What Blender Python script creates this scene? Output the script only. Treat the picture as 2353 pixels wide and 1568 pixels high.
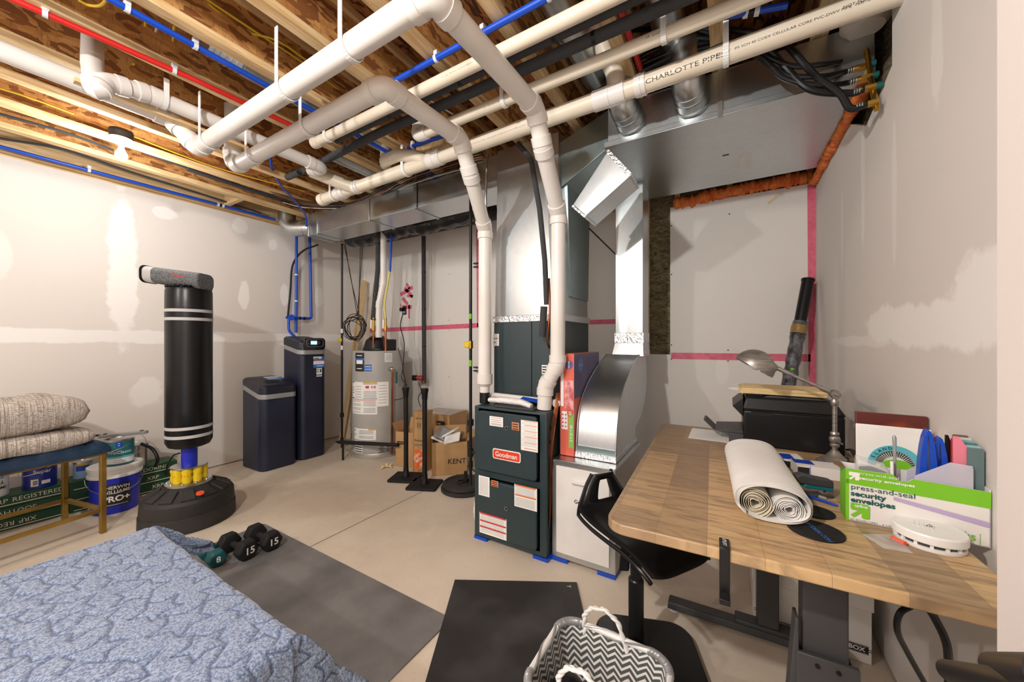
import bpy, bmesh, math, random
import numpy as np
from mathutils import Vector, Matrix
random.seed(7)
sc = bpy.context.scene
C = sc.collection
for o in list(bpy.data.objects): bpy.data.objects.remove(o)
R = math.radians
# ------------------------------------------------------------------ camera
FPX, CX, CY, H = 835.0, 1176.5, 784.0, 1.30
YAW = math.atan(498.5/835.0)
FW = (-math.sin(YAW), math.cos(YAW)); RT = (math.cos(YAW), math.sin(YAW))
cam = bpy.data.cameras.new('camera'); camo = bpy.data.objects.new('camera', cam); C.objects.link(camo)
cam.sensor_width = 36.0; cam.lens = FPX/2353.0*36.0; cam.clip_start = 0.02; cam.clip_end = 100
camo.location = (0, 0, H); camo.rotation_euler = (R(90), 0, YAW)
sc.camera = camo
# ------------------------------------------------------------------ light and exposure
w = bpy.data.worlds.new('world'); sc.world = w; w.use_nodes = True
w.node_tree.nodes['Background'].inputs[0].default_value = (0.95, 0.97, 1.0, 1)
w.node_tree.nodes['Background'].inputs[1].default_value = 1.15
sc.view_settings.view_transform = 'Standard'; sc.view_settings.look = 'None'
sc.view_settings.gamma = 1; sc.view_settings.use_curve_mapping = False
sc.view_settings.exposure = 1.05
def lamp(name, loc, power, col, r):
    l = bpy.data.lights.new(name, 'POINT'); l.energy = power; l.color = col; l.shadow_soft_size = r
    o = bpy.data.objects.new(name, l); o.location = loc; C.objects.link(o); return o
WARM = (1.0, 0.975, 0.94)
lamp('bulb_light', (-3.55, .76, 2.50), 13, WARM, .045)          # the bulb in the picture
lamp('bulb_light_behind_camera', (-.9, -.8, 2.52), 88, WARM, .045)   # the room's second bulb
lamp('fill_light_rear', (-2.4, -1.7, 2.5), 48, WARM, .045)  # added fill light toward the rear of the room, no known bulb there
# ------------------------------------------------------------------ pixel to point helpers
def ray(px): 
    u = (px-CX)/FPX
    return FW[0]+RT[0]*u, FW[1]+RT[1]*u
def at_d(px, py, d):
    a, b = ray(px); return Vector((a*d, b*d, H-(py-CY)*d/FPX))
def at_z(px, py, z): return at_d(px, py, (H-z)*FPX/(py-CY))
def at_x(px, py, x): return at_d(px, py, x/ray(px)[0])
def at_y(px, py, y): return at_d(px, py, y/ray(px)[1])
def fl(px, py): return at_z(px, py, 0.0)
XA, YB, XC, ZJ, ZT = -4.55, 3.42, .545, 2.70, 3.0
V = Vector
# ------------------------------------------------------------------ materials
def nt(name):
    m = bpy.data.materials.new(name); m.use_nodes = True
    return m, m.node_tree, m.node_tree.nodes['Principled BSDF']
def c4(c): return (c[0], c[1], c[2], 1)
def srgb(r, g, b):
    f = lambda v: (v/255/12.92) if v/255 <= .04045 else ((v/255+.055)/1.055)**2.4
    return (f(r), f(g), f(b))
MATS = {}
def pm(name, col, rough=.5, metal=0, col2=None, vs=6, vd=3, bump=0, bs=80, stretch=None, coat=0, trans=0, alpha=1, emit=0, spec=.5, lo=.35, hi=.65, world=False):
    if name in MATS: return MATS[name]
    m, t, p = nt(name); MATS[name] = m
    p.inputs['Base Color'].default_value = c4(col); p.inputs['Roughness'].default_value = rough
    p.inputs['Metallic'].default_value = metal; p.inputs['Specular IOR Level'].default_value = spec
    p.inputs['Coat Weight'].default_value = coat; p.inputs['Transmission Weight'].default_value = trans
    p.inputs['Alpha'].default_value = alpha
    if emit: p.inputs['Emission Color'].default_value = c4(col); p.inputs['Emission Strength'].default_value = emit
    N = t.nodes; L = t.links
    tc = N.new('ShaderNodeTexCoord'); mp = N.new('ShaderNodeMapping'); L.new(tc.outputs['Object'], mp.inputs[0])
    if stretch: mp.inputs['Scale'].default_value = stretch
    if not col2: col2 = tuple(c*.9 for c in col)
    if True:
        n = N.new('ShaderNodeTexNoise'); n.inputs['Scale'].default_value = vs; n.inputs['Detail'].default_value = vd
        L.new(mp.outputs[0], n.inputs['Vector'])
        r = N.new('ShaderNodeValToRGB'); r.color_ramp.elements[0].position = lo; r.color_ramp.elements[1].position = hi
        r.color_ramp.elements[0].color = c4(col); r.color_ramp.elements[1].color = c4(col2)
        L.new(n.outputs[0], r.inputs[0]); L.new(r.outputs[0], p.inputs['Base Color'])
    if bump:
        n2 = N.new('ShaderNodeTexNoise'); n2.inputs['Scale'].default_value = bs; n2.inputs['Detail'].default_value = 4
        L.new(mp.outputs[0], n2.inputs['Vector'])
        b = N.new('ShaderNodeBump'); b.inputs['Strength'].default_value = bump; b.inputs['Distance'].default_value = .01
        L.new(n2.outputs[0], b.inputs['Height']); L.new(b.outputs[0], p.inputs['Normal'])
    return m
class G:
    """tiny node-math builder"""
    def __init__(s, t): s.t = t
    def val(s, sock, v):
        if hasattr(v, 'is_linked') or hasattr(v, 'links'): s.t.links.new(v, sock)
        else: sock.default_value = v
    def m(s, op, a, b=0.0, c=None):
        n = s.t.nodes.new('ShaderNodeMath'); n.operation = op
        s.val(n.inputs[0], a); s.val(n.inputs[1], b)
        if c is not None: s.val(n.inputs[2], c)
        return n.outputs[0]
    def mix(s, f, a, b):
        n = s.t.nodes.new('ShaderNodeMix'); n.data_type = 'RGBA'
        s.val(n.inputs[0], f); s.val(n.inputs[6], c4(a) if isinstance(a, tuple) else a); s.val(n.inputs[7], c4(b) if isinstance(b, tuple) else b)
        return n.outputs[2]
    def noise(s, vec, scale, detail=3, rough=.5, dist=0):
        n = s.t.nodes.new('ShaderNodeTexNoise'); n.inputs['Scale'].default_value = scale; n.inputs['Detail'].default_value = detail
        n.inputs['Roughness'].default_value = rough; n.inputs['Distortion'].default_value = dist
        s.t.links.new(vec, n.inputs['Vector']); return n.outputs[0]
    def pos(s):
        g = s.t.nodes.new('ShaderNodeNewGeometry'); x = s.t.nodes.new('ShaderNodeSeparateXYZ')
        s.t.links.new(g.outputs['Position'], x.inputs[0]); return g.outputs['Position'], x.outputs
    def mapv(s, vec, scale=(1,1,1), rot=(0,0,0), loc=(0,0,0)):
        n = s.t.nodes.new('ShaderNodeMapping'); s.t.links.new(vec, n.inputs[0])
        n.inputs['Scale'].default_value = scale; n.inputs['Rotation'].default_value = rot; n.inputs['Location'].default_value = loc
        return n.outputs[0]
    def step(s, v, a, b):
        n = s.t.nodes.new('ShaderNodeMapRange'); n.interpolation_type = 'SMOOTHSTEP'
        s.val(n.inputs[0], v); n.inputs[1].default_value = a; n.inputs[2].default_value = b; return n.outputs[0]
    def bump(s, h, p, strength=.3, dist=.01):
        b = s.t.nodes.new('ShaderNodeBump'); b.inputs['Strength'].default_value = strength; b.inputs['Distance'].default_value = dist
        s.t.links.new(h, b.inputs['Height']); s.t.links.new(b.outputs[0], p.inputs['Normal'])
def drywall(name, axis, base, mud, patches, screws=()):
    """joint compound patches: (a, z, half a, half z, strength); axis is the horizontal coordinate of the wall"""
    m, t, p = nt(name); g = G(t); P, xyz = g.pos(); a = xyz[axis]; z = xyz[2]
    nz = g.noise(P, 3.2, 5, .6); nf = g.noise(P, 25, 3)
    wob = g.m('ADD', g.m('MULTIPLY', g.m('SUBTRACT', nz, .5), 1.5), g.m('MULTIPLY', g.m('SUBTRACT', nf, .5), .35))
    col = g.mix(g.noise(P, 1.3, 2), base, tuple(c*.93 for c in base))
    tot = None
    for (pa, pz, ha, hz, st) in patches:
        dx = g.m('DIVIDE', g.m('SUBTRACT', a, pa), ha); dz = g.m('DIVIDE', g.m('SUBTRACT', z, pz), hz)
        if ha > 1 or hz > 1:
            e = g.m('MAXIMUM', g.m('ABSOLUTE', dx), g.m('ABSOLUTE', dz))
        else: e = g.m('SQRT', g.m('ADD', g.m('MULTIPLY', dx, dx), g.m('MULTIPLY', dz, dz)))
        k = g.m('MULTIPLY', g.m('SUBTRACT', 1.0, g.step(g.m('ADD', e, wob), .78, 1.08)), st)
        tot = k if tot is None else g.m('MAXIMUM', tot, k)
    if tot is not None: col = g.mix(tot, col, mud)
    for (pa, pz) in screws:
        dx = g.m('SUBTRACT', a, pa); dz = g.m('SUBTRACT', z, pz)
        e = g.m('SQRT', g.m('ADD', g.m('MULTIPLY', dx, dx), g.m('MULTIPLY', dz, dz)))
        col = g.mix(g.m('LESS_THAN', e, .0055), col, (.03, .03, .03))
    t.links.new(col, p.inputs['Base Color']); p.inputs['Roughness'].default_value = .82
    g.bump(g.noise(P, 60, 4), p, .06, .004)
    return m
def concrete():
    m, t, p = nt('concrete'); g = G(t); P, xyz = g.pos()
    a = g.noise(P, .9, 5, .6); b = g.noise(P, 6, 6, .65, .6); cc = g.noise(P, 60, 3)
    col = g.mix(g.step(a, .35, .7), srgb(212, 200, 183), srgb(192, 178, 160))
    col = g.mix(g.m('MULTIPLY', g.step(b, .5, .75), .35), col, srgb(222, 212, 196))
    col = g.mix(g.m('MULTIPLY', g.step(cc, .55, .8), .25), col, srgb(150, 134, 116))
    j = g.m('LESS_THAN', g.m('ABSOLUTE', g.m('SUBTRACT', xyz[0], -2.27)), .0035)
    j2 = g.m('LESS_THAN', g.m('ABSOLUTE', g.m('SUBTRACT', xyz[1], -.35)), .0035)
    col = g.mix(g.m('MAXIMUM', j, j2), col, (.06, .05, .04))
    t.links.new(col, p.inputs['Base Color']); p.inputs['Roughness'].default_value = .55
    g.bump(b, p, .08, .01); return m
def osb(name, c1, c2, c3):
    m, t, p = nt(name); g = G(t); P, xyz = g.pos()
    v = t.nodes.new('ShaderNodeTexVoronoi'); v.inputs['Scale'].default_value = 55
    n = t.nodes.new('ShaderNodeTexNoise'); n.inputs['Scale'].default_value = 4; t.links.new(P, n.inputs['Vector'])
    ad = t.nodes.new('ShaderNodeMix'); ad.data_type = 'RGBA'; ad.inputs[0].default_value = .12
    t.links.new(g.mapv(P, (1, .35, 1)), ad.inputs[6]); t.links.new(n.outputs['Color'], ad.inputs[7]); 
    t.links.new(ad.outputs[2], v.inputs['Vector'])
    sx = t.nodes.new('ShaderNodeSeparateColor'); t.links.new(v.outputs['Color'], sx.inputs[0])
    col = g.mix(sx.outputs[0], c1, c2); col = g.mix(g.step(sx.outputs[1], .7, .75), col, c3)
    col = g.mix(g.m('MULTIPLY', g.step(g.noise(g.mapv(P, (1, 6, 1)), 20, 4), .5, .7), .4), col, tuple(q*.4 for q in c1))
    t.links.new(col, p.inputs['Base Color']); p.inputs['Roughness'].default_value = .8
    g.bump(sx.outputs[2], p, .15, .003); return m
def lumber():
    m, t, p = nt('lumber'); g = G(t); P, xyz = g.pos()
    a = g.noise(g.mapv(P, (14, 1.2, 14)), 3, 5, .6, 1.0); b = g.noise(P, 1.5, 2)
    col = g.mix(g.step(a, .35, .65), srgb(232, 205, 158), srgb(204, 167, 115))
    col = g.mix(g.m('MULTIPLY', g.step(b, .5, .7), .5), col, srgb(190, 150, 98))
    t.links.new(col, p.inputs['Base Color']); p.inputs['Roughness'].default_value = .7; return m
def galv(name='galvanized', tint=(.56, .595, .61), rough=.31):
    m, t, p = nt(name); g = G(t); P, xyz = g.pos()
    v = t.nodes.new('ShaderNodeTexVoronoi'); v.inputs['Scale'].default_value = 45; t.links.new(g.mapv(P, (1, 1, .5)), v.inputs['Vector'])
    sx = t.nodes.new('ShaderNodeSeparateColor'); t.links.new(v.outputs['Color'], sx.inputs[0])
    a = g.noise(P, 3, 4)
    f = g.m('ADD', g.m('MULTIPLY', sx.outputs[0], .22), g.m('MULTIPLY', a, .78))
    col = g.mix(f, tuple(c*.86 for c in tint), tuple(min(1, c*1.08) for c in tint))
    t.links.new(col, p.inputs['Base Color']); p.inputs['Metallic'].default_value = 1
    r = g.m('ADD', g.m('MULTIPLY', a, .14), rough-.05); t.links.new(r, p.inputs['Roughness'])
    g.bump(g.noise(P, 3, 1), p, .10, .01); return m
def deskwood():
    m, t, p = nt('desk_wood'); g = G(t)
    tc = t.nodes.new('ShaderNodeTexCoord'); P = tc.outputs['Object']
    br = t.nodes.new('ShaderNodeTexBrick'); t.links.new(g.mapv(P, (1, 1, 1), (0, 0, R(90)), (.06, .03, 0)), br.inputs['Vector'])
    br.inputs['Scale'].default_value = 1; br.inputs['Brick Width'].default_value = .62; br.inputs['Row Height'].default_value = .118
    br.inputs['Mortar Size'].default_value = .0004; br.offset = .37; br.inputs['Mortar Smooth'].default_value = 0
    br.inputs['Color1'].default_value = c4(srgb(200, 167, 122)); br.inputs['Color2'].default_value = c4(srgb(130, 108, 86)); br.inputs['Mortar'].default_value = c4(srgb(120, 98, 76))
    br.inputs['Bias'].default_value = -.1
    n1 = g.noise(g.mapv(P, (1.2, 9, 1)), 6, 6, .6, .8); n2 = g.noise(g.mapv(P, (3, 30, 1)), 9, 4)
    col = g.mix(g.m('MULTIPLY', g.step(n1, .40, .68), .72), br.outputs['Color'], srgb(116, 94, 74))
    col = g.mix(g.m('MULTIPLY', g.step(n2, .5, .8), .25), col, srgb(222, 194, 150))
    t.links.new(col, p.inputs['Base Color']); p.inputs['Roughness'].default_value = .42; return m
def plaid():
    m, t, p = nt('woven_taupe_cloth'); g = G(t); tc = t.nodes.new('ShaderNodeTexCoord'); P = tc.outputs['Object']
    a = g.noise(g.mapv(P, (3, 260, 3)), 1.2, 3, .8); b = g.noise(g.mapv(P, (260, 3, 260)), 1.2, 3, .8)
    f = g.step(g.m('MINIMUM', a, b), .40, .52)
    col = g.mix(f, srgb(122, 108, 98), srgb(206, 198, 188)); t.links.new(col, p.inputs['Base Color']); p.inputs['Roughness'].default_value = .9
    g.bump(g.noise(P, 300, 2), p, .3, .004); return m
def quiltmat():
    m, t, p = nt('quilt_cotton'); g = G(t); P, xyz = g.pos()
    a = g.noise(P, 150, 4, .75); b = g.noise(P, 8, 3)
    col = g.mix(g.step(a, .38, .62), srgb(80, 97, 130), srgb(162, 177, 201)); col = g.mix(g.m('MULTIPLY', b, .3), col, srgb(92, 112, 150))
    at = t.nodes.new('ShaderNodeAttribute'); at.attribute_name = 'groove_shade'; col = g.mix(g.m('MULTIPLY', at.outputs['Fac'], .85), col, srgb(52, 70, 108))  # shade in the quilting grooves painted into the colour as darker blue
    t.links.new(col, p.inputs['Base Color']); p.inputs['Roughness'].default_value = .95; p.inputs['Sheen Weight'].default_value = .3
    g.bump(a, p, .3, .003); return m
def insul():
    m, t, p = nt('mineral_wool'); g = G(t); P, xyz = g.pos()
    a = g.noise(g.mapv(P, (1, 1, 2.5)), 14, 8, .7, 1.5)
    col = g.mix(g.step(a, .3, .7), srgb(84, 72, 50), srgb(178, 162, 126)); t.links.new(col, p.inputs['Base Color'])
    p.inputs['Roughness'].default_value = 1; g.bump(a, p, .9, .03); return m
def weave():
    m, t, p = nt('basket_weave'); g = G(t); tc = t.nodes.new('ShaderNodeTexCoord'); s = t.nodes.new('ShaderNodeSeparateXYZ')
    t.links.new(tc.outputs['UV'], s.inputs[0])
    # zig-zag chevron of pale and dark strips
    k = g.m('PINGPONG', g.m('MULTIPLY', s.outputs[0], 34), 1.0)
    v = g.m('FRACT', g.m('ADD', g.m('MULTIPLY', s.outputs[1], 13), k))
    f = g.step(v, .40, .48); f2 = g.m('SUBTRACT', 1.0, g.step(v, .84, .92)); f = g.m('MULTIPLY', f, f2)
    col = g.mix(f, srgb(84, 90, 90), srgb(226, 228, 226)); t.links.new(col, p.inputs['Base Color']); p.inputs['Roughness'].default_value = .45
    g.bump(f, p, .5, .004); return m
def meshfab():
    m, t, p = nt('black_mesh'); g = G(t); tc = t.nodes.new('ShaderNodeTexCoord')
    v = t.nodes.new('ShaderNodeTexVoronoi'); v.inputs['Scale'].default_value = 140; t.links.new(tc.outputs['Object'], v.inputs['Vector'])
    col = g.mix(g.step(v.outputs['Distance'], .25, .5), (.012, .012, .013), srgb(96, 98, 100)); t.links.new(col, p.inputs['Base Color'])
    p.inputs['Roughness'].default_value = .7; g.bump(v.outputs['Distance'], p, .5, .003); return m
M = dict(
 pvc=pm('white_pvc', srgb(228, 224, 220), .32, col2=srgb(218, 213, 206), vs=3), cream=pm('cream_pvc', srgb(226, 216, 198), .38, col2=srgb(216, 204, 184), vs=3),
 black=pm('black_plastic', (.007, .007, .008), .36, spec=.35), matte=pm('black_matte', (.012, .012, .013), .7, bump=.1, spec=.3), foam=pm('pipe_foam', (.045, .046, .049), .9, bump=.35, bs=160),
 blackmetal=pm('black_steel', (.010, .010, .011), .35, spec=.35), blue=pm('blue_pex', srgb(14, 72, 190), .35), red=pm('red_pex', srgb(205, 34, 28), .38),
 clearp=pm('pale_clip', srgb(215, 220, 226), .3), yellow=pm('yellow_cable', srgb(214, 180, 44), .55), whitew=pm('white_cable', srgb(205, 198, 190), .55),
 copper=pm('copper', srgb(184, 104, 66), .32, metal=1, col2=srgb(130, 80, 55)), brass=pm('brass', srgb(190, 150, 70), .3, metal=1), steel=pm('steel', (.62, .62, .62), .3, metal=1, col2=(.45, .45, .46)),
 white=pm('white_paint', srgb(232, 230, 227), .5), paper=pm('paper', srgb(240, 239, 236), .7), papercream=pm('paper_cream', srgb(228, 220, 200), .8), cardboard=pm('cardboard', srgb(186, 148, 102), .8, col2=srgb(170, 132, 88), vs=4), carddark=pm('cardboard_inside', srgb(120, 90, 60), .9),
 slate=pm('slate_green_enamel', srgb(44, 60, 64), .42, bump=.05, bs=200), pink=pm('pink_tape', srgb(222, 108, 134), .5, col2=srgb(208, 90, 118), vs=20), orange=pm('orange_foam', srgb(238, 138, 66), .7, col2=srgb(216, 104, 44), vs=30, bump=.6, bs=40),
 grey=pm('heater_grey', srgb(170, 168, 164), .4), navy=pm('navy_plastic', srgb(24, 29, 48), .42, col2=srgb(31, 37, 58), vs=4, vd=8), navyl=pm('lid_navy', srgb(30, 33, 46), .35), silver=pm('silver_plastic', srgb(160, 162, 164), .35, metal=.3),
 dirt=pm('black_rubber', srgb(28, 27, 27), .65, col2=srgb(44, 42, 41), vs=5, vd=6, bump=.15), matgrey=pm('mat_grey', srgb(96, 94, 94), .6, col2=srgb(122, 120, 119), vs=4, vd=6, bump=.15, bs=300),
 leather=pm('black_vinyl', (.006, .006, .007), .30, bump=.12, bs=12, spec=.3), bluev=pm('navy_leather', srgb(24, 44, 66), .4, col2=srgb(33, 56, 82), vs=10, bump=.15), gold=pm('gold_paint', srgb(148, 116, 52), .4, metal=.7, col2=srgb(172, 138, 68), vs=8),
 teal=pm('teal_neoprene', srgb(12, 84, 88), .6), charcoal=pm('charcoal_steel', srgb(62, 62, 64), .5), green=pm('flooring_green', srgb(20, 72, 46), .5), greenL=pm('lime', srgb(122, 196, 40), .5),
 bucketb=pm('bucket_blue', srgb(24, 40, 176), .35), white2=pm('white_plastic', srgb(238, 238, 236), .35), bluelbl=pm('label_blue', srgb(48, 110, 200), .45), pewter=pm('pewter', srgb(176, 172, 166), .42, metal=.8, col2=srgb(140, 134, 128), vs=20, stretch=(1, 1, 8)),
 plastic=pm('clear_film', (.85, .87, .88), .12, alpha=.28), orangeink=pm('orange_ink', srgb(224, 118, 40), .5), redink=pm('red_ink', srgb(206, 42, 44), .5), blackink=pm('black_ink', (.015, .015, .015), .5), greyink=pm('grey_ink', srgb(150, 150, 150), .6),
 yellowc=pm('yellow_urethane', srgb(226, 196, 30), .25), pinkp=pm('pink_plastic', srgb(226, 130, 150), .4), brown=pm('maroon_cover', srgb(92, 34, 28), .5, col2=srgb(190, 80, 40), vs=6, lo=.5, hi=.8), manila=pm('manila', srgb(232, 206, 152), .7), lilac=pm('lilac', srgb(186, 168, 208), .6), woodpole=pm('bare_pine', srgb(214, 184, 140), .7, stretch=(20, 20, 1)),
 tape=pm('foil_tape', (.8, .82, .84), .25, metal=1, bump=.8, bs=60), bag=pm('black_bag', (.012, .012, .012), .28, bump=1.0, bs=14, stretch=(.5, 2, 2)), aqua=pm('aqua_print', srgb(96, 190, 206), .5), dkgreen=pm('dark_teal_ink', srgb(10, 84, 82), .5), royal=pm('royal_plastic', srgb(16, 72, 190), .3), screen=pm('lit_screen', srgb(120, 160, 245), .3, emit=1.6),
)
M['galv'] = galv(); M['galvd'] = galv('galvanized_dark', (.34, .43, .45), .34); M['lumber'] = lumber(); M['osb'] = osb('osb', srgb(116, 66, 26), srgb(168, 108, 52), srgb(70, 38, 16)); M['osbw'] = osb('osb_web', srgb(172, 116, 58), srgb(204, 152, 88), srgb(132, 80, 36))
M['insul'] = insul(); M['bulb'] = pm('lit_bulb', (1, .95, .88), .3, emit=28)
# ------------------------------------------------------------------ mesh builder
def fillet(pts, rad, n=8):
    pts = [Vector(p) for p in pts]
    if rad <= 0 or len(pts) < 3: return pts
    out = [pts[0]]
    for i in range(1, len(pts)-1):
        a, b, c = pts[i-1], pts[i], pts[i+1]
        d1 = (a-b); d2 = (c-b); l1, l2 = d1.length, d2.length
        if l1 < 1e-6 or l2 < 1e-6: continue
        d1.normalize(); d2.normalize(); ang = d1.angle(d2)
        if ang > 3.1: out.append(b); continue
        k = min(rad/math.tan(ang/2), l1*.49, l2*.49)
        p0, p2 = b+d1*k, b+d2*k
        for j in range(n+1):
            t = j/n; out.append(p0*(1-t)**2+b*2*t*(1-t)+p2*t*t)
    out.append(pts[-1]); return out
def spline(pts, n=8):
    P = [Vector(p) for p in pts]; P = [P[0]*2-P[1]]+P+[P[-1]*2-P[-2]]; out = []
    for i in range(1, len(P)-2):
        a, b, c, d = P[i-1:i+3]
        for j in range(n):
            t = j/n
            out.append(.5*((2*b)+(c-a)*t+(2*a-5*b+4*c-d)*t*t+(3*b-a-3*c+d)*t**3))
    out.append(P[-2]); return out
class MB:
    def __init__(s): s.bm = bmesh.new(); s.mi = 0; s.uv = None
    def face(s, vs):
        try: f = s.bm.faces.new(vs); f.material_index = s.mi; return f
        except ValueError: return None
    def box(s, c, sz, rz=0, mat=None):
        c = Vector(c); h = Vector(sz)/2; Q = mat or Matrix.Rotation(rz, 3, 'Z')
        v = [s.bm.verts.new(c+Q@Vector((x*h.x, y*h.y, z*h.z))) for x in (-1, 1) for y in (-1, 1) for z in (-1, 1)]
        for f in ((0,1,3,2),(4,6,7,5),(0,4,5,1),(2,3,7,6),(0,2,6,4),(1,5,7,3)): s.face([v[i] for i in f])
        return s
    def bb(s, x0, x1, y0, y1, z0, z1): return s.box(((x0+x1)/2, (y0+y1)/2, (z0+z1)/2), (abs(x1-x0), abs(y1-y0), abs(z1-z0)))
    def hexa(s, p):  # 8 points: bottom 4 ccw, top 4 ccw
        v = [s.bm.verts.new(q) for q in p]
        for f in ((3,2,1,0),(4,5,6,7),(0,1,5,4),(1,2,6,5),(2,3,7,6),(3,0,4,7)): s.face([v[i] for i in f])
        return s
    def tube(s, pts, r, seg=16, cap=True, flat=None, closed=False):
        pts = [Vector(p) for p in pts]; n = len(pts); rr = r if isinstance(r, (list, tuple)) else [r]*n
        T = []
        for i in range(n):
            if closed: t = pts[(i+1) % n]-pts[(i-1) % n]
            else: t = pts[min(i+1, n-1)]-pts[max(i-1, 0)]
            T.append(t.normalized())
        up = Vector((0, 0, 1)) if abs(T[0].z) < .9 else Vector((1, 0, 0))
        nrm = (up-T[0]*up.dot(T[0])).normalized(); rings = []
        for i in range(n):
            nrm = (nrm-T[i]*nrm.dot(T[i]))
            if nrm.length < 1e-6: nrm = T[i].orthogonal()
            nrm.normalize(); b = T[i].cross(nrm)
            a, bb_ = (rr[i], rr[i]) if flat is None else (rr[i]*flat, rr[i])
            rings.append([s.bm.verts.new(pts[i]+nrm*math.cos(2*math.pi*k/seg)*a+b*math.sin(2*math.pi*k/seg)*bb_) for k in range(seg)])
        m = n if closed else n-1
        for i in range(m):
            A, B = rings[i], rings[(i+1) % n]
            for k in range(seg): s.face((A[k], A[(k+1) % seg], B[(k+1) % seg], B[k]))
        if cap and not closed: s.face(list(reversed(rings[0]))); s.face(rings[-1])
        return s
    def cyl(s, p0, p1, r0, r1=None, seg=24): return s.tube([p0, p1], [r0, r0 if r1 is None else r1], seg)
    def lathe(s, prof, c=(0,0,0), seg=40, axis=None, sx=1, sy=1):
        c = Vector(c); Q = Matrix.Identity(3)
        if axis is not None: Q = Vector((0, 0, 1)).rotation_difference(Vector(axis)).to_matrix()
        rings = []
        for (r, z) in prof:
            if r < 1e-5: rings.append([s.bm.verts.new(c+Q@Vector((0, 0, z)))])
            else: rings.append([s.bm.verts.new(c+Q@Vector((r*sx*math.cos(2*math.pi*k/seg), r*sy*math.sin(2*math.pi*k/seg), z))) for k in range(seg)])
        for A, B in zip(rings, rings[1:]):
            for k in range(seg):
                a0, a1 = A[k % len(A)], A[(k+1) % len(A)]; b0, b1 = B[k % len(B)], B[(k+1) % len(B)]
                vs = []
                for v in (a0, a1, b1, b0):
                    if v not in vs: vs.append(v)
                if len(vs) > 2: s.face(vs)
        if len(rings[0]) > 1: s.face(list(reversed(rings[0])))
        if len(rings[-1]) > 1: s.face(rings[-1])
        return s
    def prism(s, poly, o, u, v, w):
        """poly in (u, v) coordinates from o, extruded by vector w"""
        o, u, v, w = Vector(o), Vector(u), Vector(v), Vector(w)
        A = [s.bm.verts.new(o+u*a+v*b) for a, b in poly]; B = [s.bm.verts.new(o+u*a+v*b+w) for a, b in poly]
        s.face(list(reversed(A))); s.face(B); n = len(A)
        for i in range(n): s.face((A[i], A[(i+1) % n], B[(i+1) % n], B[i]))
        return s
    def rrect(s, o, u, v, w, a, b, r, n=6):
        return s.prism(rr(a, b, r, n), o, u, v, w)
    def quad(s, a, b, c, d): s.face([s.bm.verts.new(q) for q in (a, b, c, d)]); return s
    def sphere(s, c, r, sz=1, seg=24):
        prof = [(max(0, r*math.sin(math.pi*i/12)), -r*sz*math.cos(math.pi*i/12)) for i in range(13)]
        prof[0] = (0, -r*sz); prof[-1] = (0, r*sz); return s.lathe(prof, c, seg)
    def build(s, name, mats, parent=None, bevel=0, sharp=35, world=True, sub=0, seg=2, keep=False):
        bmesh.ops.recalc_face_normals(s.bm, faces=s.bm.faces) if not keep else None
        for f in s.bm.faces: f.smooth = True
        for e in s.bm.edges:
            if len(e.link_faces) == 2 and e.calc_face_angle(0) > R(sharp): e.smooth = False
        if parent is not None and world: s.bm.transform(WM[parent.name].inverted())
        me = bpy.data.meshes.new(name); s.bm.to_mesh(me); s.bm.free()
        for q in (mats if isinstance(mats, (list, tuple)) else [mats]): me.materials.append(M[q] if isinstance(q, str) else q)
        o = bpy.data.objects.new(name, me); C.objects.link(o); WM[o.name] = WM[parent.name].copy() if parent else Matrix.Identity(4)
        if parent: o.parent = parent
        if bevel:
            b = o.modifiers.new('bevel', 'BEVEL'); b.width = bevel; b.segments = seg; b.limit_method = 'ANGLE'; b.angle_limit = R(30)
        if sub: k = o.modifiers.new('sub', 'SUBSURF'); k.levels = sub; k.render_levels = sub
        return o
WM = {}
def rr(a, b, r, n=6):
    out = []
    for cx, cy, a0 in ((a/2-r, b/2-r, 0), (-a/2+r, b/2-r, 90), (-a/2+r, -b/2+r, 180), (a/2-r, -b/2+r, 270)):
        for i in range(n+1):
            t = R(a0+90*i/n); out.append((cx+r*math.cos(t), cy+r*math.sin(t)))
    return out
def thing(name, label, cat, loc=(0,0,0), rotz=0, group=None):
    o = bpy.data.objects.new(name, None); C.objects.link(o); o.location = loc; o.rotation_euler = (0, 0, rotz)
    o.empty_display_size = .05
    o['label'] = label; o['category'] = cat
    if group: o['group'] = group
    WM[o.name] = Matrix.Translation(Vector(loc)) @ Matrix.Rotation(rotz, 4, 'Z'); return o
def tag(o, label, cat, group=None, kind=None):
    o['label'] = label; o['category'] = cat
    if group: o['group'] = group
    if kind: o['kind'] = kind
    return o
def struct(o): o['kind'] = 'structure'; return o
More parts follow.
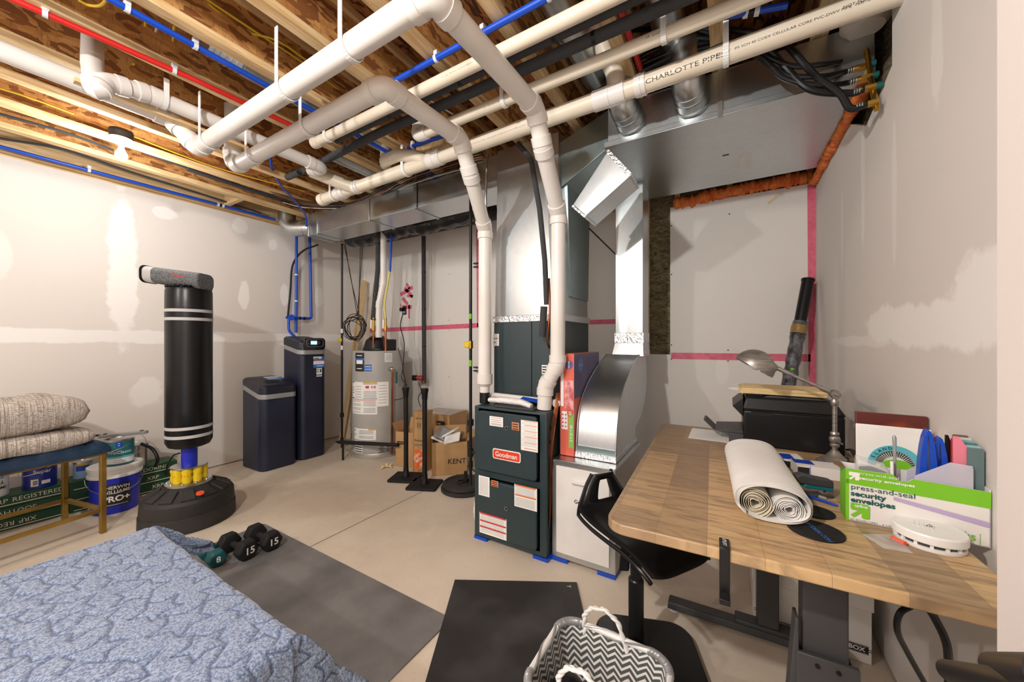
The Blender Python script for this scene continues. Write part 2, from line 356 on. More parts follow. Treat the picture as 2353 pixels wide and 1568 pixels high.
def text(s, parent, mat, o, u, v, size, name='lettering', depth=.0006, bold=0, align='CENTER', sx=1.0, wrap=None, mirror=False):
    """flat raised lettering: o centre, u reading direction, v up; wrap maps (a, b) to a point"""
    cu = bpy.data.curves.new('t', 'FONT'); cu.body = s; cu.size = 1; cu.align_x = align; cu.align_y = 'CENTER'; cu.offset = bold; cu.resolution_u = 3
    to = bpy.data.objects.new('t', cu); C.objects.link(to)
    bpy.context.view_layer.update()
    me = bpy.data.meshes.new_from_object(to); bpy.data.objects.remove(to); bpy.data.curves.remove(cu)
    o, u, v = Vector(o), Vector(u).normalized(), Vector(v).normalized(); w_ = u.cross(v).normalized()
    if parent: inv = WM[parent.name].inverted()
    else: inv = Matrix.Identity(4)
    for q in me.vertices:
        a, b = q.co.x*size*sx*(-1 if mirror else 1), q.co.y*size
        p = wrap(a, b) if wrap else o+u*a+v*b+w_*depth
        q.co = inv @ Vector(p)
    me.materials.clear(); me.materials.append(M[mat]); me.name = name
    ob = bpy.data.objects.new(name, me); C.objects.link(ob); WM[ob.name] = Matrix.Identity(4)
    if parent: ob.parent = parent
    return ob
def label_lines(mb, o, u, v, w, h, rows, mi, n, x0=.08, x1=.92, th=.25):
    """thin printed bars inside a label"""
    o, u, v = Vector(o), Vector(u).normalized(), Vector(v).normalized(); k = u.cross(v).normalized()*.0008
    mb.mi = mi
    for i in rows:
        y = h*(1-(i+.5)/n); t = h/n*th
        a = o+u*w*x0+v*(y-t)+k; b = o+u*w*x1+v*(y-t)+k
        mb.quad(a, b, b+v*2*t, a+v*2*t)
def label_part(name, parent, o, u, v, w, h, mats, lines=(), n=10, label=None):
    """sticker with its lower left corner at o"""
    o, u, v = Vector(o), Vector(u).normalized(), Vector(v).normalized(); k = u.cross(v).normalized()*.0006
    mb = MB(); mb.quad(o+k, o+u*w+k, o+u*w+v*h+k, o+v*h+k)
    for (rows, mi, x0, x1, th) in lines: label_lines(mb, o+k*.3, u, v, w, h, rows, mi, n, x0, x1, th)
    ob = mb.build(name, mats, parent, keep=True)
    if label: ob['label'] = label
    return ob
def at_pipe(p, ax, r, pxo=None): pass
# ================================================================== ROOM SHELL
X0, Y0 = XA, -2.6
XE = 1.9
fb = MB(); fb.bb(XA-.1, XE, Y0, YB+.1, -.12, 0); M['concrete'] = concrete(); struct(fb.build('floor', 'concrete'))
PA = lambda px, py: at_x(px, py, XA)
pa = [(.98, 2.0, .10, .72, .8), (1.91, 1.83, .055, .17, .9), (2.33, 1.85, .055, .14, .9), (1.87, 2.55, .09, .09, .7), (1.25, 2.5, .09, .06, .6), (1.13, .85, .11, .13, .6), (2.75, 1.85, .06, .14, .7),
      (.5, 1.34, 9, .055, .75), (.2, 2.58, .16, .05, .5), (.35, 1.9, .06, .18, .35), (2.2, 2.42, .06, .08, .6), (-.5, 1.9, .12, .9, .7)]
M['dwA'] = drywall('drywall_left', 1, srgb(220, 214, 208), srgb(240, 238, 235), pa)
mb = MB(); mb.bb(XA-.013, XA, Y0, YB+.02, .012, 2.655); wl = struct(mb.build('wall_left', 'dwA'))
mb = MB(); mb.bb(XA-.12, XA-.02, Y0, YB+.2, 0, ZT+.05); struct(mb.build('wall_left_studs', 'lumber')).name = 'wall_left_framing'
mb = MB(); mb.bb(XA-.02, XA+.055, Y0, YB, 2.672, 2.71); struct(mb.build('trim_1', 'lumber'))
yb = YB
pL, pR = at_y(1480, 600, yb).x, at_y(1540, 600, yb).x
zt, zl = at_y(1700, 450, yb).z, at_y(1540, 815, yb).z
sq = [(at_y(x, y, yb).x, at_y(x, y, yb).z) for x, y in ((1543, 519), (1543, 631), (1676, 492), (1543, 793), (1673, 805), (1543, 826), (1673, 830), (1033, 630), (1032, 736), (1033, 759), (1031, 867), (990, 526))]
M['dwB'] = drywall('drywall_back', 0, srgb(228, 224, 219), srgb(238, 236, 233), [(-.05, 1.05, .05, .12, .4), (at_y(1770, 460, yb).x, 2.35, .02, .03, 0)], sq)
mb = MB()
mb.bb(XA, pL, yb, yb+.013, .012, 2.66); mb.bb(pL, XC+.1, yb, yb+.013, .012, zl); mb.bb(pR, XC+.1, yb, yb+.013, zl, zt)
wb = struct(mb.build('wall_back', 'dwB'))
mb = MB(); mb.bb(XA-.1, XE, yb+.18, yb+.3, 0, ZT+.05); struct(mb.build('wall_back_foundation', 'concrete'))
for x in (pL-.06, pL+.02, pR+.055, at_y(1677, 440, yb).x, XC-.03):
    mb = MB(); mb.bb(x-.02, x+.02, yb+.014, yb+.11, 0, 2.66); o = mb.build('stud', 'lumber', wb)
# insulation as rough batts
def rough_sheet(name, x0, x1, z0, z1, y, amp, parent, n=60, m=60, mat='insul', axis='y', seed=3):
    rs = np.random.RandomState(seed); bm = bmesh.new(); g = []
    from mathutils import noise as NZ
    for i in range(n+1):
        r = []
        for j in range(m+1):
            a = x0+(x1-x0)*i/n; z = z0+(z1-z0)*j/m
            d = NZ.fractal(Vector((a*9, z*7, seed)), 1.0, 2.0, 4)*amp
            r.append(bm.verts.new((a, y+d, z) if axis == 'y' else (y+d, a, z)))
        g.append(r)
    for i in range(n):
        for j in range(m): bm.faces.new((g[i][j], g[i+1][j], g[i+1][j+1], g[i][j+1]))
    k = MB(); k.bm.free(); k.bm = bm; return k.build(name, mat, parent, sharp=180)
ins = rough_sheet('insulation', pL-.1, pR+.02, zl-.02, 2.66, yb+.045, .02, wb, 24, 90)
ins2 = rough_sheet('insulation', pL-.1, XC+.05, zt-.03, ZT, yb+.06, .03, wb, 90, 40, seed=5)
# pink sheathing tape on the back wall
def strip(px0, py0, px1, py1, wdt, y=yb, name='tape_strip', mat='pink'):
    a = at_y(px0, py0, y-.0012); b = at_y(px1, py1, y-.0012); d = (b-a).normalized(); n = Vector((-d.z, 0, d.x))*wdt/2
    mb = MB(); mb.quad(a-n, b-n, b+n, a+n); return mb.build(name, mat, wb)
strip(1542, 818, 1862, 823, .055); strip(1865, 423, 1868, 900, .05); strip(850, 760, 1101, 748, .055); strip(1098, 512, 1100, 752, .05); strip(1340, 741, 1420, 739, .045)
strip(829, 565, 828, 800, .045); strip(920, 678, 948, 660, .05); strip(929, 662, 948, 682, .045); strip(925, 685, 937, 700, .045); strip(934, 652, 941, 664, .04); strip(924, 706, 946, 706, .05); strip(940, 700, 940, 732, .03); strip(921,699,921,716,.02)
strip(935, 680, 949, 682, .035)
o = strip(1765, 468, 1785, 452, .02, mat='manila', name='foam_smear')
# outlet on the back wall
p = at_y(930, 714, yb)
out = thing('wall_outlet', 'black electrical outlet with plugs on pink tape right of the water heater', 'outlet', p, 0)
mb = MB(); mb.bb(p.x-.035, p.x+.035, yb-.012, yb, p.z-.055, p.z+.055); mb.build('cover', 'black', out, .004)
mb = MB(); mb.bb(p.x-.05, p.x-.005, yb-.05, yb-.012, p.z-.01, p.z+.035); mb.build('plug', 'black', out, .006)
mb = MB(); mb.bb(p.x+.0, p.x+.03, yb-.035, yb-.012, p.z-.04, p.z-.01); mb.build('plug', 'greyink', out, .004)
# right wall
PC = lambda px, py: at_x(px, py, XC)
pc = [(1.75, 1.36, .62, .085, .8), (2.35, 1.30, .5, .03, .5), (2.33, 2.05, .03, .35, .45), (1.95, 1.9, .025, .3, .35), (1.62, 2.2, .04, .2, .4), (1.3, 1.42, .3, .12, .8), (2.7, 1.9, .03, .3, .3)]
M['dwC'] = drywall('drywall_right', 1, srgb(220, 214, 209), srgb(240, 238, 235), pc)
ya = PC(2050, 80).y; za = PC(2050, 150).z; q1 = PC(1990, 290); q2 = PC(1948, 250)
poly = [(yb, .012), (yb, 2.46), (q2.y, 2.46), (q1.y, q1.z), (ya, za), (ya, 2.70), (.60, 2.70), (.60, .012)]
mb = MB(); mb.prism(poly, (XC, 0, 0), (0, 1, 0), (0, 0, 1), (.013, 0, 0)); wr = struct(mb.build('wall_right', 'dwC'))
mb = MB(); mb.bb(XC+.16, XC+.28, Y0+1.5, yb+.3, 0, ZT+.05); struct(mb.build('wall_right_foundation', 'concrete'))
rough_sheet('insulation', .5, yb+.05, 1.9, ZT, XC+.05, .03, wr, 90, 50, axis='x', seed=8)
# partition beside the camera
mb = MB(); mb.bb(.285, XE, .555, .70, 0, ZT); M['dwD'] = drywall('drywall_partition', 1, srgb(216, 208, 204), srgb(222, 216, 212), [])
struct(mb.build('wall_near', 'dwD', bevel=.006))
mb = MB(); mb.bb(XA-.1, .15, Y0-.1, Y0, 0, ZT); struct(mb.build('wall_rear', 'dwD'))
# ceiling: OSB subfloor and I-joists
mb = MB(); mb.bb(XA-.1, XE, Y0, yb+.3, ZT, ZT+.02); ceil = struct(mb.build('ceiling', 'osb'))
for k in range(-8, 7):
    x = -.882+.4064*k+.022
    fl_ = MB(); fl_.bb(x-.03, x+.03, Y0, yb+.05, ZJ, ZJ+.038); j = fl_.build('joist', 'lumber', ceil)
    wbm = MB(); wbm.bb(x-.005, x+.005, Y0, yb+.05, ZJ+.038, ZT-.038); wbm.build('joist_web', 'osbw', j)
    tf = MB(); tf.bb(x-.03, x+.03, Y0, yb+.05, ZT-.038, ZT-.001); tf.build('top_flange', 'lumber', j)
for (px, py, zz) in ((540, 462, 2.72), (1040, 330, 2.72)):
    p = at_z(px, py, zz); mb = MB(); k = math.floor((p.x+.86)/.4064); xm = -.86+.4064*(k+.5)
    mb.bb(xm-.17, xm+.17, p.y-.02, p.y+.02, 2.705, 2.99); mb.build('blocking', 'lumber', ceil)
# orange foam sealing
def foam(name, label, pts, r, n=110, seed=1):
    from mathutils import noise as NZ
    P = []; 
    for a, b in zip(pts, pts[1:]):
        for i in range(n//(len(pts)-1)): P.append(Vector(a).lerp(Vector(b), i/(n//(len(pts)-1))))
    rad = [r*(.75+.8*abs(NZ.noise(q*22+Vector((seed, 0, 0))))+.5*abs(NZ.noise(q*60))) for q in P]
    P = [q+Vector((0, 0, .012*NZ.noise(q*15))) for q in P]
    mb = MB(); mb.tube(P, rad, 12); o = mb.build(name, 'orange', None, sharp=60); tag(o, label, 'foam'); return o
foam('spray_foam', 'bead of orange spray foam above the white drywall panel', [at_y(1548, 470, yb-.0), at_y(1680, 440, yb-.0), at_y(1866, 405, yb-.0)], .044, 150, 1)
foam('spray_foam', 'bead of orange spray foam between metal duct and right wall', [V((XC-.018, 3.38, 2.45)), V((XC-.018, 2.8, 2.45)), V((XC-.016, 2.22, 2.45))], .024, 150, 4)
foam('spray_foam', 'short bead of orange foam behind the vertical return duct', [at_y(1360, 492, yb-.01), at_y(1412, 478, yb-.01)], .024, 30, 6)
# ================================================================== PVC PIPES
def sweep_pipe(name, label, cat, pts, r, mat, fil=.06, seg=20, group=None, fit=None, fitmat=None, collars=True, skip=()):
    """fittings (elbows with collars) become parts of the pipe"""
    pts = [Vector(p) for p in pts]
    t = thing(name, label, cat, pts[0], 0, group)
    mb = MB(); mb.tube(fillet(pts, fil), r, seg); mb.build('pipe', mat, t)
    if fit:
        for i in range(1, len(pts)-1):
            if i in skip: continue
            a, b, c = pts[i-1], pts[i], pts[i+1]; d1 = (a-b).normalized(); d2 = (c-b).normalized(); ang = d1.angle(d2)
            if ang > 3.0: continue
            k = min(fil/math.tan(ang/2), (a-b).length*.49, (c-b).length*.49); e = r*.75
            P = fillet([b+d1*(k+e), b, b+d2*(k+e)], fil); m = MB(); m.tube(P, r*1.09, seg)
            for q, d in ((b+d1*(k+e), d1), (b+d2*(k+e), d2)): m.cyl(q-d*r*.85, q+d*.006, r*1.17, seg=seg)
            m.build('elbow', fitmat or mat, t)
    return t
def coupling(t, p, d, r, ln, mat='pvc', name='coupling'):
    d = Vector(d).normalized(); p = Vector(p); m = MB(); m.cyl(p-d*ln/2, p+d*ln/2, r*1.14, seg=24); m.cyl(p-d*.003, p+d*.003, r*1.2, seg=24); return m.build(name, mat, t)
def hanger(t, p, d, r, top=ZJ, dx=(0, 0), name='hanger'):
    """plastic J hook under the pipe with a strap up to the joist"""
    p = Vector(p); d = Vector(d).normalized(); s = Vector((0, 0, 1)).cross(d).normalized()
    m = MB(); R_ = r*1.06; P = []
    for i in range(15):
        a = R(180+180*i/14-10*0); P.append(p+s*math.cos(a)*R_+Vector((0, 0, math.sin(a)*R_)))
    P.append(P[-1]+Vector((0, 0, r*.6)))
    for i in range(len(P)-1):
        q0, q1 = P[i], P[i+1]; o = ((q0+q1)/2-p); o.z = min(o.z, 0); o = o.normalized()*.004 if o.length > 1e-6 else s*.004
        m.hexa([q0-d*.011-o*0, q0+d*.011, q1+d*.011, q1-d*.011, q0-d*.011+o, q0+d*.011+o, q1+d*.011+o, q1-d*.011+o])
    a0 = p+s*(-R_-.002); m.bb(a0.x-(.011 if abs(d.x) > .5 else .002), a0.x+(.011 if abs(d.x) > .5 else .002), a0.y-(.002 if abs(d.x) > .5 else .011), a0.y+(.002 if abs(d.x) > .5 else .011), p.z, top+.10)
    return m.build(name, 'white2', t)
r3, r2 = .0445, .0302
# furnace exhaust pipe (right, larger in view)
zp = 2.45
e1 = at_z(985, -12, zp); e1.x = -.845; e1.y = .90
ZV = 2.03
P1 = [(-2.80, -.9, 2.60), (-2.80, .80, 2.60), (-2.72, .90, 2.45), (-.845, .90, zp), (-.822, 1.60, zp), (-.83, 1.70, 2.31), (-.885, ZV, 2.07), (-.89, ZV, 1.16), (-.972, ZV, 1.02), (-.98, ZV, .88)]
t = sweep_pipe('pvc_vent_pipe', 'large white PVC vent pipe bending down to the right port of the furnace', 'pipe', P1, r3, 'pvc', .055, 24, 'furnace vent pipes', fit=True)
for x in (-1.27, -1.73, -2.55): hanger(t, (x, .90, zp), (1, 0, 0), r3, 2.6)
P2 = [(-2.83, 1.12, 2.86), (-2.83, 1.12, 2.50), (-2.76, 1.12, 2.45), (-1.335, 1.11, zp), (-1.31, 1.62, zp), (-1.33, 1.74, 2.30), (-1.425, 2.03, 2.06), (-1.432, 2.035, 1.06)]
t = sweep_pipe('pvc_vent_pipe', 'white PVC vent pipe bending down to the left port of the furnace', 'pipe', P2, r3, 'pvc', .055, 24, 'furnace vent pipes', fit=True)
m = MB(); m.lathe([(.053, 0), (.053, .075), (.035, .055)][::-1] if False else [(.033, 0), (.033, .055), (.053, .075), (.053, .14)], (-1.432, 2.035, .935)); m.build('reducer', 'pvc', t)
m = MB(); m.cyl((-1.432, 2.035, .877), (-1.432, 2.035, .95), .035); m.build('rubber_coupling', 'black', t)
for x in (-1.93, -2.52): hanger(t, (x, 1.115, zp), (1, 0, 0), r3, 2.6)
# long drain pipe
zd_ = 2.55; yd = 1.87
pe = at_y(740, 455, yd); pr = at_y(2052, 2, yd)
A = Vector((pe.x, yd, zd_-.02)); B = Vector((.62, yd, zd_+.03))
dp = thing('drain_pipe', 'long white PVC drain pipe with printed lettering crossing under the ceiling', 'pipe', A)
m = MB(); m.tube([A, B], r3, 24); m.build('pipe', 'cream', dp); dd = (B-A).normalized()
def onx(px): 
    a, b = ray(px); tt = yd/b; x = a*tt; return A+dd*((x-A.x)/dd.x)
m = MB(); m.cyl(A-dd*.012, A+dd*.05, r3*1.12); m.build('end_cap', 'cream', dp)
for px, ln in ((785, .11), (822, .06), (1000, .12), (1400, .16), (1472, .05)): coupling(dp, onx(px), dd, r3, ln)
for px in (770, 935, 1240, 1668): hanger(dp, onx(px), dd, r3, 2.6)
def branch(t, p0, pts, r, name='branch'):
    m = MB(); m.tube(fillet([p0]+pts, .07), r, 20); return m.build(name, 'cream', t)
p = onx(815); branch(dp, p, [p+V((-.10, -.10, .04)), p+V((-.20, -.24, .09))], r3*1.05)
p = onx(985); branch(dp, p, [p+V((-.10, -.03, .05)), p+V((-.24, -.06, .08)), p+V((-.40, -.04, .09)), p+V((-.46, .02, .09)), p+V((-.47, .03, .4))], r3*.95)
p = onx(1420); q = at_y(1400, 150, yd-.05); branch(dp, p, [p+V((-.02, .02, .12)), p+V((-.06, -.02, .22)), p+V((-.10, -.10, .36))], r3)
def on_cyl(A, d, r, ang, u, sgn=1):
    """wrap flat lettering round a horizontal pipe, starting at angle ang from the axis plane"""
    s = Vector((0, 0, 1)).cross(d).normalized()
    def f(a, b):
        th = ang+b/r; return A+d*(u+a)*1+(s*(-1)*math.cos(th)+Vector((0, 0, 1))*math.sin(th))*(r+.0006)
    return f
def pipetext(t, s, p, d, r, ang, size, mat='blackink', sx=1.3, flip=False):
    g = on_cyl(Vector(p), Vector(d).normalized(), r, ang, 0)
    return text(s, t, mat, (0,0,0), (1,0,0), (0,0,1), size, wrap=g, align='LEFT', sx=sx)
pipetext(dp, 'CHARLOTTE PIPE.', onx(1486), dd, r3, R(-28), .027, sx=1.5)
pipetext(dp, '430    3"  IPS SCH 40 COEX CELLULAR CORE PVC-DWV PIPE  NSF-dwv  UP Code ASTM F 891-16', onx(1640)+dd*.01, dd, r3, R(-22), .0125, sx=1.35)
pipetext(dp, 'NOT FOR PRESSURE', onx(1930), dd, r3, R(-15), .0125, sx=1.3)
pipetext(dp, '430  3" IPS SCH 40 COEX CELLULAR CORE PVC-DWV PIPE ASTM F 891 MADE IN U.S.A.', onx(1075), dd, r3, R(-22), .012, 'greyink', 1.3)
# two thinner drains higher up
zz2 = 2.615
A2 = at_y(965, 306, 1.655); B2 = at_y(1760, -6, 1.675); A2.z = 2.59; B2 = Vector((.9, 1.68, 2.63))
A2 = Vector((A2.x, 1.655, 2.585)); d2 = (B2-A2).normalized()
t = thing('drain_pipe', 'thin white PVC pipe running between the long drain pipe and the black insulated pipes', 'pipe', A2, 0, 'thin ceiling pipes')
m = MB(); m.tube([A2, B2], r2, 20); m.build('pipe', 'cream', t); m = MB(); m.tube(fillet([A2+d2*.06, A2-d2*.03, A2+V((-.03, .02, .10)), A2+V((-.03, .03, .3))], .05), r2*1.2, 18); m.build('elbow', 'pvc', t)
pipetext(t, 'LR     04-16-21 15:50 EXTERIOR  MADE IN U.S.A.', A2+d2*.5, d2, r2, R(-25), .010, 'greyink'); pipetext(t, 'LR  ||||||||||', A2+d2*1.35, d2, r2, R(-5), .012)
for x in (.62, 1.42): hanger(t, A2+d2*x, d2, r2, 2.6)
A3 = Vector((at_y(728, 327, 1.385).x, 1.385, 2.60)); B3 = Vector((.9, 1.38, 2.615)); d3 = (B3-A3).normalized()
t = thing('drain_pipe', 'thin white PVC pipe running along the near side of the black insulated pipes', 'pipe', A3, 0, 'thin ceiling pipes')
m = MB(); m.tube([A3, B3], r2, 20); m.build('pipe', 'cream', t); coupling(t, A3, d3, r2, .06, 'cream')
for x in (.13, 1.35): hanger(t, A3+d3*x, d3, r2, 2.6)
pipetext(t, 'LR  ||||||  04-16-21 15:50 EXTERIOR', A3+d3*1.1, d3, r2, R(-20), .010, 'greyink')
# drains running with the joists at the left
t = sweep_pipe('drain_pipe', 'white PVC drain with a trap bend running along the joists at upper left', 'pipe', [at_d(213, 60, 1.9), at_d(212, 150, 1.78), at_d(222, 212, 1.72), V((-2.60, .50, 2.56)), V((-2.62, .66, 2.60)), V((-2.62, 1.62, 2.60)), onx(815)+V((-.20, -.24, .09))], r3*.9, 'pvc', .09, 20, fit=True)
hanger(t, (-2.62, .72, 2.6), (0, 1, 0), r3*.9, 2.6); 
m = MB(); m.bb(-2.72, -2.68, .42, 1.15, 2.545, 2.565); o = m.build('wood_slat', 'lumber'); tag(o, 'pale wooden slat hung below the white drain at upper left', 'slat')
# black insulated pipes
def foam_pipe(label, pts, r, fil=.05):
    pts = [Vector(p) for p in pts]; P = fillet(pts, fil)
    t = thing('insulated_pipe', label, 'pipe', pts[0], 0, 'black insulated pipes'); m = MB(); m.tube(P, r, 18); m.build('foam_sleeve', 'foam', t)
    for a, b in zip(pts, pts[1:]):
        L = (b-a).length; n = int(L/.55)
        for i in range(1, n+1):
            q = a+(b-a)*(i/(n+1)); d = (b-a).normalized(); m = MB(); m.cyl(q-d*.008, q+d*.008, r*1.05); m.build('joint_tape', 'black', t)
    return t
foam_pipe('black foam insulated pipe directly beside the thin white pipe', [(-2.2, 1.445, 2.615), (.9, 1.445, 2.63)], .026)
foam_pipe('black foam insulated pipe bending off toward the water heater side', [at_y(668, 400, 1.78), at_y(700, 392, 1.72), (-1.9, 1.53, 2.605), (.9, 1.53, 2.615)], .026, .1)
foam_pipe('short black insulated pipe end lying under the joists', [at_z(660, 408, 2.66), at_z(688, 396, 2.66)], .024)
# PEX
def hose(name, label, cat, pts, r, mat, group=None, n=8, seg=10):
    m = MB(); m.tube(spline(pts, n), r, seg); o = m.build(name, mat); tag(o, label, cat, group); return o
def pex(label, pts, mat, r=.0135, clips=(), fil=.08, fit=()):
    pts = [Vector(p) for p in pts]; t = thing('water_pipe', label, 'pipe', pts[0]); m = MB(); m.tube(fillet(pts, fil), r, 14); m.build('tube', mat, t)
    for i, k in clips:
        q = pts[i].lerp(pts[i+1], k); d = (pts[i+1]-pts[i]).normalized(); m = MB(); m.cyl(q-d*.008, q+d*.008, r*1.25); m.box(q+V((0, 0, .02)), (.02, .02, .03)); m.build('clip', 'clearp', t)
    for i, k in fit:
        q = pts[i].lerp(pts[i+1], k); d = (pts[i+1]-pts[i]).normalized()
        for s_ in (-1, 1): m = MB(); m.cyl(q+d*s_*.02-d*.009, q+d*s_*.02+d*.009, r*1.4); m.build('ring', 'clearp', t)
        m = MB(); m.cyl(q-d*.02, q+d*.02, r*1.15); m.build('fitting', 'black', t)
    return t
pex('blue water pipe crossing behind the big white elbows', [(-2.28, 1.34, 2.675), (-1.525, 1.333, 2.675), (1.0, 1.30, 2.675)], 'blue', .0145, [(1, .12), (1, .36), (1, .23)])
pex('blue water pipe running along a joist above the large vent pipe', [(-2.145, -.9, 2.68), (-2.14, 2.3, 2.68)], 'blue', .0135, [(0, .43), (0, .50), (0, .2)])
pex('red water pipe under the joists at upper left', [(-2.56, -.5, 2.68), (-2.42, .80, 2.68), (-2.40, 1.45, 2.68)], 'red', .0135, [(0, .93), (0, .62)])
pex('blue water pipe along the top of the left wall', [(-4.41, -1.5, 2.665), (-4.40, 2.15, 2.672)], 'blue', .013, [(0, .62)], fit=[(0, .86)])
a_ = at_z(1590, 58, 2.66); pex('blue water pipe with fitting above the lettered drain at right', [at_z(1640, 42, 2.66), at_z(1725, 28, 2.66), at_z(1810, 12, 2.64)], 'blue', .0135, fit=[(1, .02)])
pex('blue pipe stub with elbow near the centre of the ceiling', [at_z(938, 340, 2.66), at_z(990, 322, 2.66), at_z(1060, 300, 2.66)], 'blue', .0135, [(0, .2)])
pex('short red water pipe between joists at upper right', [(-.40, 1.4, 2.72), (-.395, 2.2, 2.72)], 'red', .014)
hose('blue_hose', 'blue tube dropping from the joists to the round metal duct', 'hose', [at_d(622, 363, 2.9), at_d(625, 385, 3.0), at_d(645, 425, 3.3), at_d(680, 465, 3.6), at_d(703, 497, 3.85), at_d(704, 520, 3.95)], .010, 'blue')
# ceiling ducts in the joist bays
def round_duct(label, pts, r, mat='galv', fil=.12, seams=True, group='round metal ducts in the joist bays'):
    pts = [Vector(p) for p in pts]; t = thing('round_duct', label, 'duct', pts[0], 0, group); m = MB(); m.tube(fillet(pts, fil, 5), r, 28); m.build('duct', mat, t)
    if seams:
        for a, b in zip(pts, pts[1:]):
            L = (b-a).length; n = max(1, int(L/.5)); d = (b-a).normalized()
            for i in range(n): q = a+(b-a)*((i+.5)/n); m = MB(); m.tube([q-d*.004, q+d*.004], r*1.03, 28); m.build('seam', mat, t)
    return t
round_duct('shiny round duct in the joist bay above the black insulated pipes', [(-.66, .6, 2.83), (-.66, 2.05, 2.83)], .075)
round_duct('shiny round duct in the joist bay left of the lettered pipe', [(-.25, .6, 2.83), (-.25, 2.1, 2.83)], .075)
round_duct('round duct in the joist bay above the large vent pipes', [(-2.30, .95, 2.84), (-2.30, 3.0, 2.84)], .075)
m = MB(); P = [V((-2.32, .80+.013*i, 2.86-.0*i)) for i in range(14)]; m.tube(P, [.075+.006*(i % 2) for i in range(14)], 20); o = m.build('flex_duct', 'galv'); tag(o, 'crinkled foil flexible duct end in the joist bay at upper left', 'duct')
round_duct('round metal duct running between joists behind the vent pipes', [(-2.72, 1.75, 2.80), (-2.70, 3.1, 2.80)], .06)
# cables
CL = ['yellow cable drooping between joists right of the trap bend', 'yellow cable running diagonally above the large vent pipe', 'second yellow cable splitting off beside the diagonal one', 'yellow cable looping at the top edge left of the blue pipe',
 'short yellow cable end hanging above the red pipe', 'short pale cable end hanging beside the yellow one', 'short yellow tail hanging beside the white trap bend', 'long pale cable crossing behind the vertical drain at upper left', 'yellow cable along a joist near the lit bulb, left of it',
 'yellow cable along a joist to the right of the lit bulb', 'pale cable crossing the joist bay above the large vent pipe', 'pale cable between joists behind the white elbows', 'short yellow cable between joists near the centre']
for k, (c, pts) in enumerate([
    ('yellow', [(400, 60), (398, 100), (400, 140), (440, 175), (520, 210), (600, 228)]), ('yellow', [(470, -5), (590, 75), (690, 140), (790, 215)]), ('yellow', [(480, 10), (560, 70), (640, 95), (720, 150)]),
    ('yellow', [(180, 0), (205, 12), (232, 12), (250, -10)]), ('yellow', [(334, 50), (336, 90), (340, 122), (345, 118)]), ('whitew', [(362, 60), (350, 100), (340, 122)]),
    ('yellow', [(310, 145), (295, 165), (288, 175)]), ('whitew', [(0, 28), (90, 60), (190, 100), (290, 165)]), ('yellow', [(0, 203), (70, 225), (170, 262)]), ('yellow', [(300, 310), (400, 350), (520, 392), (700, 440)]),
    ('whitew', [(690, -5), (740, 40), (775, 80)]), ('whitew', [(835, 135), (880, 170), (960, 215), (1040, 262)]), ('yellow', [(940, 300), (985, 330), (1030, 350)])]):
    zc = 2.86 if k not in (3, 8, 9) else 2.74
    hose('ceiling_cable', CL[k], 'cable', [at_z(x, y, zc) for x, y in pts], .0055, c, {'yellow': 'yellow cables between the joists', 'whitew': 'pale cables between the joists'}[c])
for k, pts in enumerate([[(0, 262), (150, 305), (260, 345)], [(0, 318), (150, 345), (300, 395), (460, 445), (600, 490)], [(330, 350), (470, 400), (560, 430), (660, 458)]]):
    hose('ceiling_cable', ['uppermost black cable running to the lit bulb', 'black cable lowest along the left wall top', 'black cable running away to the right of the lit bulb'][k], 'cable', [at_z(x, y, 2.73) for x, y in pts], .009, 'foam', 'black cables by the left wall')
foam_pipe('black sleeved pipe running along the joists toward the left corner', [at_z(430, 388, 2.72), at_z(560, 432, 2.72), at_z(665, 466, 2.72)], .018)
for k in range(7):
    c = ['black', 'black', 'copper', 'foam', 'black', 'whitew', 'black'][k]
    hose('wire', {'black': 'black wire of the loose bundle over the left duct', 'copper': 'copper coloured wire of the bundle over the left duct', 'foam': 'thick dull black wire of the bundle over the left duct', 'whitew': 'pale wire of the bundle over the left duct'}[c], 'wire', [at_z(620+k*6, 440+k*5, 2.70), at_z(700, 462+k*3, 2.69), at_z(790, 468+k*2, 2.66), at_z(850+k*4, 446+k*3, 2.66), at_z(930, 405+k*5, 2.66), at_z(1030, 372+k*5, 2.66), at_z(1110, 350+k*6, 2.68)], .0045, c, 'loose wires over the left duct')
# black tubes to the valve manifold
vy = [(1968, 131), (1972, 156), (1978, 182), (1986, 205), (1992, 240)]
MP = [at_x(x, y, XC-.06) for x, y in vy]
src = [[(1450, 70), (1560, 62), (1640, 80), (1740, 120)], [(1440, 150), (1520, 110), (1610, 88), (1720, 118)], [(1450, 160), (1550, 118), (1640, 98), (1740, 125)], [(1470, 165), (1560, 125), (1680, 100), (1760, 112)], [(1600, 66), (1690, 70), (1790, 92), (1850, 150)]]
mid = [[(1820, 152), (1890, 148)], [(1800, 170), (1880, 176)], [(1800, 178), (1880, 196)], [(1800, 150), (1860, 205)], [(1880, 180), (1930, 215)]]
for i in range(5):
    e = MP[i]; yy = 1.98
    P = [at_y(x, y, 1.98) for x, y in src[i]]+[at_y(x, y, 2.02) for x, y in mid[i]]+[e+V((-.05, 0, .0)), e]
    hose('water_tube', ['black tube ending at the topmost valve', 'black tube ending at the second valve from the top', 'black tube ending at the middle valve', 'looping black tube ending at the fourth valve', 'thick straight black tube crossing in front to the lowest valve'][i], 'tube', P, .011 if i < 3 else .014, 'black', 'black tubes from valves on the right wall')
mf = thing('valve_manifold', 'column of brass valves with steel collars in the notch of the right wall', 'manifold', MP[2]+V((.03, 0, 0)))
m = MB(); m.tube([MP[0]+V((.03, 0, .03)), MP[2]+V((.03, 0, 0)), MP[4]+V((.03, 0, -.03))], .010); m.build('manifold_pipe', 'brass', mf)
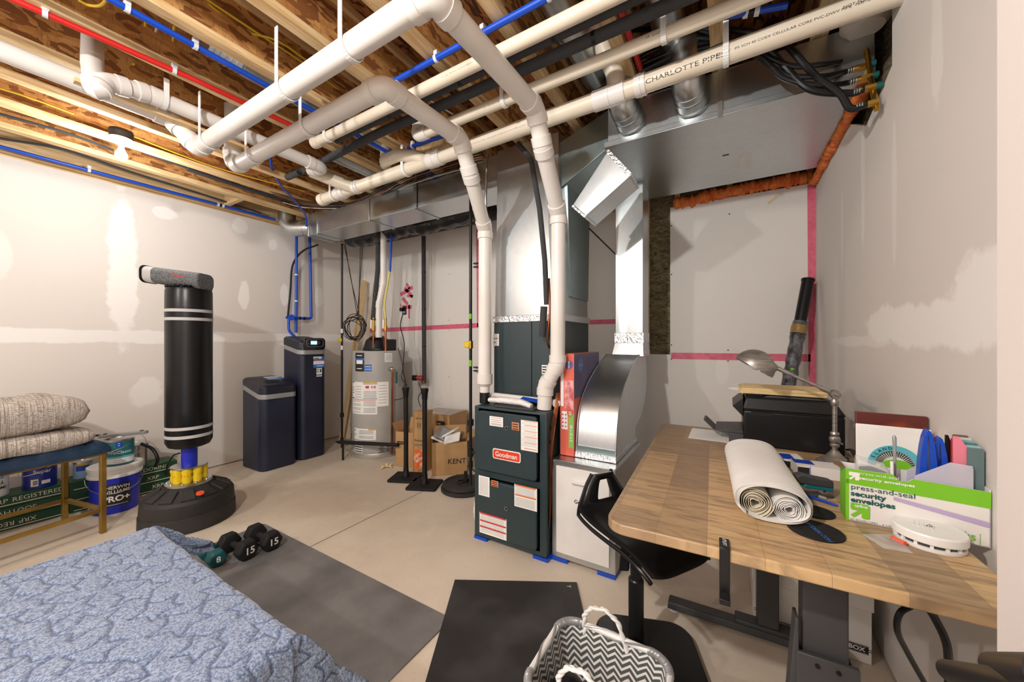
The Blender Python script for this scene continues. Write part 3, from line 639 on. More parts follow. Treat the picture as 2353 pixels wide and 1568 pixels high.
for i, q in enumerate(MP):
    m = MB(); m.cyl(q+V((-.02, 0, 0)), q+V((.0, 0, 0)), .013); m.cyl(q+V((.0, 0, 0)), q+V((.035, 0, 0)), .014, seg=6); v = m.build('valve', 'brass', mf)
    m = MB(); 
    for k in range(3): m.cyl(q+V((-.035+.008*k, 0, 0)), q+V((-.031+.008*k, 0, 0)), .0145)
    m.build('collar', 'steel', v)
    if i < 4: m = MB(); m.cyl(q+V((.035, 0, .0)), q+V((.055, 0, 0)), .014); m.build('knob', 'dkgreen', v)
# toilet flange like cap at far upper right
p = at_z(1995, 28, 2.68); m = MB(); m.lathe([(.06, -.05), (.085, -.02), (.085, .03), (.05, .04), (.05, .2)], (p.x, p.y+.03, 2.68)); o = m.build('closet_flange', 'pvc'); tag(o, 'round white flange above the end of the lettered drain', 'flange')
# ceiling bulb
lp = V((-3.55, .76, 2.70))
cl = thing('ceiling_light', 'lit bare bulb in a round socket under the joists at left', 'light', lp)
m = MB(); m.lathe([(.058, .0), (.062, -.01), (.058, -.055), (0, -.055)][::-1], lp+V((0, 0, .03))); m.build('junction_box', 'charcoal', cl)
m = MB(); m.lathe([(0, -.065), (.03, -.062), (.055, -.035), (.06, -.026), (0, -.026)], lp); m.build('socket', 'white2', cl)
m = MB(); m.sphere(lp+V((0, 0, -.135)), .031, 1.1); m.lathe([(.014, -.065), (.014, -.09), (.025, -.115)], lp, 20); m.build('bulb', 'bulb', cl)
# ================================================================== SHEET METAL
# supply trunk at left
t = thing('metal_duct', 'long rectangular galvanized duct above the water heater', 'duct', (-3.93, 2.28, 2.455))
m = MB(); m.bb(-3.93, -1.30, 2.28, 2.58, 2.455, 2.695); m.build('duct', 'galv', t, .003)
for x in (-3.80, -2.95, -2.35): m = MB(); m.bb(x-.012, x+.012, 2.272, 2.588, 2.447, 2.70); m.build('standing_seam', 'galv', t, .003)
m = MB(); m.bb(-3.955, -3.93, 2.26, 2.60, 2.44, 2.70); m.build('end_flange', 'galv', t, .004)
m = MB(); m.bb(-2.34, -2.315, 2.27, 2.274, 2.45, 2.75); m.build('strap', 'galv', t)
round_duct('round metal duct with elbow turning up from the left end of the long duct', [(-3.93, 2.43, 2.57), (-4.28, 2.22, 2.57), (-4.285, 2.215, 2.97)], .088, fil=.12, group='x')
o = [o for o in bpy.data.objects if o.get('group') == 'x'][0]; del o['group']
# wrapped flexible duct
P = [at_y(1128, 478, 2.86), at_y(1080, 486, 2.86), at_y(990, 512, 2.86), at_y(930, 520, 2.86), at_y(860, 538, 2.86), at_y(805, 550, 2.86)]
P = spline(P, 10); rr_ = [.105+.010*math.sin(i*1.7)+.010*math.sin(i*.6) for i in range(len(P))]
m = MB(); m.tube(P, rr_, 26); o = m.build('flexible_duct', 'bag', sharp=70); tag(o, 'crinkled black wrapped flexible duct behind the long metal duct', 'duct')
p = at_y(982, 505, 2.77); hose('wire_tie', 'pale tie hanging round the black wrapped duct', 'tie', [p+V((-.02, 0, .1)), p+V((0, -.0, 0)), p+V((.03, 0, -.06))], .004, 'clearp')
# furnace plenum
t = thing('plenum', 'tall shiny sheet metal plenum rising from the dark coil cabinet', 'duct', (-1.44, 2.16, 1.437))
m = MB(); m.hexa([V((-1.435, 2.165, 1.437)), V((-.925, 2.165, 1.437)), V((-.925, 2.68, 1.437)), V((-1.435, 2.68, 1.437)), V((-1.42, 2.18, 2.66)), V((-.95, 2.18, 2.66)), V((-.95, 2.68, 2.66)), V((-1.42, 2.68, 2.66))]); m.build('duct', 'galv', t, .003)
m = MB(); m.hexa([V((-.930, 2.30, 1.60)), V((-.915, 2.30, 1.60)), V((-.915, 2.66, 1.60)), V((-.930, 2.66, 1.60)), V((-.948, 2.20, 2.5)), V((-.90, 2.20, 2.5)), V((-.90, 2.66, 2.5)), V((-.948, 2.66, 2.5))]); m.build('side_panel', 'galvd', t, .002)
m = MB(); m.bb(-1.448, -.912, 2.152, 2.69, 1.43, 1.475); m.build('foil_tape', 'tape', t, .003)
m = MB(); m.tube([at_y(1120, 345, 2.1), V((-1.47, 2.10, 2.3)), V((-1.455, 2.12, 1.45))], .009, 8); m.build('conduit', 'steel', t)
# offset connecting the plenum with the big trunk
t = thing('transition_duct', 'angled shiny transition between plenum and wide trunk duct', 'duct', (-.93, 2.18, 2.3))
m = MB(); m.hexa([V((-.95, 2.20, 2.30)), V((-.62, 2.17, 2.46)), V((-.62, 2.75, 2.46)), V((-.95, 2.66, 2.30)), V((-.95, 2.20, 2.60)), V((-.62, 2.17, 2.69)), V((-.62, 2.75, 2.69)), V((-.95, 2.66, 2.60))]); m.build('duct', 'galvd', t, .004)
a = at_y(1315, 472, 2.08); b = at_y(1345, 498, 2.08); c_ = at_y(1452, 402, 2.08); d_ = at_y(1397, 345, 2.08); w_ = V((0, .20, .0))
m = MB(); m.hexa([a, b, b+w_, a+w_, d_, c_, c_+w_, d_+w_]); m.build('angled_branch', 'galv', t, .004)
m = MB(); e = (c_-b)*.03; m.hexa([a-e, b-e, b+w_-e, a+w_-e, a+e, b+e, b+w_+e, a+w_+e]); m.build('foil_tape', 'tape', t, .002)
e = (c_-b)*.06; m = MB(); m.hexa([d_-e+V((0, -.006, 0)), c_-e+V((0, -.006, 0)), c_+w_-e, d_+w_-e, d_+e*.3+V((0, -.006, 0)), c_+V((0, -.006, 0))+e*.3, c_+w_, d_+w_]); m.build('foil_tape', 'tape', t, .002)
# wide trunk
t = thing('trunk_duct', 'wide flat galvanized trunk duct under the joists at the right corner', 'duct', (-.62, 2.15, 2.46))
m = MB(); m.bb(-.62, XC-.003, 2.15, 3.13, 2.46, 2.69); trunk = m.build('duct', 'galv', t, .003)
m = MB(); m.bb(-.64, XC-.003, 2.143, 2.15, 2.455, 2.485); m.bb(-.64, XC-.003, 2.143, 2.19, 2.452, 2.46); m.build('flange', 'galv', t, .002)
for x, z0, z1, mt in ((1015, 2.46, 2.75, 'steel'),): 
    p = at_y(1655, 200, 2.138); m = MB(); m.bb(p.x-.011, p.x+.011, 2.138, 2.142, 2.44, 2.70); m.build('strap', mt, t)
p = at_z(1713, 375, 2.459); o = label_part('sticker', t, p+V((-.045, -.12, 0)), (1, 0, 0), (0, 1, 0), .03, .22, ['paper', 'greyink', 'orangeink'], [((1, 3, 5, 7), 1, .1, .7, .3), ((0,), 2, 0, 1, .5)], 9)
label_part('sticker', t, p+V((.0, -.13, 0)), (1, 0, 0), (0, 1, 0), .03, .24, ['paper', 'blackink'], [((1, 2, 4, 6, 7), 1, .2, .8, .25)], 9)
label_part('sticker', t, at_z(1660, 357, 2.459), (1, 0, 0), (0, 1, 0), .035, .02, ['blackink'])
# round takeoffs on the trunk side
for px, py, lab, q in ((1450, 292, 'round metal takeoff elbow at the left end of the wide trunk duct', (1402, 232)), (1592, 258, 'round metal takeoff elbow right of the other one on the trunk duct', (1572, 170))):
    a = at_y(px, py, 2.15); a.z = 2.565
    tk = thing('round_takeoff', lab, 'duct', a)
    d = V((-.10, -1, .22)).normalized(); m = MB(); m.tube([a+V((0, .02, 0)), a+d*.06], .080, 30); m.build('lower_ring', 'galv', tk)
    m = MB(); m.tube(fillet([a+d*.05, a+d*.145, a+d*.16+V((-.02, .03, .24))], .09), .077, 30); m.build('elbow', 'galv', tk)
    for k in (.0, .06, .10): m = MB(); m.tube([a+d*k-d*.003, a+d*k+d*.004], .083 if k == 0 else .0795, 30); m.build('seam', 'galv', tk)
# vertical return duct
xl, xr = -.735, -.535
t = thing('return_duct', 'vertical flat shiny return duct right of the plenum', 'duct', (xl, 2.75, 1.2))
m = MB(); m.bb(xl, xr, 2.75, 2.96, 1.30, 2.46); m.build('duct', 'galv', t, .003)
m = MB(); m.hexa([V((xl-.02, 2.72, 1.19)), V((xr+.01, 2.72, 1.19)), V((xr+.01, 2.97, 1.19)), V((xl-.02, 2.97, 1.19)), V((xl, 2.75, 1.30)), V((xr, 2.75, 1.30)), V((xr, 2.96, 1.30)), V((xl, 2.96, 1.30))]); m.build('collar', 'galv', t, .002)
m = MB(); m.bb(xl-.006, xr+.006, 2.743, 2.966, 1.285, 1.36); m.build('foil_tape', 'tape', t, .002)
# curved boot
t = thing('duct_boot', 'curved shiny duct boot standing on the white air cleaner cabinet', 'duct', (-.675, 2.3, .6))
arc = [(2.09, .602), (2.10, .70), (2.115, .80), (2.15, .89), (2.21, .965), (2.30, 1.03), (2.42, 1.09), (2.56, 1.15), (2.72, 1.20)]
back = [(2.97, 1.20), (3.02, 1.10), (3.03, .98), (2.96, .84), (2.80, .74), (2.62, .70), (2.60, .602)]
m = MB(); m.prism(arc+back, (-.79, 0, 0), (0, 1, 0), (0, 0, 1), (.23, 0, 0)); m.build('boot', 'galv', t, .003, sharp=25)
m = MB()
for x in (-.793, -.557):
    P = [V((x, y-.004, z)) for y, z in arc]; m.tube(P, .005, 6)
m.build('rolled_edge', 'galv', t)
m = MB(); m.bb(-.80, -.55, 2.078, 2.61, .6, .635); m.build('foil_tape', 'tape', t, .003)
m = MB(); m.bb(-.7925, -.5575, 2.088, 2.10, .635, .67); m.build('foil_tape', 'galvd', t)
# ================================================================== FURNACE
fx0, fx1, fy0, fy1 = -1.444, -.918, 1.935, 2.66
F0 = V((fx0, fy0, .02))
t = furn = thing('furnace', 'dark slate gas furnace cabinet with an orange badge', 'furnace', (-1.18, 2.3, 0))
m = MB(); m.bb(fx0, fx1, fy0, fy1, .02, .874); m.build('cabinet', 'slate', t, .006)
def door_panel(x0, x1, z0, z1, d=.028):
    m = MB(); m.hexa([V((x0, fy0, z0)), V((x1, fy0, z0)), V((x1, fy0+.01, z0)), V((x0, fy0+.01, z0)), V((x0, fy0, z1)), V((x1, fy0, z1)), V((x1, fy0+.01, z1)), V((x0, fy0+.01, z1))])
    m.rrect(((x0+x1)/2, fy0+.002, (z0+z1)/2), (1, 0, 0), (0, 0, 1), (0, -d, 0), x1-x0-.03, z1-z0-.03, .02)
    return m.build('access_door', 'slate', t, .008)
door_panel(fx0+.03, fx1-.04, .455, .865); door_panel(fx0+.03, fx1-.04, .045, .425)
fyp = fy0-.0275
def FP(px, py): return at_y(px, py, fyp)
def flabel(px0, py0, px1, py1, mats, lines=(), n=10, name='label', lab=None, par=None, y=None, f=FP):
    a = f(px0, py1); b = f(px1, py0)
    # py values are taken at the label's left edge (top) and left edge (bottom)
    a2 = f(px0, py0); return label_part(name, par or t, a, (1, 0, 0), (0, 0, 1), b.x-a.x, a2.z-a.z, mats, lines, n, lab)
flabel(1125, 956, 1156, 978, ['paper', 'redink', 'greyink'], [((1, 3), 1, .1, .9, .2), ((5, 7, 8), 2, .1, .9, .25)], 10)
flabel(1176, 970, 1193, 988, ['silver', 'orangeink', 'blackink'], [((0, 1, 3, 4, 6, 7, 9), 1, .08, .92, .4), ((2, 5, 8), 2, .1, .85, .6)], 10)
flabel(1197, 965, 1236, 1034, ['paper', 'orangeink', 'greyink'], [((0, 3, 7, 11, 15, 19), 1, .2, .95, .2), ((1, 2, 4, 5, 6, 8, 9, 10, 12, 13, 14, 16, 17), 2, .06, .9, .08)], 21)
flabel(1100, 1092, 1125, 1137, ['paper', 'greyink'], [(range(1, 15), 1, .08, .9, .12)], 16)
flabel(1129, 1103, 1145, 1117, ['silver', 'orangeink', 'blackink'], [((0, 1, 3, 4, 6, 7, 9), 1, .08, .92, .4), ((2, 5, 8), 2, .1, .85, .6)], 10)
flabel(1182, 1112, 1234, 1163, ['paper', 'orangeink', 'greyink'], [((0, 7), 1, .04, .96, .5), ((1, 2, 3, 4, 5, 6, 9, 10, 11, 12, 13, 14), 2, .05, .9, .14)], 16)
flabel(1102, 1176, 1164, 1223, ['paper', 'redink', 'greyink'], [((0, 5, 9), 1, .02, .98, .5), ((1, 2, 3, 4, 6, 7, 8, 10, 11, 12), 2, .05, .9, .13)], 14)
a = FP(1133, 1052); b = FP(1197, 1052); zb = (FP(1133, 1030).z+FP(1133, 1052).z)/2; hz = FP(1133, 1030).z-FP(1133, 1052).z+.004
cb = V(((a.x+b.x)/2, fyp-.001, zb))
m = MB(); m.rrect(cb, (1, 0, 0), (0, 0, 1), (0, -.003, 0), b.x-a.x, hz, .014); bd = m.build('badge_rim', 'paper', t)
m = MB(); m.rrect(cb+V((0, -.003, 0)), (1, 0, 0), (0, 0, 1), (0, -.002, 0), b.x-a.x-.012, hz-.012, .010); m.build('badge', pm('badge_orange', srgb(226, 68, 40), .4), bd)
text('Goodman', bd, 'paper', cb+V((0, -.0065, 0)), (1, 0, 0), (0, 0, 1), .0415, bold=.015, sx=.95)
for px, py in ((1165, 984), (1164, 1169)): 
    p = FP(px, py); m = MB(); m.cyl(p, p+V((0, -.006, 0)), .012); s = m.build('sight_glass', 'steel', t); m = MB(); m.cyl(p+V((0, -.004, 0)), p+V((0, -.0065, 0)), .008); m.build('glass', 'black', s)
for px, py in ((1110, 1075), (1169, 1089), (1231, 1103)):
    p = at_y(px, py, fy0); m = MB(); m.sphere(p, .006, seg=10); m.build('screw', 'steel', t)
m = MB(); q = at_x(1280, 1018, fx1); m.cyl(V((fx1-.002, 2.42, .62)), V((fx1+.003, 2.42, .62)), .04); m.build('side_port', 'black', t)
for zz in (.78, .70, .44, .36, .24, .12): m = MB(); m.cyl((fx1-.001, fy0+.05, zz), (fx1+.004, fy0+.05, zz), .012); m.build('grommet', 'black', t)
for x in (fx0+.05, fx1-.04): m = MB(); m.bb(x-.05, x+.05, fy0-.004, fy0+.09, 0, .02); m.build('pad', 'royal', t)
for i in range(4): hose('thermostat_wire', ['front copper brown wire hanging down the right side of the furnace', 'second copper brown wire beside the furnace', 'third copper brown wire beside the furnace', 'rearmost copper brown wire beside the furnace'][i], 'wire', [V((fx1+.008+.004*i, 2.06+.01*i, .98)), V((fx1+.006+.006*i, 2.0, .78)), V((fx1+.008+.003*i, 1.97, .60)), V((fx1+.006, 1.965+.01*i, .42)), V((fx1+.007, 1.96, .20))], .0025, 'copper', 'wires beside the furnace')
# coil cabinet
t = thing('coil_cabinet', 'plain dark slate cabinet stacked on top of the furnace', 'furnace', (-1.18, 2.42, .874))
m = MB(); m.bb(-1.44, -.92, 2.16, 2.68, .875, 1.437); m.build('cabinet', 'slate', t, .004)
m = MB(); m.bb(-1.434, -1.135, 2.152, 2.16, .90, 1.43); m.bb(-1.128, -.93, 2.152, 2.16, .90, 1.43); m.build('front_panel', 'slate', t, .003)
p = at_y(1133, 795, 2.151); label_part('label', t, p, (1, 0, 0), (0, 0, 1), .05, .085, ['paper', 'blackink'], [((3, 6), 1, .2, .4, .5), ((3,), 1, .6, .8, .5)], 9)
p = at_y(1245, 860, 2.151); label_part('label', t, p, (1, 0, 0), (0, 0, 1), .04, .06, ['paper', 'blackink'], [((1, 3, 5), 1, .1, .9, .5)], 7)
m = MB(); m.tube(fillet([V((-1.44, 2.08, .905)), V((-1.40, 2.10, .925)), V((-.93, 2.10, .915)), V((-.92, 2.14, .915))], .02), .018, 14); o = m.build('condensate_pipe', 'pvc'); tag(o, 'thin white horizontal pipe lying across the furnace top', 'pipe')
m = MB(); m.cyl((-.915, 2.06, .915), (-.915, 2.12, .915), .026); m.cyl((-.915, 2.055, .915), (-.915, 2.062, .915), .018)
o = m.build('pipe_plug', 'pvc'); tag(o, 'white round plug at the right end of the thin pipe on the furnace', 'plug')
m = MB(); m.tube([V((-1.38, 2.02, .905)), V((-1.25, 2.0, .915)), V((-1.12, 2.0, .912)), V((-1.05, 1.995, .895))], [.02, .027, .026, .02], 14, flat=.8); o = m.build('paper_roll', pm('crumpled_wrap', srgb(226, 226, 226), .3, bump=1, bs=40)); tag(o, 'crumpled plastic wrapped paper roll on the furnace top', 'roll')
m = MB(); m.box((-1.08, 2.03, .93), (.13, .03, .006), R(-8), Matrix.Rotation(R(20), 3, 'X')@Matrix.Rotation(R(-8), 3, 'Z')); o = m.build('manual', 'royal'); tag(o, 'folded blue booklet on the furnace top', 'booklet')
m = MB(); m.bb(-1.30, -1.02, 1.96, 2.06, .876, .886); o = m.build('leaflet', 'charcoal'); tag(o, 'dark folded leaflet under the plastic wrapped roll', 'leaflet')
# refrigerant lines
foam_pipe('black insulated line hanging down in front of the plenum', [at_y(1190, 330, 2.05), at_y(1220, 365, 2.05), at_y(1240, 480, 2.08), at_y(1252, 600, 2.10), at_y(1256, 700, 2.10)], .017, .08)
m = MB(); m.cyl(at_y(1250, 705, 2.09), at_y(1246, 775, 2.09), .022); o = m.build('foam_sleeve', 'foam'); tag(o, 'short black foam sleeve on the line left of the vent pipe', 'pipe')
hose('copper_line', 'thin copper line curving into the coil cabinet', 'pipe', [at_y(1262, 640, 2.12), at_y(1263, 720, 2.10), at_y(1258, 780, 2.10), at_y(1262, 800, 2.13)], .007, 'copper')
# condensate trap
t = thing('drain_trap', 'short white plastic trap at the lower left of the furnace', 'pipe', (-1.50, 2.0, .1))
m = MB(); m.tube(fillet([V((fx0+.0, 2.0, .20)), V((-1.475, 2.0, .205)), V((-1.475, 2.0, .09)), V((-1.45, 2.0, .085)), V((-1.45, 2.0, .11))], .025), .018, 14); m.build('pipe', 'pvc', t); m = MB(); m.cyl((-1.475, 2.0, .13), (-1.475, 2.0, .165), .022); m.build('coupling', 'pvc', t)
sweep_pipe('condensate_drain', 'white PVC pipe turning down behind the furnace left side', 'pipe', [(-1.20, 2.70, .62), (-1.72, 2.62, .56), (-1.78, 2.56, .50), (-1.50, 2.42, .47), (-1.47, 2.40, .10)], .026, 'pvc', .04, 18, fit=True)
# ================================================================== AIR CLEANER CABINET
cx0, cx1, cy0, cy1 = -.908, -.530, 1.985, 2.62
t = thing('air_cleaner', 'white panelled air cleaner cabinet with metal edges', 'cabinet', (-.72, 2.3, 0))
m = MB(); m.bb(cx0, cx1, cy0, cy1, .02, .598); m.build('cabinet', 'galv', t, .003)
m = MB(); m.bb(cx0+.03, cx1-.032, cy0-.008, cy0, .055, .565); m.build('front_panel', 'white', t, .003)
m = MB(); m.bb(cx1, cx1+.002, cy0+.02, cy1-.02, .04, .58); m.build('side_panel', pm('pale_panel', srgb(190, 184, 178), .5), t)
a = at_y(1316, 1115, cy0-.01); m = MB(); m.hexa([a+V((0, 0, 0)), a+V((.14, 0, 0)), a+V((.14, .01, 0)), a+V((0, .01, 0)), a+V((0, -.03, .022)), a+V((.14, -.03, .022)), a+V((.14, .01, .03)), a+V((0, .01, .03))]); m.build('handle', 'white2', t, .003)
p = at_y(1319, 1153, cy0-.0095); text('GeneralAire', t, 'blackink', p, (1, 0, 0), (0, 0, 1), .030, align='LEFT', bold=.012)
m = MB(); q = p+V((.075, 0, -.015)); m.tube([q+V((-.03, 0, .004)), q+V((0, 0, -.006)), q+V((.03, 0, .004))], .0012, 6); m.build('logo_swoosh', 'blackink', t)
for x, y in ((cx0+.05, cy0+.04), (cx1-.05, cy0+.04)): m = MB(); m.bb(x-.05, x+.05, y-.045, y+.04, 0, .02); m.build('pad', 'royal', t)
for x in (cx0+.012, cx1-.012): 
    m = MB(); 
    for z in (.585,): m.sphere((x, cy0-.001, z), .004, seg=8)
    m.build('screw', 'steel', t)
# filter box
bx0, bx1, by0, by1, bz0, bz1 = -.893, -.803, 2.075, 2.56, .60, 1.222
t = thing('filter_box', 'tall orange and red air filter box in plastic wrap beside the metal boot', 'box', (-.85, 2.3, .6))
m = MB(); m.bb(bx0, bx1, by0, by1, bz0, bz1); m.build('carton', pm('filter_carton', srgb(230, 76, 30), .35), t, .003)
ff = by0-.0008; X = V((1, 0, 0)); Z = V((0, 0, 1)); w_ = bx1-bx0
def fr(nm, x0, x1, z0, z1, mt, par=t): 
    mm = MB(); mm.quad(V((bx0+w_*x0, ff, z0)), V((bx0+w_*x1, ff, z0)), V((bx0+w_*x1, ff, z1)), V((bx0+w_*x0, ff, z1))); return mm.build(nm, mt, par, keep=True)
fr('printed_photo', .32, .95, .88, 1.06, pm('print_red', srgb(196, 58, 66), .4, col2=srgb(236, 170, 170), vs=16, lo=.45, hi=.6))
fr('green_stripe', .62, .98, .65, .86, 'greenL'); fr('icon_panel', .12, .55, .76, .87, 'paper'); fr('printed_text', .05, .26, .90, 1.12, 'paper')
ob = MB(); ob.lathe([(0, 0), (.027, 0), (.027, .001), (0, .001)], V((bx0+w_*.64, ff+.0006, 1.155)), 24, axis=(0, -1, 0), sy=1.0); ob.build('logo_oval', pm('logo_purple', srgb(74, 56, 150), .4), t)
text('BestAir', t, 'paper', V((bx0+w_*.64, ff-.0012, 1.155)), (0, 0, -1), (1, 0, 0), .015, bold=.02)
ob = MB(); ob.tube([V((bx0+w_*.72+.018*math.cos(k*.524), ff-.0005, .862+.02*math.sin(k*.524))) for k in range(12)], .002, 6, closed=True); ob.build('number_ring', 'redink', t); text('11', t, 'paper', V((bx0+w_*.72, ff-.001, .862)), (0, 0, -1), (1, 0, 0), .024, bold=.03)
for i in range(2):
    for j in range(4): mm = MB(); c0 = V((bx0+w_*(.2+.22*i), ff-.0008, .778+.024*j)); mm.lathe([(0, 0), (.0055, 0), (.0055, .0005), (0, .0005)], c0, 12, axis=(0, -1, 0)); mm.build('icon', 'redink', t)
text('20 x 25 x 5', t, 'paper', V((bx0+w_*.8, ff-.0012, .74)), (0, 0, -1), (1, 0, 0), .022, bold=.02)
sx_ = bx1+.0008; mm = MB(); mm.quad(V((sx_, by0, bz0+.35)), V((sx_, by1, bz0+.35)), V((sx_, by1, bz1)), V((sx_, by0, bz1))); mm.build('side_print', pm('print_violet', srgb(66, 58, 112), .4, col2=srgb(150, 104, 140), vs=5, lo=.5, hi=.75), t, keep=True)
mm = MB(); mm.lathe([(0, 0), (.045, 0), (.045, .001), (0, .001)], V((sx_, by0+.11, 1.15)), 24, axis=(1, 0, 0)); mm.build('side_logo', 'bluelbl', t); text('BestAir', t, 'paper', V((sx_+.0016, by0+.11, 1.15)), (0, 1, 0), (0, 0, 1), .024, bold=.02)
mm = MB(); mm.bb(bx0-.003, bx1+.003, by0-.003, by1+.003, bz0+.001, bz1+.004); mm.build('shrink_wrap', pm('shrink_film', (.9, .9, .92), .08, alpha=.10, bump=.6, bs=30), t, .004)
# ================================================================== SOFTENERS
def softener(name, label, x0, x1, y0, y1, h, hd, band, slopeup):
    """rounded tank with a swooping silver band and a lid sloping to the front (+x)"""
    cx_, cy_ = (x0+x1)/2, (y0+y1)/2; W, D = x1-x0, y1-y0
    t = thing(name, label, 'water softener', (cx_, cy_, 0)); rad = .07
    def shell(zlo, zhi, grow, nm, mt, bev=.01, top=False):
        P = rr(W+grow, D+grow, rad, 8); m = MB(); A = []; B = []
        for a, b in P:
            f = .5-a/W   # 1 at back, 0 at front
            s = f*f*(3-2*f) if 0 <= f <= 1 else (1 if f > 1 else 0)
            lo = zlo(s) if callable(zlo) else zlo; hi = zhi(s)
            A.append(m.bm.verts.new((cx_+a, cy_+b, lo))); B.append(m.bm.verts.new((cx_+a, cy_+b, hi)))
        n = len(P)
        for i in range(n): m.face((A[i], A[(i+1) % n], B[(i+1) % n], B[i]))
        m.face(list(reversed(A)))
        if not top: m.face(B)
        else:
            prev = B
            for k, (g, dz) in enumerate(((.965, .012), (.90, .022), (.75, .028), (.4, .030))):
                cur = []
                for (a, b), v in zip(P, B): 
                    f = min(1, max(0, .5-a*g/W)); s = f*f*(3-2*f); cur.append(m.bm.verts.new((cx_+a*g, cy_+b*g, zhi(s)+dz)))
                for i in range(n): m.face((prev[i], prev[(i+1) % n], cur[(i+1) % n], cur[i]))
                prev = cur
            m.face(prev)
        return m.build(nm, mt, t, bev if not top else 0, sharp=30)
    b0 = lambda s: band+slopeup*s; b1 = lambda s: band+.05+slopeup*s; lt = lambda s: h-.03-hd*(1-s)
    shell(.0, b0, -.006, 'tank', 'navy', .012); shell(b0, b1, 0, 'silver_band', 'silver', .004); shell(b1, lt, -.002, 'lid', 'navyl', 0, True)
    return t
t = softener('brine_tank', 'shorter navy brine tank with a sticker on its lid', -4.38, -3.94, 1.80, 2.16, .925, .06, .715, .085)
p = V((-4.10, 2.0, .915)); label_part('sticker', t, V((-4.05, 1.92, .902)), (0, 1, 0), (-1, 0, .14), .16, .09, ['bluelbl', 'paper'], [((1, 3, 5), 1, .06, .7, .3)], 8)
label_part('sticker', t, V((-4.15, 1.93, .916)), (0, 1, 0), (-1, 0, .14), .15, .04, ['paper', 'greyink'], [((1, 3), 1, .06, .9, .3)], 5)
t = softener('water_softener', 'tall navy water softener with a lit display', -4.36, -3.965, 2.195, 2.50, 1.36, .05, 1.15, .065)
# control head
m = MB(); m.rrect((-3.975, 2.3475, 1.268), (0, 1, 0), (0, 0, 1), (.022, 0, 0), .245, .13, .04, 8); m.build('control_panel', pm('gloss_black', (.008, .008, .01), .12), t, .006)
m = MB(); m.tube([V((-3.951, 2.3475+a, 1.278+b)) for a, b in rr(.19, .085, .03, 5)], .0018, 6, closed=True); m.build('display_bezel', 'silver', t)
m = MB(); m.quad(V((-3.9525, 2.30, 1.262)), V((-3.9525, 2.37, 1.262)), V((-3.9525, 2.37, 1.30)), V((-3.9525, 2.30, 1.30))); m.build('screen', 'screen', t, keep=True)
m = MB(); 
for a, b in ((2.385, 1.28), (2.405, 1.28), (2.395, 1.292), (2.395, 1.268), (2.273, 1.27)): m.quad(V((-3.9525, a-.004, b-.003)), V((-3.9525, a+.004, b-.003)), V((-3.9525, a+.004, b+.003)), V((-3.9525, a-.004, b+.003)))
m.build('buttons', 'greyink', t, keep=True)
xf = -3.968+.0035
label_part('sticker', t, V((xf, 2.335, 1.0)), (0, 1, 0), (0, 0, 1), .125, .125, ['bluelbl', 'paper', 'blackink', 'orangeink'], [((4, 5, 6), 1, .0, 1, .5), ((0, 1), 1, .0, .75, .5), ((3,), 3, .1, .8, .3), ((1,), 2, .08, .5, .3), ((8,), 1, .3, .9, .3)], 10)
label_part('sticker', t, V((xf, 2.37, .90)), (0, 1, 0), (0, 0, 1), .065, .095, ['paper', 'bluelbl', 'blackink'], [((6,), 1, 0, 1, .5), ((1, 3), 2, .1, .4, .4), ((1, 2, 3), 2, .6, .9, .45)], 8)
# pipe stub on the left wall
p = at_x(650, 792, XA+.05); m = MB(); m.lathe([(.012, 0), (.012, .10), (.03, .12), (.03, .128), (.015, .128)], V((XA+.0, p.y-.0, 1.26)), 20, axis=(1, -.2, 0)); o = m.build('wall_cleanout', 'cream'); tag(o, 'cream round pipe stub on the wall left of the tall softener', 'pipe')
# blue risers
pex('blue riser with loop on the left wall, nearer the tall softener', [V((-4.45, 2.415, 2.66)), V((-4.45, 2.41, 1.40))], 'blue', .016, [(0, .45), (0, .7)])
pex('blue riser on the left wall ending in a bend with a valve', [V((-4.46, 2.58, 2.66)), V((-4.46, 2.60, 1.58)), V((-4.46, 2.40, 1.575))], 'blue', .016, fil=.03)
t = thing('shutoff_valve', 'blue shutoff valve assembly on the wall above the tall softener', 'valve', (-4.45, 2.40, 1.575))
m = MB(); m.tube([V((-4.44, 2.29, 1.575)), V((-4.44, 2.52, 1.575))], .014); m.build('valve_body', 'royal', t)
m = MB(); m.lathe([(.0, 0), (.035, 0), (.035, .012), (0, .012)], V((-4.40, 2.33, 1.575)), 16, axis=(.9, -.3, .1)); m.build('handle', 'royal', t, .004)
for y in (2.45, 2.50): m = MB(); m.cyl((-4.44, y-.008, 1.575), (-4.44, y+.008, 1.575), .019); m.build('collar', 'black', t)
pex('short blue pipe dropping from the valve into the tall softener', [V((-4.42, 2.31, 1.57)), V((-4.42, 2.31, 1.42)), V((-4.32, 2.32, 1.35))], 'blue', .015)
hose('drain_hose', 'black hose running down the left wall beside the blue risers', 'hose', [V((-4.25, 2.56, 2.46)), V((-4.40, 2.46, 2.38)), V((-4.47, 2.38, 2.2)), V((-4.48, 2.36, 1.9)), V((-4.48, 2.33, 1.58))], .011, 'black')
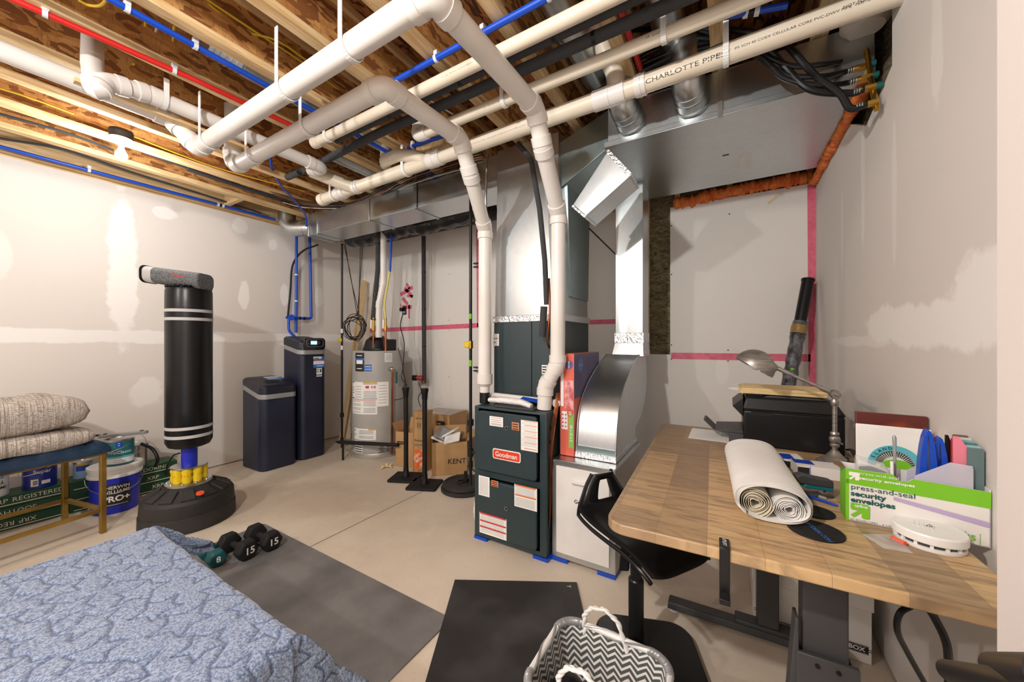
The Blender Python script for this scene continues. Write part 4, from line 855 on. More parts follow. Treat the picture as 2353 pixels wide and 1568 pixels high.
# corner boards
def plank(label, a, b, w, th, mt, rz=0):
    a, b = Vector(a), Vector(b); d = (b-a); L = d.length; d.normalize(); s = V((math.cos(rz), math.sin(rz), 0)); s = (s-d*s.dot(d)).normalized(); n = d.cross(s)
    m = MB(); m.hexa([a-s*w/2, a+s*w/2, a+s*w/2+n*th, a-s*w/2+n*th, b-s*w/2, b+s*w/2, b+s*w/2+n*th, b-s*w/2+n*th]); o = m.build('trim_board', mt); tag(o, label, 'board', 'boards leaning in the corner'); return o
plank('wide bare board leaning in the left corner behind the heater', (-4.35, 2.95, .02), (-4.40, 3.33, 2.15), .075, .014, 'woodpole', R(75))
plank('narrow pale strip leaning in the left corner', (-4.22, 2.85, .02), (-4.34, 3.30, 1.95), .03, .012, 'woodpole', R(80))
plank('plastic wrapped board leaning in the left corner', (-4.28, 2.98, .02), (-4.20, 3.36, 2.1), .06, .014, pm('wrapped_board', srgb(216, 202, 182), .2, bump=.4, bs=40), R(70))
# black gas pipes
def gas(label, pts, r=.0135, extras=()):
    pts = [Vector(p) for p in pts]; t = thing('gas_pipe', label, 'pipe', pts[-1]); m = MB(); m.tube(fillet(pts, .01), r, 16); m.build('pipe', 'blackmetal', t)
    for (z, nm, mt, rr2, hh) in extras:
        q = None
        for a, b in zip(pts, pts[1:]):
            if (a.z-z)*(b.z-z) <= 0 and abs(a.z-b.z) > 1e-6: q = a.lerp(b, (z-a.z)/(b.z-a.z))
        if q is None: continue
        m = MB(); m.cyl(q-V((0, 0, hh/2)), q+V((0, 0, hh/2)), rr2); m.build(nm, mt, t)
    return t
g1 = V((-3.96, 2.68, 0))
t = gas('thin black gas pipe between the tall softener and the water heater', [g1+V((0, 0, 2.46)), g1+V((0, 0, .03))], .0125, [(1.42, 'label_band', 'paper', .0135, .05), (1.22, 'label_band', 'paper', .0135, .05), (.42, 'union', 'blackmetal', .022, .05), (.12, 'tee', 'blackmetal', .018, .06), (.015, 'cap', 'blackmetal', .02, .03)])
m = MB(); m.box(g1+V((-.02, -.01, 1.31)), (.06, .03, .045)); m.build('valve_handle', 'yellowc', t, .008)
gp = V((-1.80, 2.36, 0))
t = gas('black gas pipe with yellow valve standing left of the furnace', [gp+V((0, 0, 2.5)), gp+V((0, 0, .13))], .0125, [(1.50, 'label_band', 'greenL', .0137, .04), (1.12, 'label_band', 'greenL', .0137, .05), (1.27, 'valve_body', 'brass', .02, .06), (.64, 'union', 'blackmetal', .026, .05), (.40, 'tee', 'blackmetal', .022, .07), (.30, 'nipple', 'blackmetal', .019, .05)])
m = MB(); m.box(gp+V((-.02, -.02, 1.27)), (.05, .02, .05)); m.build('valve_handle', 'yellowc', t, .008)
m = MB(); m.tube([gp+V((0, 0, .40)), V((fx0+.0, 2.36, .40))], .0125); m.build('branch', 'blackmetal', t)
# dumbbell style black bar by the heater
t = thing('black_bar', 'black tapered bar lying across in front of the water heater base', 'bar', at_d(790, 1018, 3.93))
m = MB(); a = at_d(772, 1016, 4.0); b = at_d(915, 1023, 3.72); m.tube([a, a.lerp(b, .06), a.lerp(b, .3), b], [.008, .024, .026, .022], 16, flat=.8); m.build('bar', 'matte', t)
m = MB(); q = a.lerp(b, .12); m.tube([q, V((q.x, q.y, 0))], .012, 10); m.build('post', 'matte', t)
# ================================================================== WATER HEATER
hc = V((-3.55, 2.87, 0)); hr = .285
t = thing('water_heater', 'grey cylindrical water heater with warning labels', 'water heater', hc)
m = MB(); m.lathe([(0, .0), (hr+.012, .0), (hr+.012, .055), (hr, .06), (hr, 1.18), (hr-.01, 1.19), (0, 1.19)], hc, 64); m.build('tank', 'grey', t, sharp=25)
m = MB(); m.lathe([(hr+.013, .0), (hr+.016, .01), (hr+.016, .05), (hr+.013, .056)], hc, 64); m.build('base_ring', pm('pale_metal', srgb(186, 182, 176), .35, metal=.5), t)
def cyl_label(name, par, c, r, a0, a1, z0, z1, mats, lines=(), n=10, lab=None):
    """sticker wrapped on a cylinder; angles in degrees measured from -y toward +x"""
    m = MB()
    def P(a, z, e=.0012): return V((c.x+math.sin(R(a))*(r+e), c.y-math.cos(R(a))*(r+e), z))
    N = max(2, int(abs(a1-a0)/4))
    for i in range(N): b0, b1 = a0+(a1-a0)*i/N, a0+(a1-a0)*(i+1)/N; m.quad(P(b0, z0), P(b1, z0), P(b1, z1), P(b0, z1))
    for rows, mi, x0, x1, th in lines:
        m.mi = mi
        for k in rows:
            y = z1-(z1-z0)*(k+.5)/n; h = (z1-z0)/n*th; q0, q1 = a0+(a1-a0)*x0, a0+(a1-a0)*x1; N2 = max(1, int(abs(q1-q0)/5))
            for i in range(N2): b0, b1 = q0+(q1-q0)*i/N2, q0+(q1-q0)*(i+1)/N2; m.quad(P(b0, y-h, .002), P(b1, y-h, .002), P(b1, y+h, .002), P(b0, y+h, .002))
    o = m.build(name, mats, par, keep=True)
    if lab: o['label'] = lab
    return o
# direction from heater to camera is about 51 degrees toward +x
def HA(px):  # screen px -> angle on the heater
    ang0 = math.atan2(-hc.x, hc.y); a, b = ray(px); a, b = a/math.hypot(a, b), b/math.hypot(a, b)
    # intersect ray with circle
    B = -(a*hc.x+b*hc.y); Cc = hc.x**2+hc.y**2-hr*hr; D = max(0, B*B-Cc); tt = -B-math.sqrt(D); X_, Y_ = a*tt-hc.x, b*tt-hc.y
    return math.degrees(math.atan2(X_, -Y_)), tt
def HZ(px, py):
    ang, tt = HA(px); a, b = ray(px); d = tt/math.hypot(a, b); return H-(py-CY)*d/FPX
def hl(px0, py0, px1, py1, mats, lines=(), n=10, lab=None): 
    xm = (px0+px1)/2; return cyl_label('label', t, hc, hr, HA(px0)[0], HA(px1)[0], HZ(xm, py1), HZ(xm, py0), mats, lines, n, lab)
hl(817, 811, 837, 854, ['blackink', 'paper', 'bluelbl'], [((4, 5), 1, .15, .85, .5), ((3,), 2, 0, 1, .5), ((1, 8), 1, .2, .8, .2)], 10)
hl(838, 838, 854, 854, ['bluelbl', 'paper'], [((2, 5), 1, .1, .9, .3)], 8)
hl(884, 812, 901, 832, ['paper', 'greyink'], [(range(1, 8), 1, .1, .9, .2)], 9)
hl(811, 878, 834, 917, ['paper', 'blackink', 'redink', 'greyink'], [((0, 12), 1, 0, .28, .3), ((4, 6, 8), 2, 0.02, .25, .3), ((3, 5, 7, 9, 11), 3, .4, .9, .2)], 13)
hl(834, 879, 867, 918, ['paper', 'blackink', 'yellow', 'redink', 'greyink'], [((0,), 2, .02, .98, .5), ((1, 13), 1, 0, 1, .15), ((3, 4), 3, .2, .45, .5), ((3, 4), 3, .6, .9, .4), ((7, 8, 9, 10, 11, 12), 4, .06, .94, .2)], 14)
hl(867, 878, 893, 934, ['paper', 'greyink'], [(range(2, 16, 2), 1, .1, .8, .15)], 17)
hl(811, 919, 867, 953, ['paper', 'greyink', 'redink'], [((1, 3, 4, 6, 7, 9), 1, .05, .45, .2), ((1, 2, 3, 4, 6, 7, 8, 9), 1, .55, .95, .2), ((0,), 2, .05, .95, .15)], 11)
hl(815, 986, 864, 1012, ['paper', 'greyink', 'yellow'], [((1, 2, 3, 5, 6), 1, .3, .9, .2), ((1, 4), 1, .03, .1, .6), ((0,), 2, .7, 1, .5)], 8)
hl(816, 1013, 833, 1042, ['paper', 'blackink'], [((1, 3, 5, 7, 9), 1, .05, .95, .42)], 11)
for k, (p0, p1) in enumerate(((871, 884), (886, 898))):
    for i in range(6 if k == 0 else 5): hl(p0+(i % 2)*3-1, 1022+i*4.2, p1-(i % 2)*3, 1023.6+i*4.2, ['blackink'])
p = at_d(0, 0, 1)
ang, tt = HA(896); q = V((hc.x+math.sin(R(ang))*hr, hc.y-math.cos(R(ang))*hr, HZ(896, 848))); nrm = V((math.sin(R(ang)), -math.cos(R(ang)), 0))
m = MB(); m.cyl(q, q+nrm*.05, .025); m.sphere(q+nrm*.05, .02); m.build('relief_valve', 'steel', t)
m = MB(); m.tube(fillet([q+nrm*.05, q+nrm*.055+V((0, 0, -.03)), q+nrm*.04+V((0, 0, -.95))], .01), .011, 12); m.build('relief_pipe', 'copper', t)
m = MB(); m.tube([q+nrm*.03+V((.05, .03, -.03)), q+nrm*.03+V((.05, .03, -.16))], .012, 10); m.build('anode_wire', 'dkgreen', t)
# blower on top
bc = hc+V((.02, -.02, 1.19)); m = MB()
m.lathe([(.15, 0), (.155, .015), (.14, .05), (.12, .12), (.06, .17), (0, .18)], bc+V((.03, -.03, 0)), 28, sx=1.15); m.bb(bc.x-.03, bc.x+.20, bc.y-.08, bc.y+.10, bc.z, bc.z+.13); m.build('blower', 'black', t, .02)
for (px, mt_top) in ((858, 'x'), (886, 'y')):
    q = at_d(px, 800, 4.08); m = MB(); m.tube([V((q.x, q.y, 1.19)), V((q.x, q.y, 1.42))], .012, 12); nn = m.build('nipple', 'copper', t)
    m = MB(); m.cyl((q.x, q.y, 1.42), (q.x, q.y, 1.47), .02); m.cyl((q.x, q.y, 1.47), (q.x, q.y, 1.56), .013); m.build('union', 'brass', t); m = MB(); m.box((q.x-.02, q.y-.01, 1.49), (.02, .015, .10)); m.build('lever', 'white2', t)
q = at_d(858, 770, 4.08); foam_pipe('black insulated pipe rising from the water heater', [(q.x, q.y, 1.56), at_d(857, 735, 4.1), at_d(868, 620, 4.1), at_d(870, 500, 4.1)], .026, .1)
q2 = at_d(886, 770, 4.08); hose('water_tube', 'clear yellowish tube with blue end rising right of the heater vent', 'hose', [V((q2.x, q2.y, 1.56)), at_d(884, 700, 4.08), at_d(893, 640, 4.08), at_d(896, 620, 4.08)], .012, pm('aged_tube', srgb(214, 200, 110), .25))
pex('blue pipe rising from the yellowish tube to the duct', [at_d(896, 625, 4.08), at_d(900, 520, 4.08)], 'blue', .013)
t = sweep_pipe('heater_vent_pipe', 'white PVC vent pipe rising from the water heater blower', 'pipe', [at_d(870, 776, 4.12), at_d(870, 700, 4.12), at_d(881, 650, 4.12), at_d(881, 500, 4.12)], .036, 'pvc', .05, 20, fit=True)
# coiled cable on the left
t = thing('cable_coil', 'coil of black cable hanging in the corner above the heater', 'cable', at_d(815, 750, 4.3))
cc_ = at_d(815, 752, 4.3)
rnd = random.Random(4)
for k in range(9):
    P = []; ra = .115+rnd.uniform(-.03, .02); rb = .14+rnd.uniform(-.035, .02); ph = rnd.uniform(0, 6); ox, oz = rnd.uniform(-.02, .02), rnd.uniform(-.03, .02)
    for i in range(28): th = 2*math.pi*i/28; P.append(cc_+V((FW[0]*0+RT[0]*(ra*math.cos(th)+ox), RT[1]*(ra*math.cos(th)+ox), rb*math.sin(th)+oz+.02*math.sin(2*th+ph)))+V(FW+(0,))*(rnd.uniform(-.01, .01)+k*.004-.02))
    m = MB(); m.tube(P, .004, 8, closed=True); m.build('loop', 'black', t)
for k, xs in enumerate([[(790, 560), (803, 620), (815, 690), (822, 735)], [(793, 560), (806, 640), (820, 700), (826, 740)], [(833, 566), (828, 640), (823, 700), (820, 740)], [(828, 566), (826, 660), (824, 735)]]):
    m = MB(); m.tube(spline([at_d(x, y, 4.28) for x, y in xs], 6), .004, 8); m.build('lead', 'black', t)
hose('outlet_cord', 'thin black cord running from the outlet down beside the water heater', 'cord', [at_d(926, 720, 4.2), at_d(920, 750, 4.1), at_d(929, 790, 4.0), at_d(926, 850, 3.95), at_d(932, 880, 3.9), at_d(928, 900, 3.85)], .005, 'black')
hose('electrical_cord', 'tangled black cord hanging at the right side of the water heater', 'cord', [at_d(915, 800, 4.05), at_d(925, 840, 4.0), at_d(923, 870, 3.95), at_d(935, 885, 3.9), at_d(924, 895, 3.9), at_d(938, 905, 3.9), at_d(927, 915, 3.9), at_d(905, 920, 3.98)], .004, 'black')
# sleeve pipe in front of the back wall
q = at_y(976, 540, 3.30); t = foam_pipe('straight black insulated pipe descending to the red knobbed shutoff', [(q.x, 3.28, 2.60), (q.x+.01, 3.28, .78)], .026)
m = MB(); a = V((q.x, 3.24, .85)); m.tube([a+V((.02, 0, 0)), a+V((-.04, -.03, 0))], .03); m.build('shutoff', pm('dull_red', srgb(150, 50, 48), .5), t); m = MB(); m.tube([a+V((-.04, -.03, 0)), a+V((-.09, -.05, 0))], .034); m.build('knob', 'black', t)
for z in (1.38, 1.22, .80): m = MB(); m.cyl((q.x+.005, 3.28, z-.012), (q.x+.005, 3.28, z+.012), .022 if z > 1 else .03); m.build('copper_joint', 'copper', t)
hose('shutoff_wire', 'black wire hanging from the red knobbed shutoff', 'wire', [at_y(962, 880, 3.15), at_y(968, 900, 3.15), at_y(961, 915, 3.15), at_y(966, 935, 3.15)], .005, 'black')
for py in (609, 848):
    p = at_y(1093, py, yb-.03); m = MB(); 
    for dz in (-.02, .02): m.bb(p.x-.03, p.x+.03, p.y-.01, p.y+.03, p.z+dz-.008, p.z+dz+.004)
    o = m.build('wall_clip', 'black'); tag(o, 'small black clip on the back wall at the upper pink tape corner' if py < 700 else 'small black clip on the back wall low beside the furnace pipe', 'clip')
hose('support_wire', 'thin black wire slanting down behind the plenum', 'wire', [V((-.93, 2.69, at_y(1350, 522, 2.69).z)), at_y(1420, 590, yb)], .006, 'black')
# ================================================================== BOXES NEAR THE HEATER
def carton(label, c, sz, rz, h, open_=False, mat='cardboard', name='cardboard_box', flaps=(), grp=None):
    t = thing(name, label, 'box', (c[0], c[1], c[2]), rz, grp); sx_, sy_ = sz; m = MB()
    if open_:
        w_ = .004
        for a, b, d, e in ((-sx_/2, -sx_/2+w_, -sy_/2, sy_/2), (sx_/2-w_, sx_/2, -sy_/2, sy_/2), (-sx_/2, sx_/2, -sy_/2, -sy_/2+w_), (-sx_/2, sx_/2, sy_/2-w_, sy_/2)): m.bb(a, b, d, e, 0, h)
        m.bb(-sx_/2, sx_/2, -sy_/2, sy_/2, 0, .004)
    else: m.bb(-sx_/2, sx_/2, -sy_/2, sy_/2, 0, h)
    m.build('carton', mat, t, .002, world=False)
    for (side, ang, ln) in flaps:
        m = MB(); q = Matrix.Rotation(R(ang), 3, 'X' if side in 'fb' else 'Y')
        if side == 'f': o, wd, dv = V((0, -sy_/2, h)), sx_, V((0, -1, 0))
        if side == 'b': o, wd, dv = V((0, sy_/2, h)), sx_, V((0, 1, 0))
        if side == 'l': o, wd, dv = V((-sx_/2, 0, h)), sy_, V((-1, 0, 0))
        if side == 'r': o, wd, dv = V((sx_/2, 0, h)), sy_, V((1, 0, 0))
        e = dv*math.cos(R(ang))*ln+V((0, 0, math.sin(R(ang))*ln)); s = V((-dv.y, dv.x, 0))*wd/2*.97
        k = V((0, 0, .003)); m.hexa([o-s, o+s, o+s+e, o-s+e, o-s+k, o+s+k, o+s+e+k, o-s+e+k]); m.build('flap', mat, t, world=False)
    return t
b1 = fl(945, 1086); 
t = carton('tall narrow cardboard box with an orange square between the two black stands', (fl(952, 1086)+V((.02, .10, 0))), (.13, .15), R(14), .60)
lx = V((math.cos(R(14)), math.sin(R(14)), 0)); cbx = fl(952, 1086)+V((.02, .10, 0)); fn = V((math.sin(R(14)), -math.cos(R(14)), 0))
pf = cbx+fn*.0755
label_part('orange_square', t, pf-lx*.055+V((0, 0, .035)), lx, (0, 0, 1), .115, .19, [pm('store_orange', srgb(236, 106, 40), .6, col2=srgb(230, 170, 130), vs=30, lo=.55, hi=.62)])
text('Boxing', t, 'blackink', pf+V((0, 0, .31))+fn*.001, lx*-1, (0, 0, -1), .035); text('Box CO', t, 'blackink', pf+V((0, 0, .27))+fn*.001, lx*-1, (0, 0, -1), .03); text('storage', t, 'blackink', pf+V((0, 0, .53))+fn*.001, lx*-1, (0, 0, -1), .026)
for k_, s_ in enumerate(('THE', 'HOME', 'DEPOT')): text(s_, t, 'paper', pf+V((0, 0, .09+.035*k_))+lx*(.03-.03*k_)+fn*.0016, lx*-.8+V((0, 0, -.6)), lx*.6-V((0, 0, .8)), .030, bold=.02)
label_part('printed_square', t, pf-lx*.02+V((0, 0, .44)), lx, (0, 0, 1), .035, .05, ['blackink', 'cardboard'], [((0, 1, 2), 1, .12, .88, .4)], 3)
c = fl(925, 1075)+V((-.02, .14, 0)); t = carton('open cardboard box behind the left black stand', c, (.22, .24), R(12), .36, True, flaps=(('l', 60, .09), ('b', 75, .1), ('r', 60, .05)))
f2 = V((math.sin(R(12)), -math.cos(R(12)), 0)); l2 = V((math.cos(R(12)), math.sin(R(12)), 0)); label_part('printed_band', t, c+f2*.121-l2*.09+V((0, 0, .23)), l2, (0, 0, 1), .12, .03, ['blackink', 'cardboard'], [((1,), 1, .1, .9, .3)], 3)
c3 = fl(1010, 1092)+V((.0, .15, 0)); rz3 = R(40)
t = carton('open cardboard box holding packets of parts', c3, (.34, .27), rz3, .32, True, flaps=(('r', 35, .10), ('b', 80, .10)))
f3 = V((math.sin(rz3), -math.cos(rz3), 0)); l3 = V((math.cos(rz3), math.sin(rz3), 0)); text('KENT', t, 'blackink', c3+f3*.1365+V((0, 0, .13))+l3*.07, l3, (0, 0, 1), .07, bold=.01)
for i in range(7):
    q = c3+V((random.uniform(-.09, .09), random.uniform(-.07, .07), .27+.02*i)); mt = ['paper', 'silver', 'white2', 'plastic', 'paper', 'silver', 'paper'][i]
    m = MB(); m.box((0, 0, 0), (.16, .12, .02)); o = m.build('parts_packet', mt, bevel=.006); o.location = q; o.rotation_euler = (random.uniform(-.7, .7), random.uniform(-.6, .6), random.uniform(0, 3)); tag(o, {'paper': 'white paper packet heaped in the open cardboard box', 'silver': 'grey packet heaped in the open cardboard box', 'white2': 'glossy white packet heaped in the open cardboard box', 'plastic': 'clear film packet in the open cardboard box'}[mt], 'packet', 'packets in the open cardboard box')
c4_ = fl(1010, 1060); c4_.x, c4_.y = at_y(1015, 950, 3.12).x, 3.14
t = carton('closed cardboard box farthest back by the wall with a black stamp', c4_, (.42, .36), R(6), .50); 
label_part('stamp', t, c4_+V((.08, -.189, .36)), (1, 0.1, 0), (0, 0, 1), .10, .08, ['blackink', 'cardboard'], [((1,), 1, .1, .5, .3), ((2,), 1, .5, .9, .3)], 4)
m = MB(); m.box((0, 0, 0), (.44, .38, .015)); o = m.build('plastic_sheet', 'plastic', bevel=.004); o.location = c4_+V((0, 0, .515)); o.rotation_euler = (0, 0, R(6)); tag(o, 'clear plastic sheet lying on the farthest cardboard box', 'sheet')
p = fl(888, 1074); m = MB()
for a in range(5): 
    th = a*1.2; m.tube([p+V((0, 0, .004)), p+V((.05*math.cos(th), .05*math.sin(th), .02)), p+V((.08*math.cos(th), .08*math.sin(th), .008))], [.010, .016, .004], 6, flat=.3)
o = m.build('dry_leaf', 'manila'); tag(o, 'dry curled leaf lying on the concrete floor', 'leaf')
# stands
def stand(label, px, py, h, rz):
    p = fl(px, py); t = thing('pedestal_stand', label, 'stand', p, rz, 'black pedestal stands')
    m = MB(); m.rrect((0, 0, 0), (1, 0, 0), (0, 1, 0), (0, 0, .022), .27, .24, .015); m.build('base', 'matte', t, .005, world=False)
    m = MB(); m.lathe([(.04, .022), (.038, .04), (.026, .07), (.0235, .11)], seg=24); m.build('socket', 'blackmetal', t, world=False)
    m = MB(); m.lathe([(.022, .05), (.022, h-.04), (.0205, h-.04), (.021, h-.02)], seg=24); m.build('pole', 'blackmetal', t, world=False)
    m = MB(); m.lathe([(.024, h-.10), (.028, h-.05), (.034, h-.02), (.034, h)], seg=24); m.build('top_cup', 'black', t, world=False)
    for i, j in ((-1, -1), (1, -1), (-1, 1), (1, 1)): m = MB(); m.lathe([(.012, -.0), (.012, .004)], (i*.12, j*.105, 0), 12); m.build('foot', 'black', t, world=False)
    return t
stand('black pedestal stand on a square base, the farther left one', 933, 1100, .865, R(24))
t = stand('black pedestal stand on a square base, the nearer one by the boxes', 976, 1117, .875, R(24))
# weight plates at the gas pipe
p = fl(1066, 1124); t = thing('weight_stand', 'round black rubber weight base behind the left side of the furnace', 'weight', p)
for i in range(2):
    m = MB(); z = .0+i*.034; r = .200-.012*i
    m.lathe([(0, z), (r-.01, z), (r, z+.008), (r, z+.024), (r-.012, z+.033), (r-.03, z+.033), (r-.034, z+.027), (.06, z+.027), (.055, z+.034), (0, z+.034)], p, 48); m.build('plate', 'dirt', t, sharp=25)
m = MB(); m.lathe([(.03, .06), (.028, .10), (.016, .11), (.016, .16)], p+V((.02, .0, 0)), 20); m.build('collar', 'blackmetal', t)
hose('floor_cable', 'black cable lying curled on the round rubber weight base', 'cable', [p+V((.0, .03, .07)), p+V((.03, -.04, .075)), p+V((.0, -.07, .073)), p+V((-.04, -.03, .073)), p+V((-.01, .02, .074))], .005, 'black')
hose('floor_cable', 'black cable looping beside the white pipe behind the furnace', 'cable', [fl(1092, 1085), fl(1080, 1078)+V((0, 0, .02)), fl(1060, 1070)+V((0, 0, .01)), fl(1044, 1085), fl(1040, 1092)], .005, 'black')
# ================================================================== PUNCHING BAG
bc = V((-3.372, 1.067, 0)); t = thing('punching_bag', 'tall black freestanding punching bag with pale stripes on a round base', 'punching bag', bc)
m = MB(); m.lathe([(0, 0), (.262, 0), (.270, .01), (.268, .10), (.262, .105), (.264, .11), (.258, .19), (.245, .21), (.14, .265), (.13, .275), (0, .275)], bc, 64); base = m.build('base', 'dirt', t, sharp=28)
for i in range(12):
    a = i*math.pi/6+.2; d = V((math.cos(a), math.sin(a), 0)); s = V((-d.y, d.x, 0)); 
    m = MB(); m.hexa([bc+d*.15-s*.028+V((0, 0, .255)), bc+d*.235-s*.042+V((0, 0, .21)), bc+d*.235+s*.042+V((0, 0, .21)), bc+d*.15+s*.028+V((0, 0, .255)), bc+d*.15-s*.026+V((0, 0, .272)), bc+d*.24-s*.038+V((0, 0, .224)), bc+d*.24+s*.038+V((0, 0, .224)), bc+d*.15+s*.026+V((0, 0, .272))]); m.build('rib', 'dirt', base, .004)
q = at_z(460, 1133, .25); m = MB(); m.lathe([(0, .0), (.024, 0), (.022, .010), (0, .012)], q+V((0, 0, -.006)), 20, axis=(q-bc).normalized()*.35+V((0, 0, 1))); m.build('filler_cap', pm('cap_orange', srgb(228, 84, 44), .4), base)
m = MB(); m.lathe([(.13, .272), (.135, .276), (.135, .288), (.13, .292), (0, .292)], bc, 40); m.build('steel_plate', 'steel', t)
for i in range(10):
    a = i*math.pi/5; m = MB(); m.sphere(bc+V((.118*math.cos(a), .118*math.sin(a), .294)), .008, seg=10); m.build('bolt', 'steel', t)
for i in range(8):
    a = i*math.pi/4+.3; q = bc+V((.075*math.cos(a), .075*math.sin(a), 0)); m = MB(); m.lathe([(.026, .293), (.031, .32), (.026, .345), (.031, .37), (.026, .392)], q, 14); d = m.build('damper', 'yellowc', t)
    m = MB(); m.box(q+V((.015*math.cos(a), .015*math.sin(a), .345)), (.02, .02, .012), a); m.build('bracket', 'redink', d)
m = MB(); m.lathe([(0, .393), (.105, .393), (.105, .402), (0, .402)], bc, 36); m.build('top_plate', 'steel', t)
m = MB(); m.lathe([(.046, .402), (.046, .58)], bc, 28); m.build('post', 'bucketb', t)
m = MB(); br_ = .1325
prof = [(0, .535), (.09, .536), (.118, .548), (br_, .58), (br_+.001, .8), (br_, 1.1), (br_+.001, 1.5), (br_, 1.655), (.128, 1.675), (.11, 1.69), (0, 1.695)]
m.lathe(prof, bc, 56); bag = m.build('bag', 'leather', t)
for z in (1.515, 1.455, .685, .625): m = MB(); m.lathe([(br_+.0005, z-.011), (br_+.0025, z-.010), (br_+.0025, z+.010), (br_+.0005, z+.011)], bc, 56); m.build('stripe', pm('stripe_grey', srgb(182, 182, 182), .5), bag)
m = MB(); P = [bc+V(((.124+.004*math.sin(k*9*.35))*math.cos(k*2*math.pi/90), (.124+.004*math.sin(k*9*.35))*math.sin(k*2*math.pi/90), 1.688+.004*math.sin(k*1.9))) for k in range(90)]; m.tube(P, .007, 8, closed=True); m.build('top_seam', 'leather', bag)
q = bc+V((-.02, -.136, 1.33)); m = MB(); m.sphere(bc+V((-math.cos(.55)*0-.125, -.045, 1.33)), .010, .6, 10); m.build('green_tag', 'greenL', bag)
# mesh covered item on top
c = bc+V((-.045, -.05, 1.752)); ax = V((RT[0], RT[1], -.13)).normalized()
t = thing('mesh_roller', 'black mesh and grey case resting on top of the punching bag', 'case', c+V((0, 0, -.045)))
dz = V((FW[0], FW[1], 0)); pl = rr(.15, .115, .04, 6)
m = MB(); m.prism(pl, c-ax*.135, dz, (0, 0, 1), ax*.34); m.build('mesh_sleeve', meshfab(), t, .012, sharp=60, seg=3)
m = MB(); m.prism(rr(.14, .115, .04, 6), c-ax*.20, dz, (0, 0, 1), ax*.09); m.build('end_case', pm('case_grey', srgb(176, 174, 174), .35), t, .01, seg=3)
m = MB(); m.prism(rr(.15, .125, .04, 6), c-ax*.208, dz, (0, 0, 1), ax*.006); m.build('end_cap', 'black', t)
m = MB()
for k in range(7): q = c+ax*(.03+.012*k)-dz*.0765+V((0, 0, .012-.001*k)); m.quad(q, q+ax*.008, q+ax*.010+V((0, 0, .010)), q+ax*.002+V((0, 0, .012)))
m.build('red_mark', 'redink', t, keep=True)
# ================================================================== BENCH AND CLOTH
bo = V((-3.64, .692, 0)); bd = V((-.2137, .977, 0)); bw = V((-.977, -.2137, 0)); t = thing('bench', 'navy tufted bench with gold metal frame', 'bench', bo)
def gbar(a, b, s, nm): 
    a, b = Vector(a), Vector(b); d = (b-a).normalized(); up = V((0, 0, 1)) if abs(d.z) < .9 else bd; x = d.cross(up).normalized(); y = x.cross(d); m = MB()
    m.hexa([a-x*s/2-y*s/2, a+x*s/2-y*s/2, a+x*s/2+y*s/2, a-x*s/2+y*s/2, b-x*s/2-y*s/2, b+x*s/2-y*s/2, b+x*s/2+y*s/2, b-x*s/2+y*s/2]); m.build(nm, 'gold', t, .002)
L = 1.25; W2 = .46
for k in (0, -L):
    for wv in (0, W2): q = bo+bd*k+bw*wv; gbar(q, q+V((0, 0, .555)), .028, 'leg')
    gbar(bo+bd*k, bo+bd*k+bw*W2, .024, 'end_rail') if False else gbar(bo+bd*k+V((0, 0, .16)), bo+bd*k+bw*W2+V((0, 0, .16)), .024, 'end_rail'); gbar(bo+bd*k+V((0, 0, .54)), bo+bd*k+bw*W2+V((0, 0, .54)), .026, 'top_rail')
for wv in (0, W2): gbar(bo+bw*wv+V((0, 0, .16)), bo+bw*wv-bd*L+V((0, 0, .16)), .024, 'side_rail'); gbar(bo+bw*wv+V((0, 0, .545)), bo+bw*wv-bd*L+V((0, 0, .545)), .028, 'top_rail')
m = MB(); n_, k_ = 60, 26; g = []
for i in range(n_+1):
    r_ = []
    for j in range(k_+1):
        a = i/n_; b = j/k_; sd = -L*1.03*a+.03; sw = -.03+(W2+.06)*b
        edge = min(1, min(b, 1-b)*8, min(a, 1-a)*20); ch = .020*abs(math.sin(math.pi*a*12))**.6; 
        side = .02 if (j in (0, k_)) else 0
        z = .575+(.052+ch-.018*(1-abs(2*b-1)))*math.sqrt(max(0, edge))
        r_.append(m.bm.verts.new(bo+bd*sd+bw*sw+V((0, 0, z))))
    g.append(r_)
for i in range(n_):
    for j in range(k_): m.face((g[i][j], g[i+1][j], g[i+1][j+1], g[i][j+1]))
rim = [g[0][j] for j in range(k_+1)]+[g[i][k_] for i in range(1, n_+1)]+[g[n_][j] for j in range(k_-1, -1, -1)]+[g[i][0] for i in range(n_-1, 0, -1)]
lo = [m.bm.verts.new(v.co-V((0, 0, .03))) for v in rim]
for i in range(len(rim)): m.face((rim[i], rim[(i+1) % len(rim)], lo[(i+1) % len(rim)], lo[i]))
m.face(list(reversed(lo))); m.build('cushion', 'bluev', t, sharp=50)
# folded cloth
from mathutils import noise as NZ
def pillow(name, c, dx, dy, lx, ly, h, mat, zoff=0, n=44, puff=.35, wr_=.012, seed=0, grow=0):
    m = MB(); g = {}
    for s in (1, -1):
        for i in range(n+1):
            for j in range(n+1):
                if s < 0 and (i in (0, n) or j in (0, n)): g[(s, i, j)] = g[(1, i, j)]; continue
                a, b = 2*i/n-1, 2*j/n-1; e = max(0, (1-abs(a)**5))*max(0, (1-abs(b)**5)); p = c+dx*(a*lx/2*(1-.05*b*b))+dy*(b*ly/2*(1-.05*a*a))
                nz = NZ.fractal(Vector((p.x*5, p.y*5, seed+s)), 1, 2, 3)
                z = h/2+s*h/2*(e**puff)+wr_*nz*e+zoff
                g[(s, i, j)] = m.bm.verts.new((p.x, p.y, p.z+z))
    for s in (1, -1):
        for i in range(n):
            for j in range(n): m.face((g[(s, i, j)], g[(s, i+1, j)], g[(s, i+1, j+1)], g[(s, i, j+1)]))
    return m.build(name, mat, None, sharp=80)
